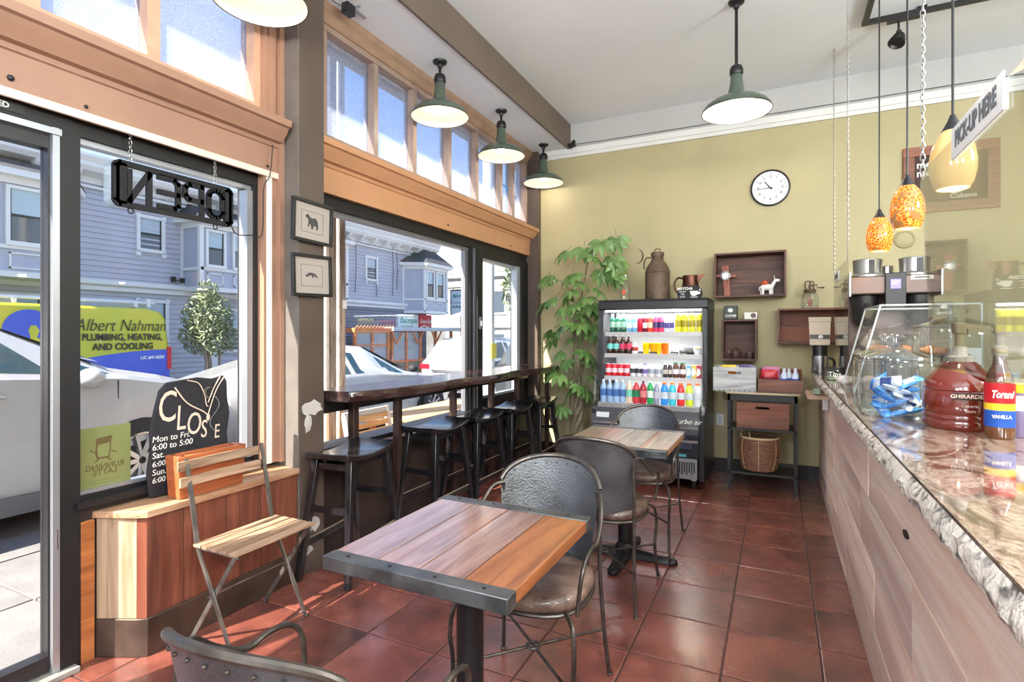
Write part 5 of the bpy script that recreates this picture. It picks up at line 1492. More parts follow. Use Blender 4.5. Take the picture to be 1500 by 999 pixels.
def cup(col, u, lab):
    t = thing('juice_cup', lab, 'cup', (ux(u), YF + 0.01, Z2), 0, 'juice cups on the second fridge shelf')
    MB().lathe([(0, 0), (0.027, 0.0), (0.036, 0.105), (0.038, 0.108), (0.034, 0.110), (0, 0.108)], 18).build('cup', cmat(col, 0, 0.2), t)
cup((246, 210, 20), 286, 'bright yellow juice cup on the second fridge shelf, first from the left')
cup((248, 180, 24), 326, 'amber juice cup on the second fridge shelf, between yellow and orange ones')
cup((250, 196, 30), 356, 'golden juice cup touching the orange one on the second fridge shelf')
cup((244, 110, 20), 394, 'deep orange juice cup on the second fridge shelf')
t = thing('bread_bag', 'crumpled clear bag of white rolls on the second fridge shelf', 'bag', (ux(456), YF + 0.04, Z2), 0)
b = MB()
for i in range(7): b.ball((random.uniform(-.028, .028), random.uniform(-.03, .03), 0.03 + random.uniform(0, .045)), (0.034, 0.03, 0.028), 10, 7)
b.build('bag', mat('cloudy_plastic', srgb(232, 234, 240), 0.25), t)
t = thing('lunch_box', 'black domed food container on the second fridge shelf', 'container', (ux(522), YF + 0.03, Z2), 0)
MB().lathe([(0, 0), (0.06, 0.0), (0.07, 0.025), (0.066, 0.03), (0, 0.03)], 20).build('tray', BLACK, t)
MB().lathe([(0.066, 0.03), (0.06, 0.05), (0.03, 0.068), (0, 0.07)], 20).build('lid', JARGLASS, t)
MB().ball((0, 0, 0.035), (0.045, 0.045, 0.02), 12, 6).build('salad', mat('salad_dark', srgb(70, 64, 54), 0.6), t)
t = thing('yoghurt_tub', 'white tub at the right end of the second fridge shelf', 'tub', (ux(572), YF + 0.01, Z2), 0)
MB().lathe([(0, 0), (0.034, 0.0), (0.04, 0.05), (0.042, 0.052), (0, 0.054)], 20).build('tub', FW, t)
MB().ball((0, 0, 0.06), (0.034, 0.034, 0.022), 12, 6).build('topping', mat('granola', srgb(170, 150, 120), 0.8, var=0.3, vscale=60), t)
for u, od in ((250, 'leftmost'), (330, 'second'), (448, 'third'), (500, 'rightmost')):
    t = thing('price_tag', '%s of the four small black price tags on the second fridge shelf' % od, 'tag', (ux(u), 5.302, Z2), 0, 'price tags on the second fridge shelf')
    MB().add([(-0.035, -0.004, 0), (0.035, -0.004, 0), (0.035, 0.012, 0.026), (-0.035, 0.012, 0.026), (-0.035, 0.012, 0), (0.035, 0.012, 0)], [(0, 1, 2, 3), (0, 3, 4), (1, 5, 2), (2, 5, 4, 3)]).build('card', BLACK, t)
    MB().box(-0.028, 0.028, -0.004, -0.0036, 0.010, 0.013).build('printed_line', PRINTW, t)
thd = 'drinks on the third fridge shelf'
for u, od in ((66, 'leftmost'), (103, 'second'), (140, 'third'), (177, 'rightmost')): can(0.030, 0.122, (204, 26, 44), (232, 200, 204), ux(u), YF - .02, Z3, '%s of the four red soda cans on the third fridge shelf' % od, thd)
for u, od in ((213, 'left'), (249, 'right')): can(0.029, 0.122, (222, 222, 224), (60, 60, 70), ux(u), YF - .02, Z3, '%s one of two silver white soda cans with dark band on the third shelf' % od, thd)
bottle(0.026, 0.13, (206, 200, 220), (120, 100, 170), (108, 84, 150), ux(283), YF - .02, Z3, 'small pale bottle with purple cap on the third fridge shelf', thd, wide=0.6)
for u, od in ((321, 'left'), (361, 'right')): can(0.032, 0.122, (226, 226, 224), (150, 160, 172), ux(u), YF - .02, Z3, '%s one of two wide white cans with grey band on the third shelf' % od, thd)
for u, od in ((397, 'left'), (424, 'right')): bottle(0.021, 0.135, (44, 36, 34), (188, 182, 176), (200, 200, 196), ux(u), YF - .02, Z3, '%s one of two small dark bottles with pale label on the third shelf' % od, thd, wide=0.6)
for u, od in ((456, 'left'), (493, 'right')): bottle(0.029, 0.148, (92, 52, 40), (232, 222, 220), (40, 110, 76), ux(u), YF - .02, Z3, '%s one of two brown coffee bottles with green cap on the third shelf' % od, thd, wide=0.62)
for u, cc, lab in ((530, (122, 180, 214), 'blue juice carton on the third fridge shelf'), (556, (214, 190, 90), 'yellow juice carton on the third fridge shelf'), (582, (190, 60, 90), 'red and white juice carton at the right end of the third fridge shelf')):
    t = thing('juice_carton', lab, 'carton', (ux(u), YF - .02, Z3), 0, 'juice cartons on the third fridge shelf')
    MB().box(-0.023, 0.023, -0.018, 0.018, 0, 0.125).build('carton', cmat(cc), t, bevel=0.002)
    MB().prism([(-0.02, 0.02), (0.0, 0.03), (0.018, 0.05), (0.01, 0.09), (-0.012, 0.10), (-0.02, 0.06)], 'y', -0.0186, -0.018).build('printed_shape', cmat((236, 236, 232)), t)
fo = 'drinks on the bottom fridge deck'
YD = 5.13
def dx(u): return -1.515 + (u - 68) / 512 * 0.865
for u, od in ((66, 'leftmost'), (103, 'second'), (140, 'third'), (177, 'rightmost')): bottle(0.029, 0.212, (146, 176, 208), (70, 110, 170), (224, 230, 236), dx(u), YD, Z4, '%s of the four blue-tinted water bottles on the bottom fridge deck' % od, fo)
bottle(0.032, 0.212, (222, 196, 176), (120, 196, 176), (226, 222, 214), dx(215), YD, Z4, 'peach coloured bottle with mint label on the bottom fridge deck', fo)
bottle(0.032, 0.212, (206, 60, 70), (40, 120, 84), (228, 222, 216), dx(254), YD, Z4, 'red juice bottle with green label on the bottom fridge deck', fo)
bottle(0.032, 0.212, (170, 34, 50), (214, 130, 130), (96, 70, 110), dx(293), YD, Z4, 'dark red juice bottle with pink label on the bottom fridge deck', fo)
bottle(0.029, 0.215, (40, 160, 84), (224, 236, 226), (220, 236, 226), dx(331), YD, Z4, 'green soda bottle with white label on the bottom fridge deck', fo)
bottle(0.028, 0.205, (150, 150, 172), (190, 188, 200), (226, 226, 226), dx(366), YD, Z4, 'grey-violet bottle on the bottom fridge deck beside the sports drinks', fo)
for u, cc, lab in ((408, (50, 140, 220), 'blue sports drink with orange cap on the bottom fridge deck'), (450, (70, 196, 214), 'cyan sports drink with orange cap on the bottom fridge deck'), (494, (222, 50, 56), 'red sports drink with orange cap on the bottom fridge deck'), (538, (214, 230, 60), 'lime yellow sports drink with orange cap on the bottom fridge deck'), (580, (222, 226, 232), 'clear white sports drink with orange cap at the right end of the bottom deck')):
    bottle(0.034, 0.205, cc, (206, 214, 220), (244, 132, 62), dx(u), YD, Z4, lab, fo, wide=0.5)

# ---- on top of the fridge
RUST = mat('rusty_iron', srgb(82, 66, 54), 0.6, 0.4, col2=srgb(120, 98, 80), vscale=7, bmp=0.3, bscale=60)
mc = thing('milk_can', 'tall rusty antique milk can with side handle on top of the fridge', 'can', (-1.08, 5.52, 1.7255), 0)
MB().lathe([(0, 0), (0.118, 0.0), (0.122, 0.01), (0.120, 0.02), (0.120, 0.27), (0.124, 0.275), (0.120, 0.285), (0.105, 0.33), (0.068, 0.385), (0.058, 0.40), (0.056, 0.44), (0.0, 0.44)], 32).build('body', RUST, mc)
MB().lathe([(0.0, 0.438), (0.062, 0.438), (0.064, 0.47), (0.058, 0.478), (0.0, 0.485)], 24).tube(smooth([(-0.03, 0, 0.482), (-0.025, 0, 0.505), (0, 0, 0.512), (0.025, 0, 0.505), (0.03, 0, 0.482)], 4), 0.005, 8).build('lid', RUST, mc)
MB().tube(smooth([(-0.058, -0.02, 0.425), (-0.10, -0.03, 0.425), (-0.125, -0.03, 0.38), (-0.125, -0.03, 0.31)], 5), 0.007, 8).build('handle', RUST, mc)
gb = thing('glass_bottle', 'small clear bottle with orange print on top of the fridge beside the milk can', 'bottle', (-1.40, 5.5, 1.7255), 0)
MB().lathe([(0.0, 0.0), (0.048, 0.0), (0.05, 0.01), (0.05, 0.14), (0.042, 0.18), (0.026, 0.205), (0.025, 0.235), (0.03, 0.24), (0.03, 0.265), (0.024, 0.265)], 24).build('glass', JARGLASS, gb)
MB().prism([(0.02 * math.cos(a), 0.09 + 0.03 * math.sin(a)) for a in [math.tau * i / 12 for i in range(12)]], 'y', -0.053, -0.0515).build('print', cmat((200, 96, 66)), gb)
COPPER = mat('old_copper', srgb(92, 58, 46), 0.35, 0.8, var=0.3, vscale=12)
pt = thing('copper_pitcher', 'dark copper pitcher with curved handle on top of the fridge', 'pitcher', (-0.77, 5.55, 1.7255), 0)
MB().lathe([(0, 0), (0.088, 0), (0.09, 0.01), (0.082, 0.10), (0.070, 0.20), (0.074, 0.235), (0.070, 0.235), (0.066, 0.20), (0, 0.195)], 28).add([(0.045, -0.03, 0.235), (0.045, 0.03, 0.235), (0.14, 0, 0.25), (0.066, -0.02, 0.16), (0.066, 0.02, 0.16)], [(0, 2, 3), (1, 4, 2), (3, 2, 4)]).build('body', COPPER, pt)
MB().tube(smooth([(-0.068, 0, 0.21), (-0.12, 0, 0.215), (-0.152, 0, 0.16), (-0.135, 0, 0.09), (-0.085, 0, 0.05)], 5), 0.009, 8).build('handle', COPPER, pt)
ms = thing('matcha_sign', 'small black board with white cup drawing and word MATCHA on top of the fridge', 'sign', (-0.745, 5.34, 1.726), 0)
MB().prism([(-0.105, 0.0), (-0.12, 0.05), (-0.10, 0.09), (-0.04, 0.118), (0.06, 0.12), (0.105, 0.09), (0.112, 0.04), (0.10, 0.0)], 'y', -0.006, 0.006).build('board', SLATE, ms)
text('lettering', 'MATCHA', 0.034, PRINTW, (-0.045, -0.0068, 0.092), FNY, ms, bold=0.001)
for i, s_ in enumerate(('Green', 'Tea', 'Latte')): text('lettering', s_, 0.024, PRINTW, (-0.068, -0.0068, 0.065 - 0.024 * i), FNY, ms, shear=0.2)
MB().prism([(0.0, 0.07), (0.008, 0.035), (0.025, 0.022), (0.05, 0.022), (0.067, 0.035), (0.075, 0.07)], 'y', -0.0075, -0.006).prism([(0.07, 0.06), (0.095, 0.06), (0.09, 0.04), (0.066, 0.035)], 'y', -0.0075, -0.006).prism([(0.08, 0.075), (0.10, 0.10), (0.09, 0.078), (0.108, 0.082), (0.09, 0.07)], 'y', -0.0075, -0.006).prism([(0.0, 0.014), (0.075, 0.014), (0.065, 0.008), (0.01, 0.008)], 'y', -0.0075, -0.006).build('cup_drawing', PRINTW, ms)
mo = thing('wall_crescent', 'thin dark crescent ornament on the ochre wall above the glass bottle', 'ornament', (-1.36, 5.885, 2.23), 0)
MB().tube([(0.055 * math.cos(a), 0, 0.075 * math.sin(a)) for a in [R(-110 + i * 12) for i in range(17)]], [0.002 + 0.005 * math.sin(math.pi * i / 16) for i in range(17)], 6).build('crescent', RUST, mo)

# ================================================================ BACK WALL SHELVES AND CRATES
CRW = wood('dark_crate_wood', srgb(56, 34, 28), srgb(112, 70, 54), 'x', 1.4, 0.55, bstr=0.35)
CRW2 = wood('brown_crate_wood', srgb(76, 46, 37), srgb(136, 90, 72), 'x', 1.4, 0.55, c3=srgb(128, 70, 48), bstr=0.35)
GREYW = wood('whitewashed_crate', srgb(140, 140, 142), srgb(208, 208, 206), 'x', 1.6, 0.6, bstr=0.4)
def wall_crate(label, x0, x1, z0, z1, m, y0=5.68, y1=5.885, t=0.018, boards=2):
    c = thing('wooden_crate', label, 'crate', ((x0 + x1) / 2, y1, z0), 0)
    K = dict(parent=c, world=True)
    for k in range(boards):
        za, zb = z0 + (z1 - z0) * k / boards, z0 + (z1 - z0) * (k + 1) / boards
        MB().box(x0 + t, x1 - t, y1 - 0.012, y1, za + 0.001, zb - 0.001).build('back_board', m, **K)
    MB().box(x0, x1, y0, y1, z0, z0 + t).build('bottom_board', m, bevel=.001, **K)
    MB().box(x0, x1, y0, y1, z1 - t, z1).build('top_board', m, bevel=.001, **K)
    MB().box(x0, x0 + t, y0, y1, z0 + t, z1 - t).build('side_board', m, bevel=.001, **K)
    MB().box(x1 - t, x1, y0, y1, z0 + t, z1 - t).build('side_board', m, bevel=.001, **K)
    return c
wall_crate('wide dark wall crate high on the ochre wall holding a cross and donkey', -0.565, 0.068, 1.748, 2.178, CRW, boards=3)
wall_crate('upright dark wall crate below, holding a small teapot and cup', -0.496, -0.181, 1.135, 1.532, CRW)
wall_crate('wide brown wall crate behind the coffee bags with a churn jar on top', -0.006, 0.78, 1.304, 1.630, CRW2)
def open_crate(label, x0, x1, y0, y1, z0, z1, m, zf=None, slot=True):
    c = thing('wooden_crate', label, 'crate', ((x0 + x1) / 2, (y0 + y1) / 2, z0), 0)
    K = dict(parent=c, world=True)
    t = 0.016; zf = zf or z1
    if slot:
        cx = (x0 + x1) / 2 + 0.0; hz = zf - 0.06
        b = MB(); b.box(x0, x1, y0, y0 + t, z0, hz); b.box(x0, cx - 0.055, y0, y0 + t, hz, hz + 0.022); b.box(cx + 0.055, x1, y0, y0 + t, hz, hz + 0.022); b.box(x0, x1, y0, y0 + t, hz + 0.022, zf)
    else: b = MB().box(x0, x1, y0, y0 + t, z0, zf)
    b.build('front_board', m, **K)
    MB().box(x0, x1, y1 - t, y1, z0, z1).build('back_board', m, **K)
    for x in (x0, x1 - t): MB().prism([(y0 + t, z0), (y1 - t, z0), (y1 - t, z1), (y0 + t, zf)], 'x', x, x + t).build('side_board', m, **K)
    MB().box(x0 + t, x1 - t, y0 + t, y1 - t, z0, z0 + 0.012).build('bottom_board', m, **K)
    b = MB()
    for i in range(9): b.box(x0 + 0.008 + (x1 - x0 - .02) * i / 8, x0 + 0.012 + (x1 - x0 - .02) * i / 8, y0 - 0.001, y0, z0, z0 + 0.022)
    tag(b.build('finger_joint', BLACK, **K), kind='stuff')
    return c
ZT = 0.879
open_crate('whitewashed open crate of snacks on the left of the black side table', -0.53, -0.175, 5.25, 5.60, ZT, 1.095, GREYW)
open_crate('low brown open crate with red snacks and water bottles on the side table', -0.158, 0.188, 5.25, 5.58, ZT, 1.075, CRW2, zf=0.995, slot=False)
open_crate('reddish brown wooden crate on the middle shelf of the side table', -0.335, 0.085, 5.27, 5.58, 0.5605, 0.79, CRW2)
tb = thing('side_table', 'narrow black metal side table with pale top against the back wall', 'table', (-0.14, 5.42, 0))
K = dict(parent=tb, world=True)
MB().box(-0.42, 0.16, 5.24, 5.62, 0.862, 0.878).build('top', wood('pale_top', srgb(170, 150, 116), srgb(206, 190, 156), 'x', 1, 0.5), **K)
for x in (-0.41, 0.125):
    for y in (5.25, 5.585):
        MB().box(x, x + 0.024, y, y + 0.024, 0, 0.862).build('leg', BLACK, **K)
MB().box(-0.41, 0.149, 5.25, 5.61, 0.54, 0.56).build('shelf', BLACK, **K)
MB().box(-0.41, 0.149, 5.25, 5.61, 0.15, 0.17).build('shelf', BLACK, **K)
MB().box(-0.41, 0.149, 5.25, 5.27, 0.80, 0.862).build('rail', BLACK, **K)
# snacks
def packet(name, label, x, y, z, w_, h_, cols, rz=0, cat='snack packet', lay=False):
    t = thing(name, label, cat, (x, y, z), R(rz))
    def fn(s):
        def g(u, v):
            a, c = 2 * u - 1, 2 * v - 1
            th = 0.022 * max(0, (1 - a * a)) ** 0.5 * max(0, (1 - c * c)) ** 0.6
            return (a * w_ / 2 * (1 - 0.04 * math.sin(v * 9)), s * th - 0.01 * (v), h_ * v)
        return g
    MB().surf(fn(-1), 10, 10).surf(fn(1), 10, 10).build('packet', cmat(cols[0], 0, 0.3), t)
    def band(u, v):
        p = fn(-1)(0.04 + 0.92 * u, 0.30 + 0.34 * v); return (p[0], p[1] - 0.002, p[2])
    MB().surf(band, 10, 4).build('printed_band', cmat(cols[1], 0, 0.3), t)
    return t
packet('snack_packet', 'yellow snack packet in the whitewashed crate', -0.41, 5.36, 0.95, 0.13, 0.16, ((230, 190, 40), (200, 120, 30)), 8)
packet('snack_packet', 'dark violet snack packet in the whitewashed crate', -0.26, 5.38, 0.95, 0.12, 0.165, ((96, 84, 130), (190, 190, 210)), -10)
packet('snack_packet', 'red snack packet at the left of the low brown crate', -0.07, 5.34, 0.895, 0.135, 0.185, ((186, 30, 40), (110, 16, 24)), 4)
packet('snack_packet', 'pink topped snack packet behind the red one in the low crate', -0.06, 5.42, 0.91, 0.15, 0.19, ((200, 120, 160), (220, 170, 190)), -3)
for x, y, od in ((0.045, 5.32, 'front left'), (0.085, 5.39, 'middle'), (0.132, 5.32, 'front right'), (0.05, 5.47, 'back left'), (0.138, 5.47, 'back right')):
    bottle(0.030, 0.195, (206, 216, 232), (66, 96, 176), (236, 240, 244), x, y, 0.893, '%s small water bottle with blue label in the low brown crate' % od, 'water bottles in the low brown crate')
# basket
WICK = wood('wicker', srgb(104, 66, 46), srgb(168, 118, 86), 'x', 4, 0.5)
WICKL = mat('pale_wicker', srgb(214, 186, 146), 0.5)
bk = thing('wicker_basket', 'round woven brown and cream basket with loop handle under the side table', 'basket', (-0.155, 5.42, 0.1705))
def brad(z): return 0.118 + 0.05 * math.sin(min(1, (z + 0.04) / 0.34) * math.pi * 0.72)
for i in range(24):
    z = 0.010 + i * 0.0118
    r = brad(z)
    pts = [((r + 0.0045 * (1 if (k + i) % 2 else -1)) * math.cos(math.tau * k / 40), (r + 0.0045 * (1 if (k + i) % 2 else -1)) * math.sin(math.tau * k / 40), z) for k in range(40)]
    MB().tube(pts, 0.0056, 5, closed=True).build('weaver', WICK, bk)
for k in range(20):
    a = math.tau * k / 20
    MB().tube([(brad(z) * math.cos(a) * 1.02, brad(z) * math.sin(a) * 1.02, z) for z in [0.01 + 0.28 * i / 10 for i in range(11)]], 0.0045, 5).build('stake', WICKL if k % 3 == 0 else WICK, bk)
MB().tube([(brad(0.295) * math.cos(math.tau * k / 40), brad(0.295) * math.sin(math.tau * k / 40), 0.295) for k in range(40)], 0.009, 8, closed=True).build('rim', WICKL, bk)
MB().lathe([(0, 0), (0.12, 0), (0.12, 0.008), (0, 0.008)], 24).build('base', WICK, bk)
MB().tube(smooth([(-0.14, -0.02, 0.27), (-0.15, -0.02, 0.33), (-0.12, -0.03, 0.358), (-0.085, -0.05, 0.345), (-0.07, -0.12, 0.29)], 5), 0.007, 8).build('handle', WICKL, bk)
wo = thing('wall_outlet', 'white wall outlet between the fridge and the side table', 'outlet', (-0.53, 5.886, 0.47))
MB().box(-0.035, 0.035, -0.006, 0, 0, 0.115).build('plate', FW, wo, bevel=0.002)
MB().box(-0.012, 0.012, -0.009, -0.006, 0.02, 0.05).box(-0.012, 0.012, -0.009, -0.006, 0.065, 0.095).build('socket', SHG, wo)
# in the crates
cx = thing('wooden_cross', 'rustic wooden cross with round metal ornament standing in the high wall crate', 'cross', (-0.45, 5.78, 1.767))
CRX = wood('cross_wood', srgb(120, 58, 40), srgb(180, 104, 78), 'z', 1.5, 0.5)
MB().bar((0.0, 0, 0.0), (-0.025, 0.03, 0.30), 0.055, 0.02, 0.065, 0.02, up=(0, 1, 0)).build('upright', CRX, cx)
MB().bar((-0.115, 0.015, 0.205), (0.075, 0.015, 0.195), 0.05, 0.02, up=(0, 0, 1)).build('cross_arm', CRX, cx)
b = MB(); b.lathe([(0, 0), (0.045, 0.0), (0.045, 0.008), (0, 0.014)], 20, M=Matrix.Translation((-0.02, -0.01, 0.2)) @ Matrix.Rotation(R(90), 4, 'X'))
for k in range(10): b.ball((-0.02 + 0.036 * math.cos(k * .628), -0.022, 0.2 + 0.036 * math.sin(k * .628)), 0.01, 6, 4)
b.build('ornament', STEEL, cx)
dk = thing('donkey_figurine', 'small white ceramic donkey figurine with red pack in the high wall crate', 'figurine', (-0.10, 5.76, 1.7665))
CER = mat('white_ceramic', srgb(228, 224, 220), 0.3, coat=0.5)
b = MB()
b.ball((0, 0, 0.072), (0.062, 0.028, 0.032), 16, 10)
for x in (-0.045, -0.03, 0.03, 0.045): b.tube([(x, (-1) ** int(abs(x) * 100) * 0.013, 0.06), (x * 1.05, (-1) ** int(abs(x) * 100) * 0.014, 0.0)], [0.013, 0.010], 8)
b.tube([(0.045, 0, 0.085), (0.065, 0, 0.115), (0.075, 0, 0.14)], [0.022, 0.016, 0.014], 10)
b.ball((0.09, 0, 0.135), (0.028, 0.014, 0.016), 12, 8)
for s in (-1, 1): b.tube([(0.07, s * 0.008, 0.148), (0.064, s * 0.012, 0.182)], [0.006, 0.002], 6)
b.tube([(-0.06, 0, 0.08), (-0.068, 0, 0.04)], [0.006, 0.004], 6)
b.build('body', CER, dk)
MB().ball((-0.015, 0, 0.108), (0.036, 0.03, 0.018), 12, 8).ball((-0.015, 0, 0.125), (0.02, 0.02, 0.016), 10, 6).build('pack', cmat((206, 92, 64)), dk)
tn = thing('coffee_tin', 'black tin with white COFFEE lettering on the upright wall crate', 'tin', (-0.42, 5.78, 1.533))
MB().box(-0.058, 0.062, -0.05, 0.05, 0, 0.135).build('tin', mat('tin_black', srgb(42, 46, 44), 0.4), tn, bevel=0.006)
text('lettering', 'COFFEE', 0.03, PRINTW, (0.002, -0.051, 0.035), FNY, tn, bold=0.0008)
MB().ball((0.0, -0.05, 0.09), (0.024, 0.002, 0.02), 14, 8).build('emblem', PRINTW, tn)
wb = thing('white_box', 'small white box with dark round badge on the upright wall crate', 'box', (-0.235, 5.76, 1.533))
MB().box(-0.06, 0.055, -0.04, 0.04, 0, 0.068).build('box', cmat((226, 222, 212)), wb, bevel=0.003)
MB().lathe([(0, 0), (0.024, 0), (0.024, 0.001), (0, 0.001)], 20, M=Matrix.Translation((0.02, -0.04, 0.036)) @ Matrix.Rotation(R(90), 4, 'X')).build('badge', cmat((70, 26, 34)), wb)
PEW = mat('dark_pewter', srgb(120, 98, 88), 0.35, 0.6)
tp = thing('teapot', 'small dark metal teapot inside the upright wall crate', 'teapot', (-0.375, 5.77, 1.1535))
MB().lathe([(0, 0), (0.03, 0), (0.032, 0.008), (0.05, 0.04), (0.05, 0.06), (0.03, 0.088), (0.026, 0.09), (0.012, 0.10), (0.006, 0.104), (0.008, 0.112), (0, 0.116)], 20).tube([(-0.045, 0, 0.045), (-0.065, 0, 0.06), (-0.075, 0, 0.085)], [0.01, 0.007, 0.005], 8).build('body', PEW, tp)
MB().tube(smooth([(0.045, 0, 0.065), (0.075, 0, 0.07), (0.072, 0, 0.035), (0.048, 0, 0.03)], 4), 0.004, 6).build('handle', PEW, tp)
mg = thing('metal_cup', 'small dark metal cup beside the teapot in the upright wall crate', 'cup', (-0.25, 5.76, 1.1535))
MB().lathe([(0, 0), (0.022, 0), (0.022, 0.006), (0.034, 0.03), (0.037, 0.062), (0.034, 0.062), (0.03, 0.03), (0, 0.015)], 20).build('cup', PEW, mg)
MB().tube(smooth([(0.035, 0, 0.055), (0.058, 0, 0.05), (0.053, 0, 0.025), (0.033, 0, 0.022)], 4), 0.004, 6).build('handle', PEW, mg)
def churn(label, x, y, z, sc=1.0):
    t = thing('churn_jar', label, 'jar', (x, y, z), 0); 
    MB().lathe([(0, 0), (0.068, 0.0), (0.072, 0.008), (0.072, 0.10), (0.062, 0.135), (0.045, 0.145), (0.045, 0.16)], 26).build('glass', JARGLASS, t)
    MB().lathe([(0.0, 0.15), (0.052, 0.15), (0.053, 0.172), (0.045, 0.178), (0, 0.18)], 24).build('lid', RUST, t)
    MB().tube(smooth([(-0.035, 0, 0.175), (-0.04, 0, 0.235), (-0.03, 0, 0.25), (0.02, 0, 0.25), (0.03, 0, 0.235), (0.03, 0, 0.175)], 3), 0.006, 6).tube([(0, 0, 0.17), (0, 0, 0.25)], 0.008, 6).tube([(0.0, -0.01, 0.215), (0.06, -0.01, 0.215), (0.06, -0.01, 0.19), (0.105, -0.01, 0.19)], 0.006, 6).ball((0.105, -0.01, 0.19), (0.014, 0.009, 0.009), 8, 6).build('crank', RUST, t)
    MB().lathe([(0, 0), (0.018, 0), (0.018, 0.012), (0, 0.012)], 14, M=Matrix.Translation((0, 0, .205)) @ Matrix.Rotation(R(90), 4, 'X')).build('gear', RUST, t)
    MB().tube([(0, 0, 0.15), (0, 0, 0.08)], 0.005, 6).box(-0.02, 0.02, -0.004, 0.004, 0.02, 0.09).build('paddle', CRX, t)
churn('clear glass butter churn jar with iron crank on the wide brown crate', 0.265, 5.79, 1.6305)

# clock, oval plaque, menu board
ck = thing('wall_clock', 'round white wall clock with thin black rim high on the ochre wall', 'clock', (-0.07, 5.9, 2.815))
Tk = Matrix.Rotation(R(90), 4, 'X')
MB().lathe([(0, 0), (0.172, 0), (0.178, 0.01), (0.176, 0.03), (0.164, 0.034), (0.160, 0.02), (0.160, 0.018)], 48, M=Tk).build('rim', BLACK, ck)
MB().lathe([(0, 0.018), (0.161, 0.018), (0.161, 0.0185), (0, 0.0185)], 48, M=Tk).build('dial', mat('clock_white', srgb(240, 240, 238), 0.5), ck)
b = MB()
for k in range(60):
    a = math.tau * k / 60
    r0 = 0.136 if k % 5 else 0.130
    b.bar((r0 * math.sin(a), -0.019, r0 * math.cos(a)), (0.148 * math.sin(a), -0.019, 0.148 * math.cos(a)), 0.0016 if k % 5 else 0.004, 0.001, up=(0, 1, 0))
tag(b.build('minute_mark', BLACK, ck), kind='stuff')
for k in range(1, 13):
    a = math.tau * k / 12
    text('numeral', str(k), 0.034, BLACK, (0.108 * math.sin(a), -0.0195, 0.108 * math.cos(a)), FNY, ck, bold=0.0006, ext=0.0003)
def hand(h, L, w_, nm):
    a = R(h); MB().bar((-0.02 * math.sin(a), -0.022, -0.02 * math.cos(a)), (L * math.sin(a), -0.022, L * math.cos(a)), w_, 0.0015, w_ * 0.6, 0.0015, up=(0, 1, 0)).build(nm, BLACK, ck)
hand(322, 0.085, 0.012, 'hour_hand'); hand(266, 0.125, 0.008, 'minute_hand'); hand(110, 0.13, 0.002, 'second_hand')
ov = thing('oval_plaque', 'small oval plaque painted the same ochre as the wall, right of the amber pendants', 'plaque', (1.01, 5.9, 2.235))
MB().lathe([(0, 0.022), (0.052, 0.020), (0.06, 0.014), (0.066, 0.022), (0.076, 0.018), (0.082, 0.0)], 36, M=Matrix.Rotation(R(90), 4, 'X')).build('plaque', OCHRE, ov)
MENW = wood('menu_frame_wood', srgb(92, 48, 34), srgb(150, 92, 66), 'x', 1.2, 0.5)
mb = thing('menu_board', 'dark chalk menu board in wide reddish wood frame reading mexican mocha and espresso cubano', 'menu board', (1.33, 5.9, 2.745))
MB().box(-0.25, 0.25, -0.012, 0, -0.21, 0.21).build('slate', mat('menu_slate', srgb(64, 44, 36), 0.7, var=.2), mb)
for bx in ((-0.335, 0.335, -0.03, 0, 0.205, 0.29), (-0.335, 0.335, -0.03, 0, -0.29, -0.205), (-0.335, -0.25, -0.03, 0, -0.205, 0.205), (0.25, 0.335, -0.03, 0, -0.205, 0.205)):
    MB().box(*bx).build('frame_rail', MENW, mb, bevel=0.003)
text('lettering', 'mexican', 0.085, PRINTW, (-0.235, -0.013, 0.13), FNY, mb, align='LEFT', bold=0.002)
text('lettering', 'mocha', 0.085, PRINTW, (-0.235, -0.013, 0.055), FNY, mb, align='LEFT', bold=0.002)
text('lettering', 'Espresso', 0.058, PRINTW, (-0.10, -0.013, -0.10), FNY, mb, align='LEFT')
text('lettering', 'Cubano', 0.058, PRINTW, (0.0, -0.013, -0.165), FNY, mb, align='LEFT')

# ================================================================ MONEY TREE
PLEAF = mat('plant_leaf', srgb(74, 112, 52), 0.4, col2=srgb(128, 160, 92), vscale=6, coat=0.2)
PSTEM = mat('plant_stem', srgb(108, 96, 70), 0.7, var=0.25, vscale=20)
TRUNKM = mat('braided_trunk', srgb(142, 128, 108), 0.75, var=0.25, vscale=25, bmp=0.4)
mt = thing('potted_money_tree', 'tall money tree with braided trunk in a terracotta pot beside the fridge', 'plant', (-1.90, 5.50, 0))
MB().lathe([(0, 0), (0.11, 0.0), (0.155, 0.25), (0.172, 0.25), (0.175, 0.30), (0.158, 0.30), (0.15, 0.26), (0, 0.255)], 32).build('pot', mat('terracotta_pot', srgb(150, 78, 58), 0.55, var=0.15), mt)
MB().lathe([(0.152, 0.262), (0.1, 0.272), (0, 0.275)], 24).build('soil', mat('soil', srgb(56, 42, 34), 0.9, var=0.3, vscale=30), mt)
for s in range(3):
    ph = s * math.tau / 3
    MB().tube([(0.032 * math.cos(ph + t * 9.5), 0.032 * math.sin(ph + t * 9.5) , 0.26 + 0.62 * t) for t in [i / 30 for i in range(31)]], [0.030 - 0.008 * i / 30 for i in range(31)], 8).build('trunk_strand', TRUNKM, mt)
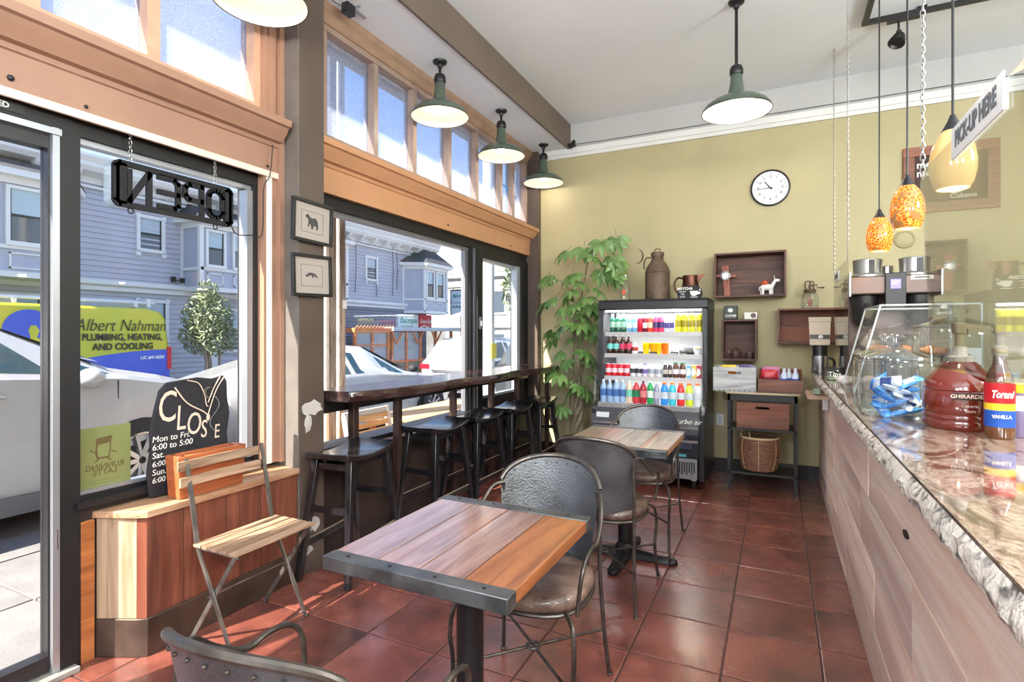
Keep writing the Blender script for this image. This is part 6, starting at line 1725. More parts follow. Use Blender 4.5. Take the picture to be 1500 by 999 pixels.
for pts, r in (([(0, 0, 0.85), (0.03, 0, 1.1), (-0.02, 0, 1.35), (0.02, 0, 1.6)], 0.016), ([(0.01, 0.02, 0.86), (0.06, 0, 1.15), (0.04, 0, 1.45)], 0.014), ([(-0.02, 0, 0.86), (-0.06, 0, 1.1), (-0.03, 0, 1.5), (0.04, 0, 1.8), (0.10, -0.01, 2.1), (0.16, -0.02, 2.28), (0.26, -0.04, 2.33), (0.40, -0.05, 2.30)], 0.010), ([(-0.09, 0, 0.27), (-0.09, 0, 0.7), (-0.05, 0, 1.1), (-0.06, 0, 1.45), (-0.02, 0, 1.7)], 0.009)):
    P = smooth(pts, 6)
    MB().tube(P, [r * (1 - 0.5 * i / len(P)) for i in range(len(P))], 7).build('stem', PSTEM, mt)
def leaflet(L, w_):
    """one palmate leaf: five to six leaflets fanned from a point"""
    b = MB()
    n = 6
    for k in range(n):
        a = R(-75 + 150 * k / (n - 1)); Lk = L * (1 - 0.25 * abs(k - (n - 1) / 2) / (n / 2))
        vs = []
        for i in range(6):
            t = i / 5
            ww = w_ * math.sin(math.pi * min(1, (t * 0.92 + 0.06))) ** 0.8 if i < 5 else 0.001
            x = 0.02 + Lk * t; z = -0.5 * Lk * t * t
            vs += [(x, -ww, z + 0.004), (x, 0, z - 0.004), (x, ww, z + 0.004)]
        fs = []
        for i in range(5):
            fs += [(3 * i, 3 * i + 1, 3 * i + 4, 3 * i + 3), (3 * i + 1, 3 * i + 2, 3 * i + 5, 3 * i + 4)]
        b.add(vs, fs, M=Matrix.Rotation(a, 4, 'Z'))
    b.tube([(-0.06, 0, 0.03), (0, 0, 0.005), (0.02, 0, 0)], 0.003, 5)
    return b
lm = [leaflet(0.17, 0.031).build('leaf', PLEAF, mt, ang=60), leaflet(0.13, 0.025).build('leaf', PLEAF, mt, ang=60)]
rn = random.Random(11)
spots = []
# px, py in the photograph of each cluster, turned to metres once: x = across, z = height
for (x, z, y) in ((-.34, 2.02, 0), (-.26, 1.98, -.1), (-.05, 2.02, -.05), (-.22, 1.78, -.1), (-.36, 1.74, 0), (-.12, 1.82, .05), (.0, 1.85, -.1), (.10, 1.78, 0), (.02, 1.70, -.15), (.16, 1.70, -.05), (.22, 1.62, 0), (-.10, 1.68, -.1),
                  (-.18, 1.48, -.05), (-.28, 1.42, 0), (-.22, 1.34, -.1), (-.05, 1.52, -.15), (.08, 1.50, -.1), (.14, 1.40, 0), (.2, 1.5, .05), (-.16, 1.20, -.05), (-.10, 1.12, -.1), (.1, 1.22, -.1), (.16, 1.10, 0), (-.24, 1.05, 0), (-.18, .98, -.1), (.18, 0.95, -.05),
                  (.05, 0.86, -.12), (-.02, 0.83, -.1), (.10, 0.80, -.05), (-.14, 0.62, -.05), (-.12, .90, 0), (.0, 1.95, 0), (.04, 1.6, 0), (-.06, 1.35, .1), (.22, 1.85, .0),
                  (.06, 2.30, 0), (-.12, 2.28, 0), (.18, 2.20, -.05), (.26, 2.36, -.03), (.36, 2.36, -.05), (.42, 2.38, -.05), (.30, 2.16, -.05), (.38, 2.18, -.08), (.44, 2.14, -.05), (.34, 2.05, -.05), (.42, 1.98, -.05), (.26, 2.06, 0)):
    spots.append((x, y, z))
for i, (x, y, z) in enumerate(spots):
    if i < 2: o = lm[i]
    else:
        o = lm[rn.randint(0, 1) if z > 0.95 else 1].copy(); COL.objects.link(o)
    out = math.atan2(y - 0.15, x + 0.02) if abs(x) > .04 else rn.uniform(-3, 0)
    if x > 0.24 and z > 1.9: o.rotation_euler = (rn.uniform(-.3, .3), rn.uniform(0.9, 1.4), rn.uniform(-2.6, -0.6))
    else: o.rotation_euler = (rn.uniform(-.4, .4), rn.uniform(0.2, 0.9), out + rn.uniform(-.7, .7))
    o.location = (x, y, z)
MB().tube(smooth([(-0.02, 0, 1.7), (-0.12, -0.02, 1.9), (-0.26, -0.08, 2.0)], 5), 0.004, 5).build('stem', PSTEM, mt)
MB().tube(smooth([(-0.03, 0, 1.4), (-0.15, -0.03, 1.5), (-0.26, -0.04, 1.46)], 5), 0.004, 5).build('stem', PSTEM, mt)
MB().tube(smooth([(0.02, 0, 1.5), (0.1, -0.03, 1.65), (0.2, -0.04, 1.72)], 5), 0.004, 5).build('stem', PSTEM, mt)
# ================================================================ SERVICE COUNTER
PLK = wood('reclaimed_plank', srgb(226, 188, 162), srgb(250, 234, 218), 'y', 1.1, 0.6, saw=22, c3=srgb(200, 170, 156), bstr=0.45, per=0.14)
ct = thing('service_counter', 'long service counter faced with reclaimed pale wood planks', 'counter', (0.66, 3.1, 0))
K = dict(parent=ct, world=True)
MB().box(0.362, 1.0, 0.1, 5.86, 0.0, 0.985).build('carcass', BLACK, **K)
rn = random.Random(21)
rows = [0.0, 0.21, 0.45, 0.70, 0.985]
cuts = [[0.1, 1.35, 2.05, 3.6, 5.0, 5.86], [0.1, 0.95, 2.6, 4.1, 5.3, 5.86], [0.1, 1.9, 3.0, 4.4, 5.86], [0.1, 2.75, 4.75, 5.86]]
for r in range(4):
    for a, c in zip(cuts[r], cuts[r][1:]):
        d_ = rn.uniform(0, 0.004)
        MB().box(0.342 + d_, 0.362, a + 0.0015, c - 0.0015, rows[r] + 0.0015, rows[r + 1] - 0.0015).build('plank', PLK, bevel=0.0015, **K)
b = MB()
for (y, z) in ((1.98, 0.80), (1.42, 0.58)):
    b.prism([(y + 0.030 * math.cos(t), z + 0.011 * math.sin(t)) for t in [math.tau * i / 14 for i in range(14)]], 'x', 0.339, 0.3455)
tag(b.build('knot_hole', mat('knot_dark', srgb(40, 26, 20), 0.9), **K), kind='stuff')

GRAN, ng, bg_ = newmat('granite')
mpg = coords(ng, (3.2, 1.1, 3.2), rand=False); mpg.inputs['Rotation'].default_value = (0, 0, R(14))
g1 = ng.nodes.new('ShaderNodeTexNoise'); g1.inputs['Scale'].default_value = 2.0; g1.inputs['Detail'].default_value = 10; g1.inputs['Distortion'].default_value = 2.2; g1.inputs['Roughness'].default_value = 0.72
ng.links.new(mpg.outputs[0], g1.inputs['Vector'])
gr = ng.nodes.new('ShaderNodeValToRGB'); E_ = gr.color_ramp.elements
E_[0].position = 0.30; E_[0].color = srgb(28, 24, 26)
E_[1].position = 0.72; E_[1].color = srgb(84, 56, 46)
for p_, c_ in ((0.40, srgb(88, 62, 52)), (0.47, srgb(150, 122, 106)), (0.54, srgb(178, 160, 144)), (0.60, srgb(128, 92, 74)), (0.66, srgb(48, 38, 38))):
    q = E_.new(p_); q.color = c_
ng.links.new(g1.outputs[0], gr.inputs[0])
g2 = ng.nodes.new('ShaderNodeTexNoise'); g2.inputs['Scale'].default_value = 60; g2.inputs['Detail'].default_value = 4
mpg2 = coords(ng, rand=False); ng.links.new(mpg2.outputs[0], g2.inputs['Vector'])
gr2 = ng.nodes.new('ShaderNodeValToRGB'); gr2.color_ramp.elements[0].position = 0.36; gr2.color_ramp.elements[0].color = (0.25, 0.22, 0.22, 1); gr2.color_ramp.elements[1].position = 0.5; gr2.color_ramp.elements[1].color = (1, 1, 1, 1)
ng.links.new(g2.outputs[0], gr2.inputs[0])
gm = ng.nodes.new('ShaderNodeMix'); gm.data_type = 'RGBA'; gm.blend_type = 'MULTIPLY'; gm.inputs[0].default_value = 0.45
ng.links.new(gr.outputs[0], gm.inputs[6]); ng.links.new(gr2.outputs[0], gm.inputs[7]); ng.links.new(gm.outputs[2], bg_.inputs['Base Color'])
bg_.inputs['Roughness'].default_value = 0.07; bg_.inputs['Coat Weight'].default_value = 0.5; bg_.inputs['Coat Roughness'].default_value = 0.04
GEDGE = mat('granite_edge', srgb(224, 214, 200), 0.55, col2=srgb(96, 90, 86), vscale=30, bmp=1.0, bscale=60, detail=9, pos=(0.52, 0.66))
top = thing('countertop', 'polished swirled granite countertop with rough chiselled front edge', 'countertop', (0.66, 3.1, 0.985))
K = dict(parent=top, world=True)
MB().box(0.302, 1.06, 0.08, 5.87, 0.987, 1.05).build('slab', GRAN, **K)
def ge(u, v):
    y = 0.08 + 5.79 * v
    rr = random.Random(int(u * 10) * 1000 + int(v * 260))
    return (0.303 - 0.024 * math.sin(math.pi * (0.15 + 0.75 * u)) + (rr.uniform(-0.006, 0.006) if 0 < u < 1 else 0), y, 0.987 + 0.062 * u)
MB().surf(ge, 5, 260).build('chiselled_edge', GEDGE, **K)
ls = thing('wall_ledge', 'short pale wooden ledge bracket on the counter face near its far end', 'shelf', (0.27, 4.95, 0.90))
MB().box(-0.07, 0.07, -0.25, 0.25, 0, 0.025).build('board', wood('ledge_wood', srgb(150, 120, 96), srgb(206, 178, 150), 'y', 1.5, 0.5), ls)
MB().box(0.03, 0.068, -0.22, -0.2, -0.08, 0.0).build('bracket', STEEL, ls)
jr = thing('small_glass', 'small glass standing on the wooden ledge at the counter end', 'glass', (0.27, 4.80, 0.926))
MB().lathe([(0, 0), (0.026, 0), (0.034, 0.075), (0.031, 0.075), (0.024, 0.01)], 20).build('glass', JARGLASS, jr)
MB().lathe([(0, 0.008), (0.024, 0.008), (0.028, 0.045), (0, 0.045)], 16).build('contents', mat('green_white', srgb(190, 200, 180), 0.6, var=.3, vscale=60), jr)
ZC = 1.0505

def cookie_jar(label, x, y, r, h, fill=None, group=None):
    t = thing('glass_jar', label, 'jar', (x, y, ZC), 0, group)
    MB().lathe([(0, 0.004), (r * 0.90, 0.0), (r * 0.98, 0.012), (r, 0.035), (r, h * 0.90), (r * 0.985, h * 0.94), (r * 0.95, h * 0.965), (r * 0.96, h)], 40).build('glass', JARGLASS, t)
    MB().tube([(r * 0.86 * math.cos(a), r * 0.86 * math.sin(a), 0.005) for a in [math.tau * k / 32 for k in range(32)]], 0.006, 6, closed=True).build('base_ring', JARGLASS, t)
    l = MB().lathe([(r * 0.97, h + 0.002), (r * 1.0, h + 0.008), (r * 0.97, h + 0.016), (r * 0.6, h + 0.034), (r * 0.22, h + 0.052), (r * 0.16, h + 0.062), (r * 0.30, h + 0.075), (r * 0.32, h + 0.095), (r * 0.2, h + 0.108), (0, h + 0.11)], 36).build('lid', JARGLASS, t)
    MB().tube([(r * 0.98 * math.cos(a), r * 0.98 * math.sin(a), h + 0.008) for a in [math.tau * k / 32 for k in range(32)]], 0.005, 6, closed=True).build('lid_rim', JARGLASS, l)
    return t
cookie_jar('glass lidded jar of blue wrapped sweets at the front of the counter', 0.448, 2.80, 0.138, 0.235)
cookie_jar('second glass lidded jar directly behind the jar of blue sweets', 0.46, 3.12, 0.135, 0.235)
BLUEW = mat('blue_foil', srgb(44, 120, 208), 0.25, 0.3, col2=srgb(120, 190, 236), vscale=18, bmp=0.5, bscale=25)
SILW = mat('silver_foil', srgb(214, 218, 226), 0.25, 0.4, bmp=0.5, bscale=25)
NAVY = mat('navy_print', srgb(30, 60, 120), 0.35)
rn = random.Random(5)
def sweet(x, y, z, rx, ry, rz, k):
    t = thing('wrapped_sweet', '%s sweet %s' % (('blue foil', 'silver and navy')[k], {0: 'in the front glass jar'}[0]), 'sweet', (x, y, z), 0, 'wrapped sweets in the front glass jar')
    t.rotation_euler = (rx, ry, rz)
    def g(s):
        def f(u, v):
            a, c = 2 * u - 1, 2 * v - 1
            th = 0.012 * max(0, 1 - abs(a) ** 3) ** 0.5 * max(0, 1 - c * c) ** 0.5
            return (a * 0.055, c * 0.022 * (1 + 0.12 * abs(a)), s * th)
        return f
    MB().surf(g(1), 10, 6).surf(g(-1), 10, 6).build('wrapper', (BLUEW, SILW)[k], t)
    MB().surf(lambda u, v: tuple(Vector(g(1)(0.3 + 0.4 * u, 0.1 + 0.8 * v)) + Vector((0, 0, 0.001))), 4, 4).build('print', (SILW, NAVY)[k], t)
    return t
i = 0
for lay in range(5):
    for k in range(5 if lay < 4 else 3):
        a = math.tau * k / 5 + lay * 0.7
        rr = 0.062
        j = 1 if (lay * 5 + k) % 4 == 1 else 0
        px__, py__, pz__ = 0.448 + rr * math.cos(a), 2.80 + rr * math.sin(a), ZC + 0.025 + lay * 0.030
        s_ = sweet(px__, py__, pz__, rn.uniform(-.6, .6) + (0.9 if lay == 4 else 0), rn.uniform(-.5, .5), a + 1.57 + rn.uniform(-.4, .4), j)
        s_['label'] = ('silver and navy' if j else 'blue foil') + ' wrapped sweet in the front glass jar, ' + ('bottom', 'second', 'third', 'fourth', 'top')[lay] + ' layer, ' + ('right', 'back right', 'back left', 'front left', 'front right')[int(((a % math.tau) / math.tau) * 5 + 0.5) % 5] + ' side'
cookie_jar('large glass lidded jar behind the caramel sauce jug', 0.745, 3.22, 0.165, 0.37)
bx = thing('sweet_box', 'pale cookie packet lettered Milano inside the large glass jar', 'packet', (0.765, 3.16, ZC + 0.012))
MB().box(-0.055, 0.055, -0.03, 0.03, 0.09, 0.27).box(-0.055, 0.055, -0.03, 0.03, 0, 0.0895).build('packet', mat('packet_white', srgb(214, 212, 210), 0.4, var=.1), bx)
text('lettering', 'Milano', 0.04, BLACK, (0, -0.031, 0.19), FNY, bx, shear=0.2)
MB().ball((0.0, -0.03, 0.235), (0.02, 0.002, 0.012), 12, 6).ball((0.02, -0.03, 0.15), (0.02, 0.002, 0.02), 12, 6).build('print', cmat((110, 50, 40)), bx)

# caramel jug with pump
jug = thing('sauce_jug', 'big caramel-red sauce jug with ribbed body and beige pump', 'jug', (0.605, 2.55, ZC))
SAUCE = mat('caramel_sauce', srgb(112, 38, 24), 0.1, coat=0.9, var=0.12, vscale=4)
r = 0.112
MB().lathe([(0, 0.0), (r * 0.93, 0.0), (r, 0.012), (r, 0.03), (r * 0.97, 0.035), (r, 0.04), (r, 0.05), (r * 0.97, 0.055), (r, 0.06), (r * 1.0, 0.135), (r * 0.97, 0.14), (r, 0.145), (r * 0.97, 0.165), (r * 0.88, 0.182), (r * 0.50, 0.235), (r * 0.40, 0.245), (0, 0.245)], 40).build('jug', SAUCE, jug)
MB().tube(smooth([(0.0, -r * 0.5, 0.225), (0.03, -r * 0.75, 0.20), (0.075, -r * .75, 0.17)], 3), 0.008, 8).build('handle', SAUCE, jug)
CL2 = mat('jug_lid', srgb(196, 190, 176), 0.35)
MB().lathe([(0, 0.243), (0.042, 0.243), (0.044, 0.262), (0.026, 0.268), (0.02, 0.30), (0, 0.30)], 24).build('cap', CL2, jug)
BEI = mat('pump_beige', srgb(150, 138, 106), 0.35)
MB().lathe([(0, 0.30), (0.014, 0.30), (0.014, 0.345), (0.022, 0.35), (0.026, 0.385), (0, 0.39)], 18).bar((-0.015, 0.0, 0.378), (0.13, 0.03, 0.366), 0.02, 0.016).build('pump', BEI, jug)
MB().box(-0.045, 0.052, -0.1165, -0.1145, 0.112, 0.138).build('label', mat('dark_brown_label', srgb(54, 24, 20), 0.4), jug)
text('lettering', 'GHIRARDELLI', 0.019, CHALK, (0.004, -0.1172, 0.125), FNY, jug, bold=0.0004, ext=0.0003)
text('lettering', 'CARAMEL', 0.012, CHALK, (0.004, -0.1150, 0.090), FNY, jug, ext=0.0003)
text('lettering', 'SAUCE', 0.010, CHALK, (0.004, -0.1150, 0.072), FNY, jug, ext=0.0003)
MB().box(-0.045, 0.052, -0.1145, -0.10, 0.112, 0.138).build('label_backing', SAUCE, jug)

to = thing('syrup_bottle', 'tall vanilla syrup bottle with red, yellow and blue label and beige pump', 'bottle', (0.663, 2.348, ZC))
MB().lathe([(0, 0), (0.037, 0.0), (0.040, 0.008), (0.040, 0.18), (0.034, 0.21), (0.02, 0.245), (0.016, 0.28), (0, 0.28)], 26).build('bottle', mat('amber_syrup', srgb(96, 54, 22), 0.08, coat=1), to)
for z0, z1, cc in ((0.118, 0.185, (192, 28, 38)), (0.095, 0.118, (236, 200, 50)), (0.04, 0.095, (34, 82, 172))):
    MB().lathe([(0.0406, z0), (0.0406, z1)], 26).build('label', cmat(cc), to)
text('lettering', 'Torani', 0.034, PRINTW, (-0.006, -0.0425, 0.148), FNY, to, shear=0.3, bold=0.001, sx=0.62)
text('lettering', 'VANILLA', 0.016, PRINTW, (-0.006, -0.042, 0.075), FNY, to, sx=0.8, bold=0.0004)
MB().lathe([(0, 0.275), (0.02, 0.275), (0.022, 0.30), (0.012, 0.31), (0.012, 0.345), (0.02, 0.35), (0.022, 0.375), (0, 0.38)], 18).bar((0, 0, 0.366), (-0.085, 0.0, 0.355), 0.018, 0.015).build('pump', BEI, to)
pu = thing('powder_tub', 'violet grey tub with yellow lid at the right edge of the counter', 'tub', (0.742, 2.42, ZC))
MB().lathe([(0, 0), (0.045, 0), (0.048, 0.005), (0.048, 0.15), (0, 0.15)], 24).build('tub', mat('violet_tub', srgb(140, 124, 156), 0.4), pu)
MB().lathe([(0.0486, 0.09), (0.0486, 0.14)], 24).build('label', FW, pu)
MB().lathe([(0, 0.15), (0.05, 0.15), (0.05, 0.178), (0, 0.178)], 24).build('lid', cmat((232, 204, 50)), pu)

# pastry case
pc = thing('pastry_case', 'clear sloped front pastry case on the counter before the coffee brewer', 'display case', (0.66, 3.9, ZC))
EDG = mat('case_edge', srgb(206, 214, 214), 0.15, alpha=0.55)
xa, xb, xt, ya, yb, zt = 0.385, 0.95, 0.51, 3.62, 4.20, 1.555
K = dict(parent=pc, world=True)
def quad(nm, vs): MB().add(vs, [(0, 1, 2, 3)]).build(nm, CASEGLASS, smooth=False, **K)
quad('front_sheet', [(xa, ya, 1.065), (xa, yb, 1.065), (xt, yb, zt), (xt, ya, zt)])
quad('end_sheet', [(xa, ya, 1.065), (xb, ya, 1.065), (xb, ya, zt), (xt, ya, zt)])
quad('end_sheet', [(xa, yb, 1.065), (xb, yb, 1.065), (xb, yb, zt), (xt, yb, zt)])
quad('top_sheet', [(xt, ya, zt), (xb, ya, zt), (xb, yb, zt), (xt, yb, zt)])
MB().box(xa - 0.01, xb, ya - 0.01, yb + 0.01, 1.051, 1.065).build('base_tray', CASEGLASS, **K)
for p, q in (((xa, ya, 1.065), (xt, ya, zt)), ((xa, yb, 1.065), (xt, yb, zt)), ((xt, ya, zt), (xb, ya, zt)), ((xt, yb, zt), (xb, yb, zt)), ((xt, ya, zt), (xt, yb, zt)), ((xb, ya, 1.065), (xb, ya, zt)), ((xb, yb, 1.065), (xb, yb, zt))):
    MB().bar(p, q, 0.009, 0.009).build('edge_strip', EDG, **K)
tr = thing('pastry_tray', 'dark tray on a stand inside the clear pastry case', 'tray', (0.69, 3.9, 1.066))
MB().box(-0.19, 0.22, -0.22, 0.22, 0.20, 0.212).build('tray', BLACK, tr)
MB().box(-0.15, -0.14, -0.2, -0.19, 0, 0.2).box(0.19, 0.2, -0.2, -0.19, 0, 0.2).box(-0.15, -0.14, 0.19, 0.2, 0, 0.2).box(0.19, 0.2, 0.19, 0.2, 0, 0.2).build('stand', BLACK, tr)
PAST = mat('baked_pastry', srgb(206, 146, 96), 0.55, col2=srgb(168, 98, 56), vscale=14, bmp=0.4, bscale=50)
rn = random.Random(9)
pos_ = [(0.55, 3.74), (0.66, 3.76), (0.78, 3.74), (0.87, 3.78), (0.56, 3.92), (0.68, 3.94), (0.80, 3.93), (0.57, 4.07), (0.70, 4.08), (0.83, 4.07)]
place = ['front left', 'front, second from the left', 'front, third from the left', 'front right', 'middle row left', 'middle row centre', 'middle row right', 'back row left', 'back row centre', 'back row right']
for (x, y), pl_ in zip(pos_, place):
    t = thing('pastry', 'golden brown pastry on the case tray, ' + pl_, 'pastry', (x, y, 1.279), rn.uniform(0, 3), 'pastries in the clear case')
    b = MB()
    for k in range(5):
        q = (k - 2) / 2
        b.ball((q * 0.038, 0.012 * q * q, 0.022), (0.018, 0.030 * (1 - 0.45 * q * q), 0.026 * (1 - 0.4 * q * q)), 12, 8)
    b.build('crust', PAST, t)

# coffee brewer
BRM = mat('brewer_brown', srgb(98, 82, 76), 0.32, 0.5, var=0.08)
br = thing('coffee_brewer', 'twin basket coffee brewer with steel funnels on top behind the pastry case', 'coffee machine', (0.72, 4.75, ZC))
br.scale = (0.90, 1, 1)
MB().box(-0.28, 0.28, 0.02, 0.30, 0.0, 0.70).build('body', BRM, br, bevel=0.01)
MB().box(-0.29, 0.29, -0.22, 0.30, 0.62, 0.75).build('head', BRM, br, bevel=0.01)
for x_ in (-0.297, 0.285): MB().box(x_, x_ + 0.012, -0.225, 0.30, 0.61, 0.78).build('head_trim', STEEL, br)
MB().box(-0.065, 0.07, -0.245, -0.20, 0.50, 0.765).build('control_panel', BLACK, br, bevel=0.006)
SCR, nsc, bsc = newmat('violet_screen'); bsc.inputs['Base Color'].default_value = srgb(110, 100, 190); bsc.inputs['Emission Color'].default_value = srgb(120, 110, 210); bsc.inputs['Emission Strength'].default_value = 0.8
MB().box(-0.03, 0.035, -0.248, -0.245, 0.655, 0.72).build('screen', SCR, br)
MB().box(-0.024, 0.029, -0.2495, -0.248, 0.700, 0.706).box(-0.024, 0.015, -0.2495, -0.248, 0.685, 0.691).build('screen_line', PRINTW, br)
MB().box(-0.24, 0.24, -0.18, 0.05, 0.0, 0.03).build('drip_base', STEEL, br, bevel=0.004)
for s in (-1, 1):
    fb = MB().lathe([(0, 0.40), (0.055, 0.40), (0.085, 0.45), (0.095, 0.58), (0.098, 0.615), (0, 0.615)], 26, c=(s * 0.175, -0.09, 0)).build('brew_basket', BLACK, br)
    MB().bar((s * 0.175, -0.18, 0.55), (s * 0.175, -0.27, 0.53), 0.03, 0.022).build('basket_handle', BLACK, fb)
    fn_ = MB().lathe([(0, 0.75), (0.112, 0.75), (0.112, 0.765), (0.098, 0.78), (0.10, 0.84), (0.104, 0.875), (0.095, 0.88), (0, 0.88)], 30, c=(s * 0.155, -0.06, 0)).build('steel_hopper', STEEL, br)
    MB().box(s * 0.155 - 0.005, s * 0.155 + 0.035, -0.168, -0.160, 0.765, 0.87).build('hopper_handle', BLACK, fn_)
    MB().lathe([(0, 0.03), (0.085, 0.03), (0.09, 0.05), (0.09, 0.30), (0.06, 0.34), (0, 0.35)], 26, c=(s * 0.14, -0.07, 0)).build('coffee_server', mat('server_steel', srgb(150, 140, 134), 0.3, 0.8), br)
MB().lathe([(0, 0.75), (0.05, 0.75), (0.05, 0.84), (0.045, 0.845), (0, 0.845)], 20, c=(0.0, 0.1, 0)).build('water_cap', STEEL, br)
MB().box(0.10, 0.24, -0.222, -0.2205, 0.715, 0.742).build('label_plate', PRINTW, br)
MB().box(0.125, 0.215, -0.2235, -0.222, 0.724, 0.733).build('printed_line', BLACK, br)

# canisters and bags at the far end
KRAFT = mat('cream_paper', srgb(222, 206, 182), 0.7, bmp=0.5, bscale=18)
def coffee_bag(label, x, y, z, rz):
    t = thing('coffee_bag', label, 'bag', (x, y, z), R(rz), 'folded paper coffee bags')
    def side(s):
        def g(u, v):
            a = 2 * u - 1
            th = 0.045 * (1 - 0.75 * v) * (1 - 0.35 * a * a) + 0.004
            return (a * 0.075 * (1 + 0.1 * v), s * th, 0.235 * v)
        return g
    MB().surf(side(-1), 8, 8).surf(side(1), 8, 8).add([(-0.075, -0.03, 0), (0.075, -0.03, 0), (0.075, 0.03, 0), (-0.075, 0.03, 0)], [(0, 1, 2, 3)]).surf(lambda u, v: ((2 * v - 1) * (0.075 + .0075 * u), (2 * u - 1) * 0, 0.235), 1, 1).build('bag', KRAFT, t)
    MB().box(-0.085, 0.085, -0.024, -0.008, 0.20, 0.24).build('folded_top', KRAFT, t, bevel=0.002)
    MB().surf(lambda u, v: ((2 * u - 1) * 0.076, side(-1)(u, 0.22 + 0.16 * v)[1] - 0.002, 0.235 * (0.22 + 0.16 * v)), 8, 2).build('label_band', mat('grey_band', srgb(92, 88, 86), 0.5), t)
    MB().ball((0.005, -0.043, 0.07), (0.018, 0.004, 0.018), 14, 8).build('badge', PRINTW, t)
    return t
def canister(label, x, y):
    t = thing('coffee_canister', label, 'canister', (x, y, ZC), 0)
    MB().lathe([(0, 0), (0.064, 0), (0.066, 0.005), (0.066, 0.155), (0, 0.155)], 28).build('body', STEEL, t)
    MB().lathe([(0, 0.155), (0.060, 0.155), (0.057, 0.165), (0.057, 0.235), (0.052, 0.245), (0, 0.247)], 28).build('lid', BLACK, t)
    MB().tube(smooth([(0.06, 0, 0.14), (0.10, -0.01, 0.12), (0.105, -0.01, 0.06), (0.064, 0, 0.03)], 4), 0.011, 8).build('handle', BLACK, t)
    return t
canister('steel canister with black lid at the far end of the counter', 0.325, 5.42)
canister('second steel canister with black lid, nearer the coffee brewer', 0.53, 5.42)
coffee_bag('folded cream paper coffee bag with dark band standing on the first canister', 0.322, 5.42, ZC + 0.2475, 0)
coffee_bag('second cream paper coffee bag with dark band, on the canister nearer the brewer', 0.53, 5.42, ZC + 0.2475, 4)
gb2 = thing('scoop_bowl', 'black curved scoop bowl between the canisters and the pastry case', 'bowl', (0.44, 5.18, ZC))
MB().lathe([(0, 0), (0.05, 0.0), (0.08, 0.03), (0.092, 0.07), (0.086, 0.07), (0.074, 0.034), (0, 0.012)], 28).build('bowl', BLACK, gb2)
MB().lathe([(0, 0.03), (0.07, 0.035), (0.05, 0.055), (0, 0.07)], 20).build('contents', KRAFT, gb2)
tj = thing('tip_jar', 'squat glass tip jar with white handwriting near the counter edge', 'jar', (0.375, 4.72, ZC))
MB().lathe([(0, 0), (0.055, 0), (0.06, 0.006), (0.06, 0.075), (0.05, 0.09), (0.052, 0.10)], 26).build('glass', JARGLASS, tj)
text('lettering', 'Tips', 0.05, PRINTW, (0, -0.062, 0.045), FNY, tj)
MB().lathe([(0, 0.005), (0.05, 0.005), (0.05, 0.03), (0, 0.032)], 20).build('coins', mat('notes', srgb(150, 160, 130), 0.7, var=.3, vscale=40), tj)
for i, (x, y, lab) in enumerate(((0.41, 4.33, 'crumpled clear wrapped bun on the counter beside the pastry case'), (0.55, 4.36, 'white and pink paper packet on the counter before the brewer'))):
    t = thing('wrapped_bun', lab, 'packet', (x, y, ZC), i * .7)
    b = MB(); b.ball((0, 0, 0.032), (0.055, 0.04, 0.032), 14, 9); b.tube([(0.04, 0, 0.03), (0.08, 0, 0.045)], [0.012, 0.02], 8)
    b.build('wrap', (mat('wrap_clear', srgb(214, 208, 206), 0.2, bmp=.6, bscale=30), mat('wrap_pink', srgb(226, 196, 200), 0.5))[i], t)

# ---- hanging acrylic guards with chains
def chain(b, x, y, z0, z1, L=0.026, r=0.0017):
    n = int((z1 - z0) / (L * 0.74))
    for i in range(n):
        z = z0 + (i + 0.5) * (z1 - z0) / n
        pts = []
        for k in range(10):
            a = math.tau * k / 10
            u, v = 0.0065 * math.cos(a), L / 2 * math.sin(a)
            pts.append((x + (u if i % 2 else 0), y + (0 if i % 2 else u), z + v))
        b.tube(pts, r, 4, closed=True)
def guard(label, y0, y1, y1b, z0, z1, chains, lx=0.42):
    g = thing('acrylic_guard', label, 'guard', (lx, y1, z0), 0)
    K = dict(parent=g, world=True)
    MB().prism([(y0, z0), (y1b, z0), (y1 - 0.03, z1 - 0.10), (y1, z1 - 0.03), (y1 - 0.03, z1), (y0, z1)], 'x', lx - 0.002, lx + 0.002).build('panel', ACRYLIC, smooth=False, **K)
    for y in chains:
        b = MB(); chain(b, lx, y, z1 - 0.02, 3.765)
        tag(b.build('chain', STEEL, **K), kind='stuff')
        MB().tube([(lx, y, 3.78), (lx, y, 3.765), (lx + 0.008, y, 3.76)], 0.003, 6).lathe([(0, 3.778), (0.012, 3.778), (0.01, 3.78)], 12, c=(lx, y, 0)).build('hook', STEEL, **K)
    return g
guard('near hanging clear acrylic guard carrying the large pick-up sign over the counter', 0.62, 2.20, 2.05, 1.30, 1.92, (2.17, 0.8))
guard('far hanging clear acrylic guard on two chains near the back wall', 4.27, 5.33, 5.33, 1.30, 1.90, (4.29, 5.30))
ps = thing('pickup_sign', 'white sign with grey capital lettering PICK-UP HERE on the near acrylic guard', 'sign', (0.415, 1.63, 1.90))
MB().box(-0.002, 0.002, -0.185, 0.185, -0.042, 0.038).build('plate', mat('sign_plate_white', srgb(238, 240, 242), 0.4), ps)
text('lettering', 'PICK-UP HERE', 0.058, mat('sign_grey', srgb(84, 92, 104), 0.5), (-0.003, 0, 0.0), FNX, ps, bold=0.0018, sx=0.82, ext=0.0005)
p2_ = thing('pickup_sign', 'tiny white sign on the far acrylic guard', 'sign', (0.415, 5.0, 1.845))
MB().box(-0.002, 0.002, -0.15, 0.15, -0.035, 0.035).build('plate', bpy.data.materials['sign_plate_white'], p2_)
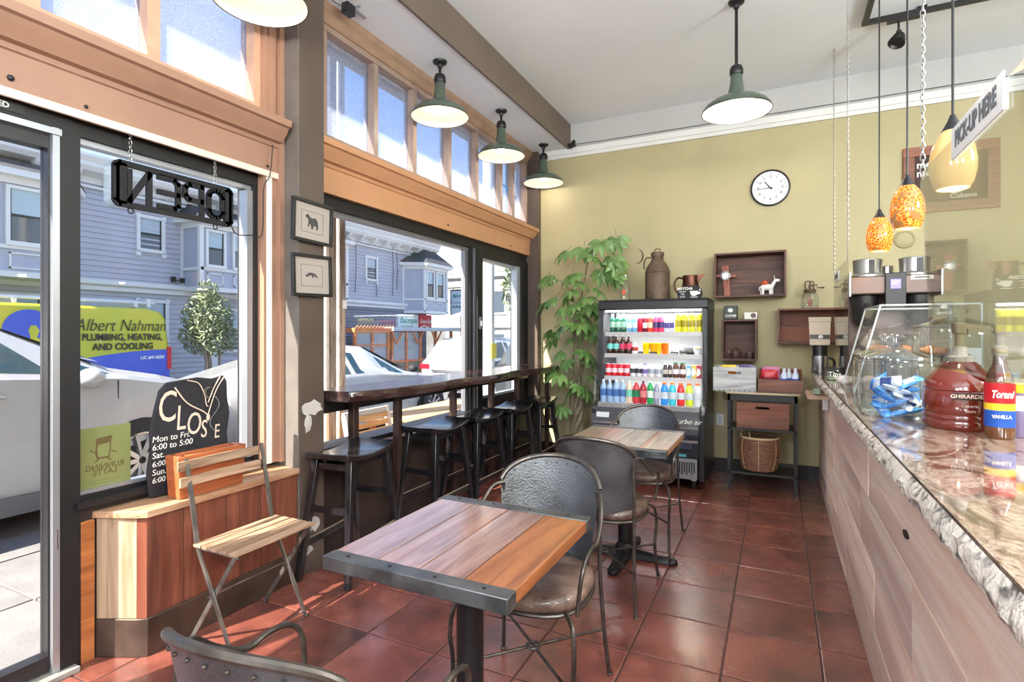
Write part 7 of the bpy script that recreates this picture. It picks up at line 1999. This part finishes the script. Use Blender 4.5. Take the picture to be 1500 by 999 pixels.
text('lettering', 'PICK-UP HERE', 0.05, bpy.data.materials['sign_grey'], (-0.003, 0, 0.0), FNX, p2_, bold=0.001, sx=0.75, ext=0.0005)

# ---- amber pendants and track
AMB, na, ba = newmat('amber_mosaic_glass')
va = na.nodes.new('ShaderNodeTexVoronoi'); va.feature = 'DISTANCE_TO_EDGE'; va.inputs['Scale'].default_value = 60
ma = coords(na); na.links.new(ma.outputs[0], va.inputs['Vector'])
ra = na.nodes.new('ShaderNodeValToRGB'); ra.color_ramp.elements[0].position = 0.02; ra.color_ramp.elements[0].color = srgb(250, 190, 80); ra.color_ramp.elements[1].position = 0.10; ra.color_ramp.elements[1].color = srgb(206, 84, 16)
na.links.new(va.outputs[0], ra.inputs[0])
nz = na.nodes.new('ShaderNodeTexNoise'); nz.inputs['Scale'].default_value = 9; na.links.new(ma.outputs[0], nz.inputs['Vector'])
rz_ = na.nodes.new('ShaderNodeValToRGB'); rz_.color_ramp.elements[0].position = 0.60; rz_.color_ramp.elements[1].position = 0.64
rz_.color_ramp.elements[0].color = (0, 0, 0, 1); rz_.color_ramp.elements[1].color = (1, 1, 1, 1); na.links.new(nz.outputs[0], rz_.inputs[0])
mxa = na.nodes.new('ShaderNodeMix'); mxa.data_type = 'RGBA'; na.links.new(rz_.outputs[0], mxa.inputs[0]); na.links.new(ra.outputs[0], mxa.inputs[6]); mxa.inputs[7].default_value = srgb(150, 104, 58)
na.links.new(mxa.outputs[2], ba.inputs['Base Color']); na.links.new(mxa.outputs[2], ba.inputs['Emission Color'])
ba.inputs['Emission Strength'].default_value = 0.3; ba.inputs['Roughness'].default_value = 0.08; ba.inputs['Coat Weight'].default_value = 0.6
AMBPALE = mat('amber_with_reflection', srgb(214, 174, 110), 0.12, coat=0.7, emit=0.2)  # amber glass made paler in colour for the guard's reflection over it
for x, y, lab, m_ in ((0.566, 4.06, 'farthest and lowest-looking orange mosaic glass pendant over the counter', AMB), (0.566, 3.24, 'middle orange mosaic glass pendant over the counter', AMB), (0.555, 2.42, 'nearest pendant behind the pick-up sign, its amber glass coloured paler for a reflection', AMBPALE)):
    p = thing('glass_pendant', lab, 'lamp', (x, y, 1.91), 0, 'glass pendants over the counter')
    sc = 1.0 if m_ is AMB else 0.95
    MB().lathe([(0.050 * sc, 0.0), (0.062 * sc, 0.02), (0.0715 * sc, 0.06), (0.073 * sc, 0.095), (0.067 * sc, 0.14), (0.052 * sc, 0.18), (0.032 * sc, 0.208), (0.02, 0.215)], 32).lathe([(0.050 * sc, 0.0), (0.047 * sc, 0.002), (0.068 * sc, 0.07), (0.06 * sc, 0.14), (0.03, 0.2)], 32).build('shade', m_, p)
    MB().lathe([(0, 0.262), (0.008, 0.262), (0.016, 0.24), (0.034, 0.205), (0.02, 0.205), (0, 0.205)], 20).build('cap', BLACK, p)
    MB().tube([(0, 0, 0.255), (0, 0, 1.85)], 0.0042, 8).build('cord', BLACK, p)
    MB().ball((0, 0, 0.09), (0.026, 0.026, 0.034), 12, 8).build('bulb', BULB, p)
    d = bpy.data.lights.new('lamp_light', 'POINT'); d.energy = 3; d.color = (1, 0.85, 0.6); d.shadow_soft_size = 0.03
    o = bpy.data.objects.new('lamp_light', d); COL.objects.link(o); o.parent = p; o.location = (0, 0, 0.015)
tk = thing('track_light', 'black ceiling track with small round spotlight above the counter', 'track light', (0.59, 4.88, 3.74))
MB().box(-0.02, 2.0, -0.018, 0.018, -0.012, 0.02).build('track', BLACK, tk)
MB().box(-0.018, 0.018, -2.6, -0.018, -0.012, 0.02).build('track', BLACK, tk)
for x in (0.35, 0.75): MB().box(x - .03, x + .03, -0.012, 0.012, 0.018, 0.04).build('mount', BLACK, tk)
MB().box(-.03, .03, -1.0, -0.97, 0.018, 0.04).build('mount', BLACK, tk)
MB().box(0.14, 0.34, -0.025, 0.025, -0.035, -0.012).tube([(0.21, 0, -0.03), (0.21, 0, -0.10)], 0.008, 8).bar((0.21, 0, -0.10), (0.215, 0, -0.14), 0.03, 0.012).lathe([(0, 0), (0.035, 0.0), (0.05, 0.045), (0.056, 0.075), (0.05, 0.075), (0.04, 0.06), (0, 0.055)], 20, M=Matrix.Translation((0.215, -0.0, -0.14)) @ Euler((R(160), R(20), 0)).to_matrix().to_4x4()).build('spotlight', BLACK, tk)
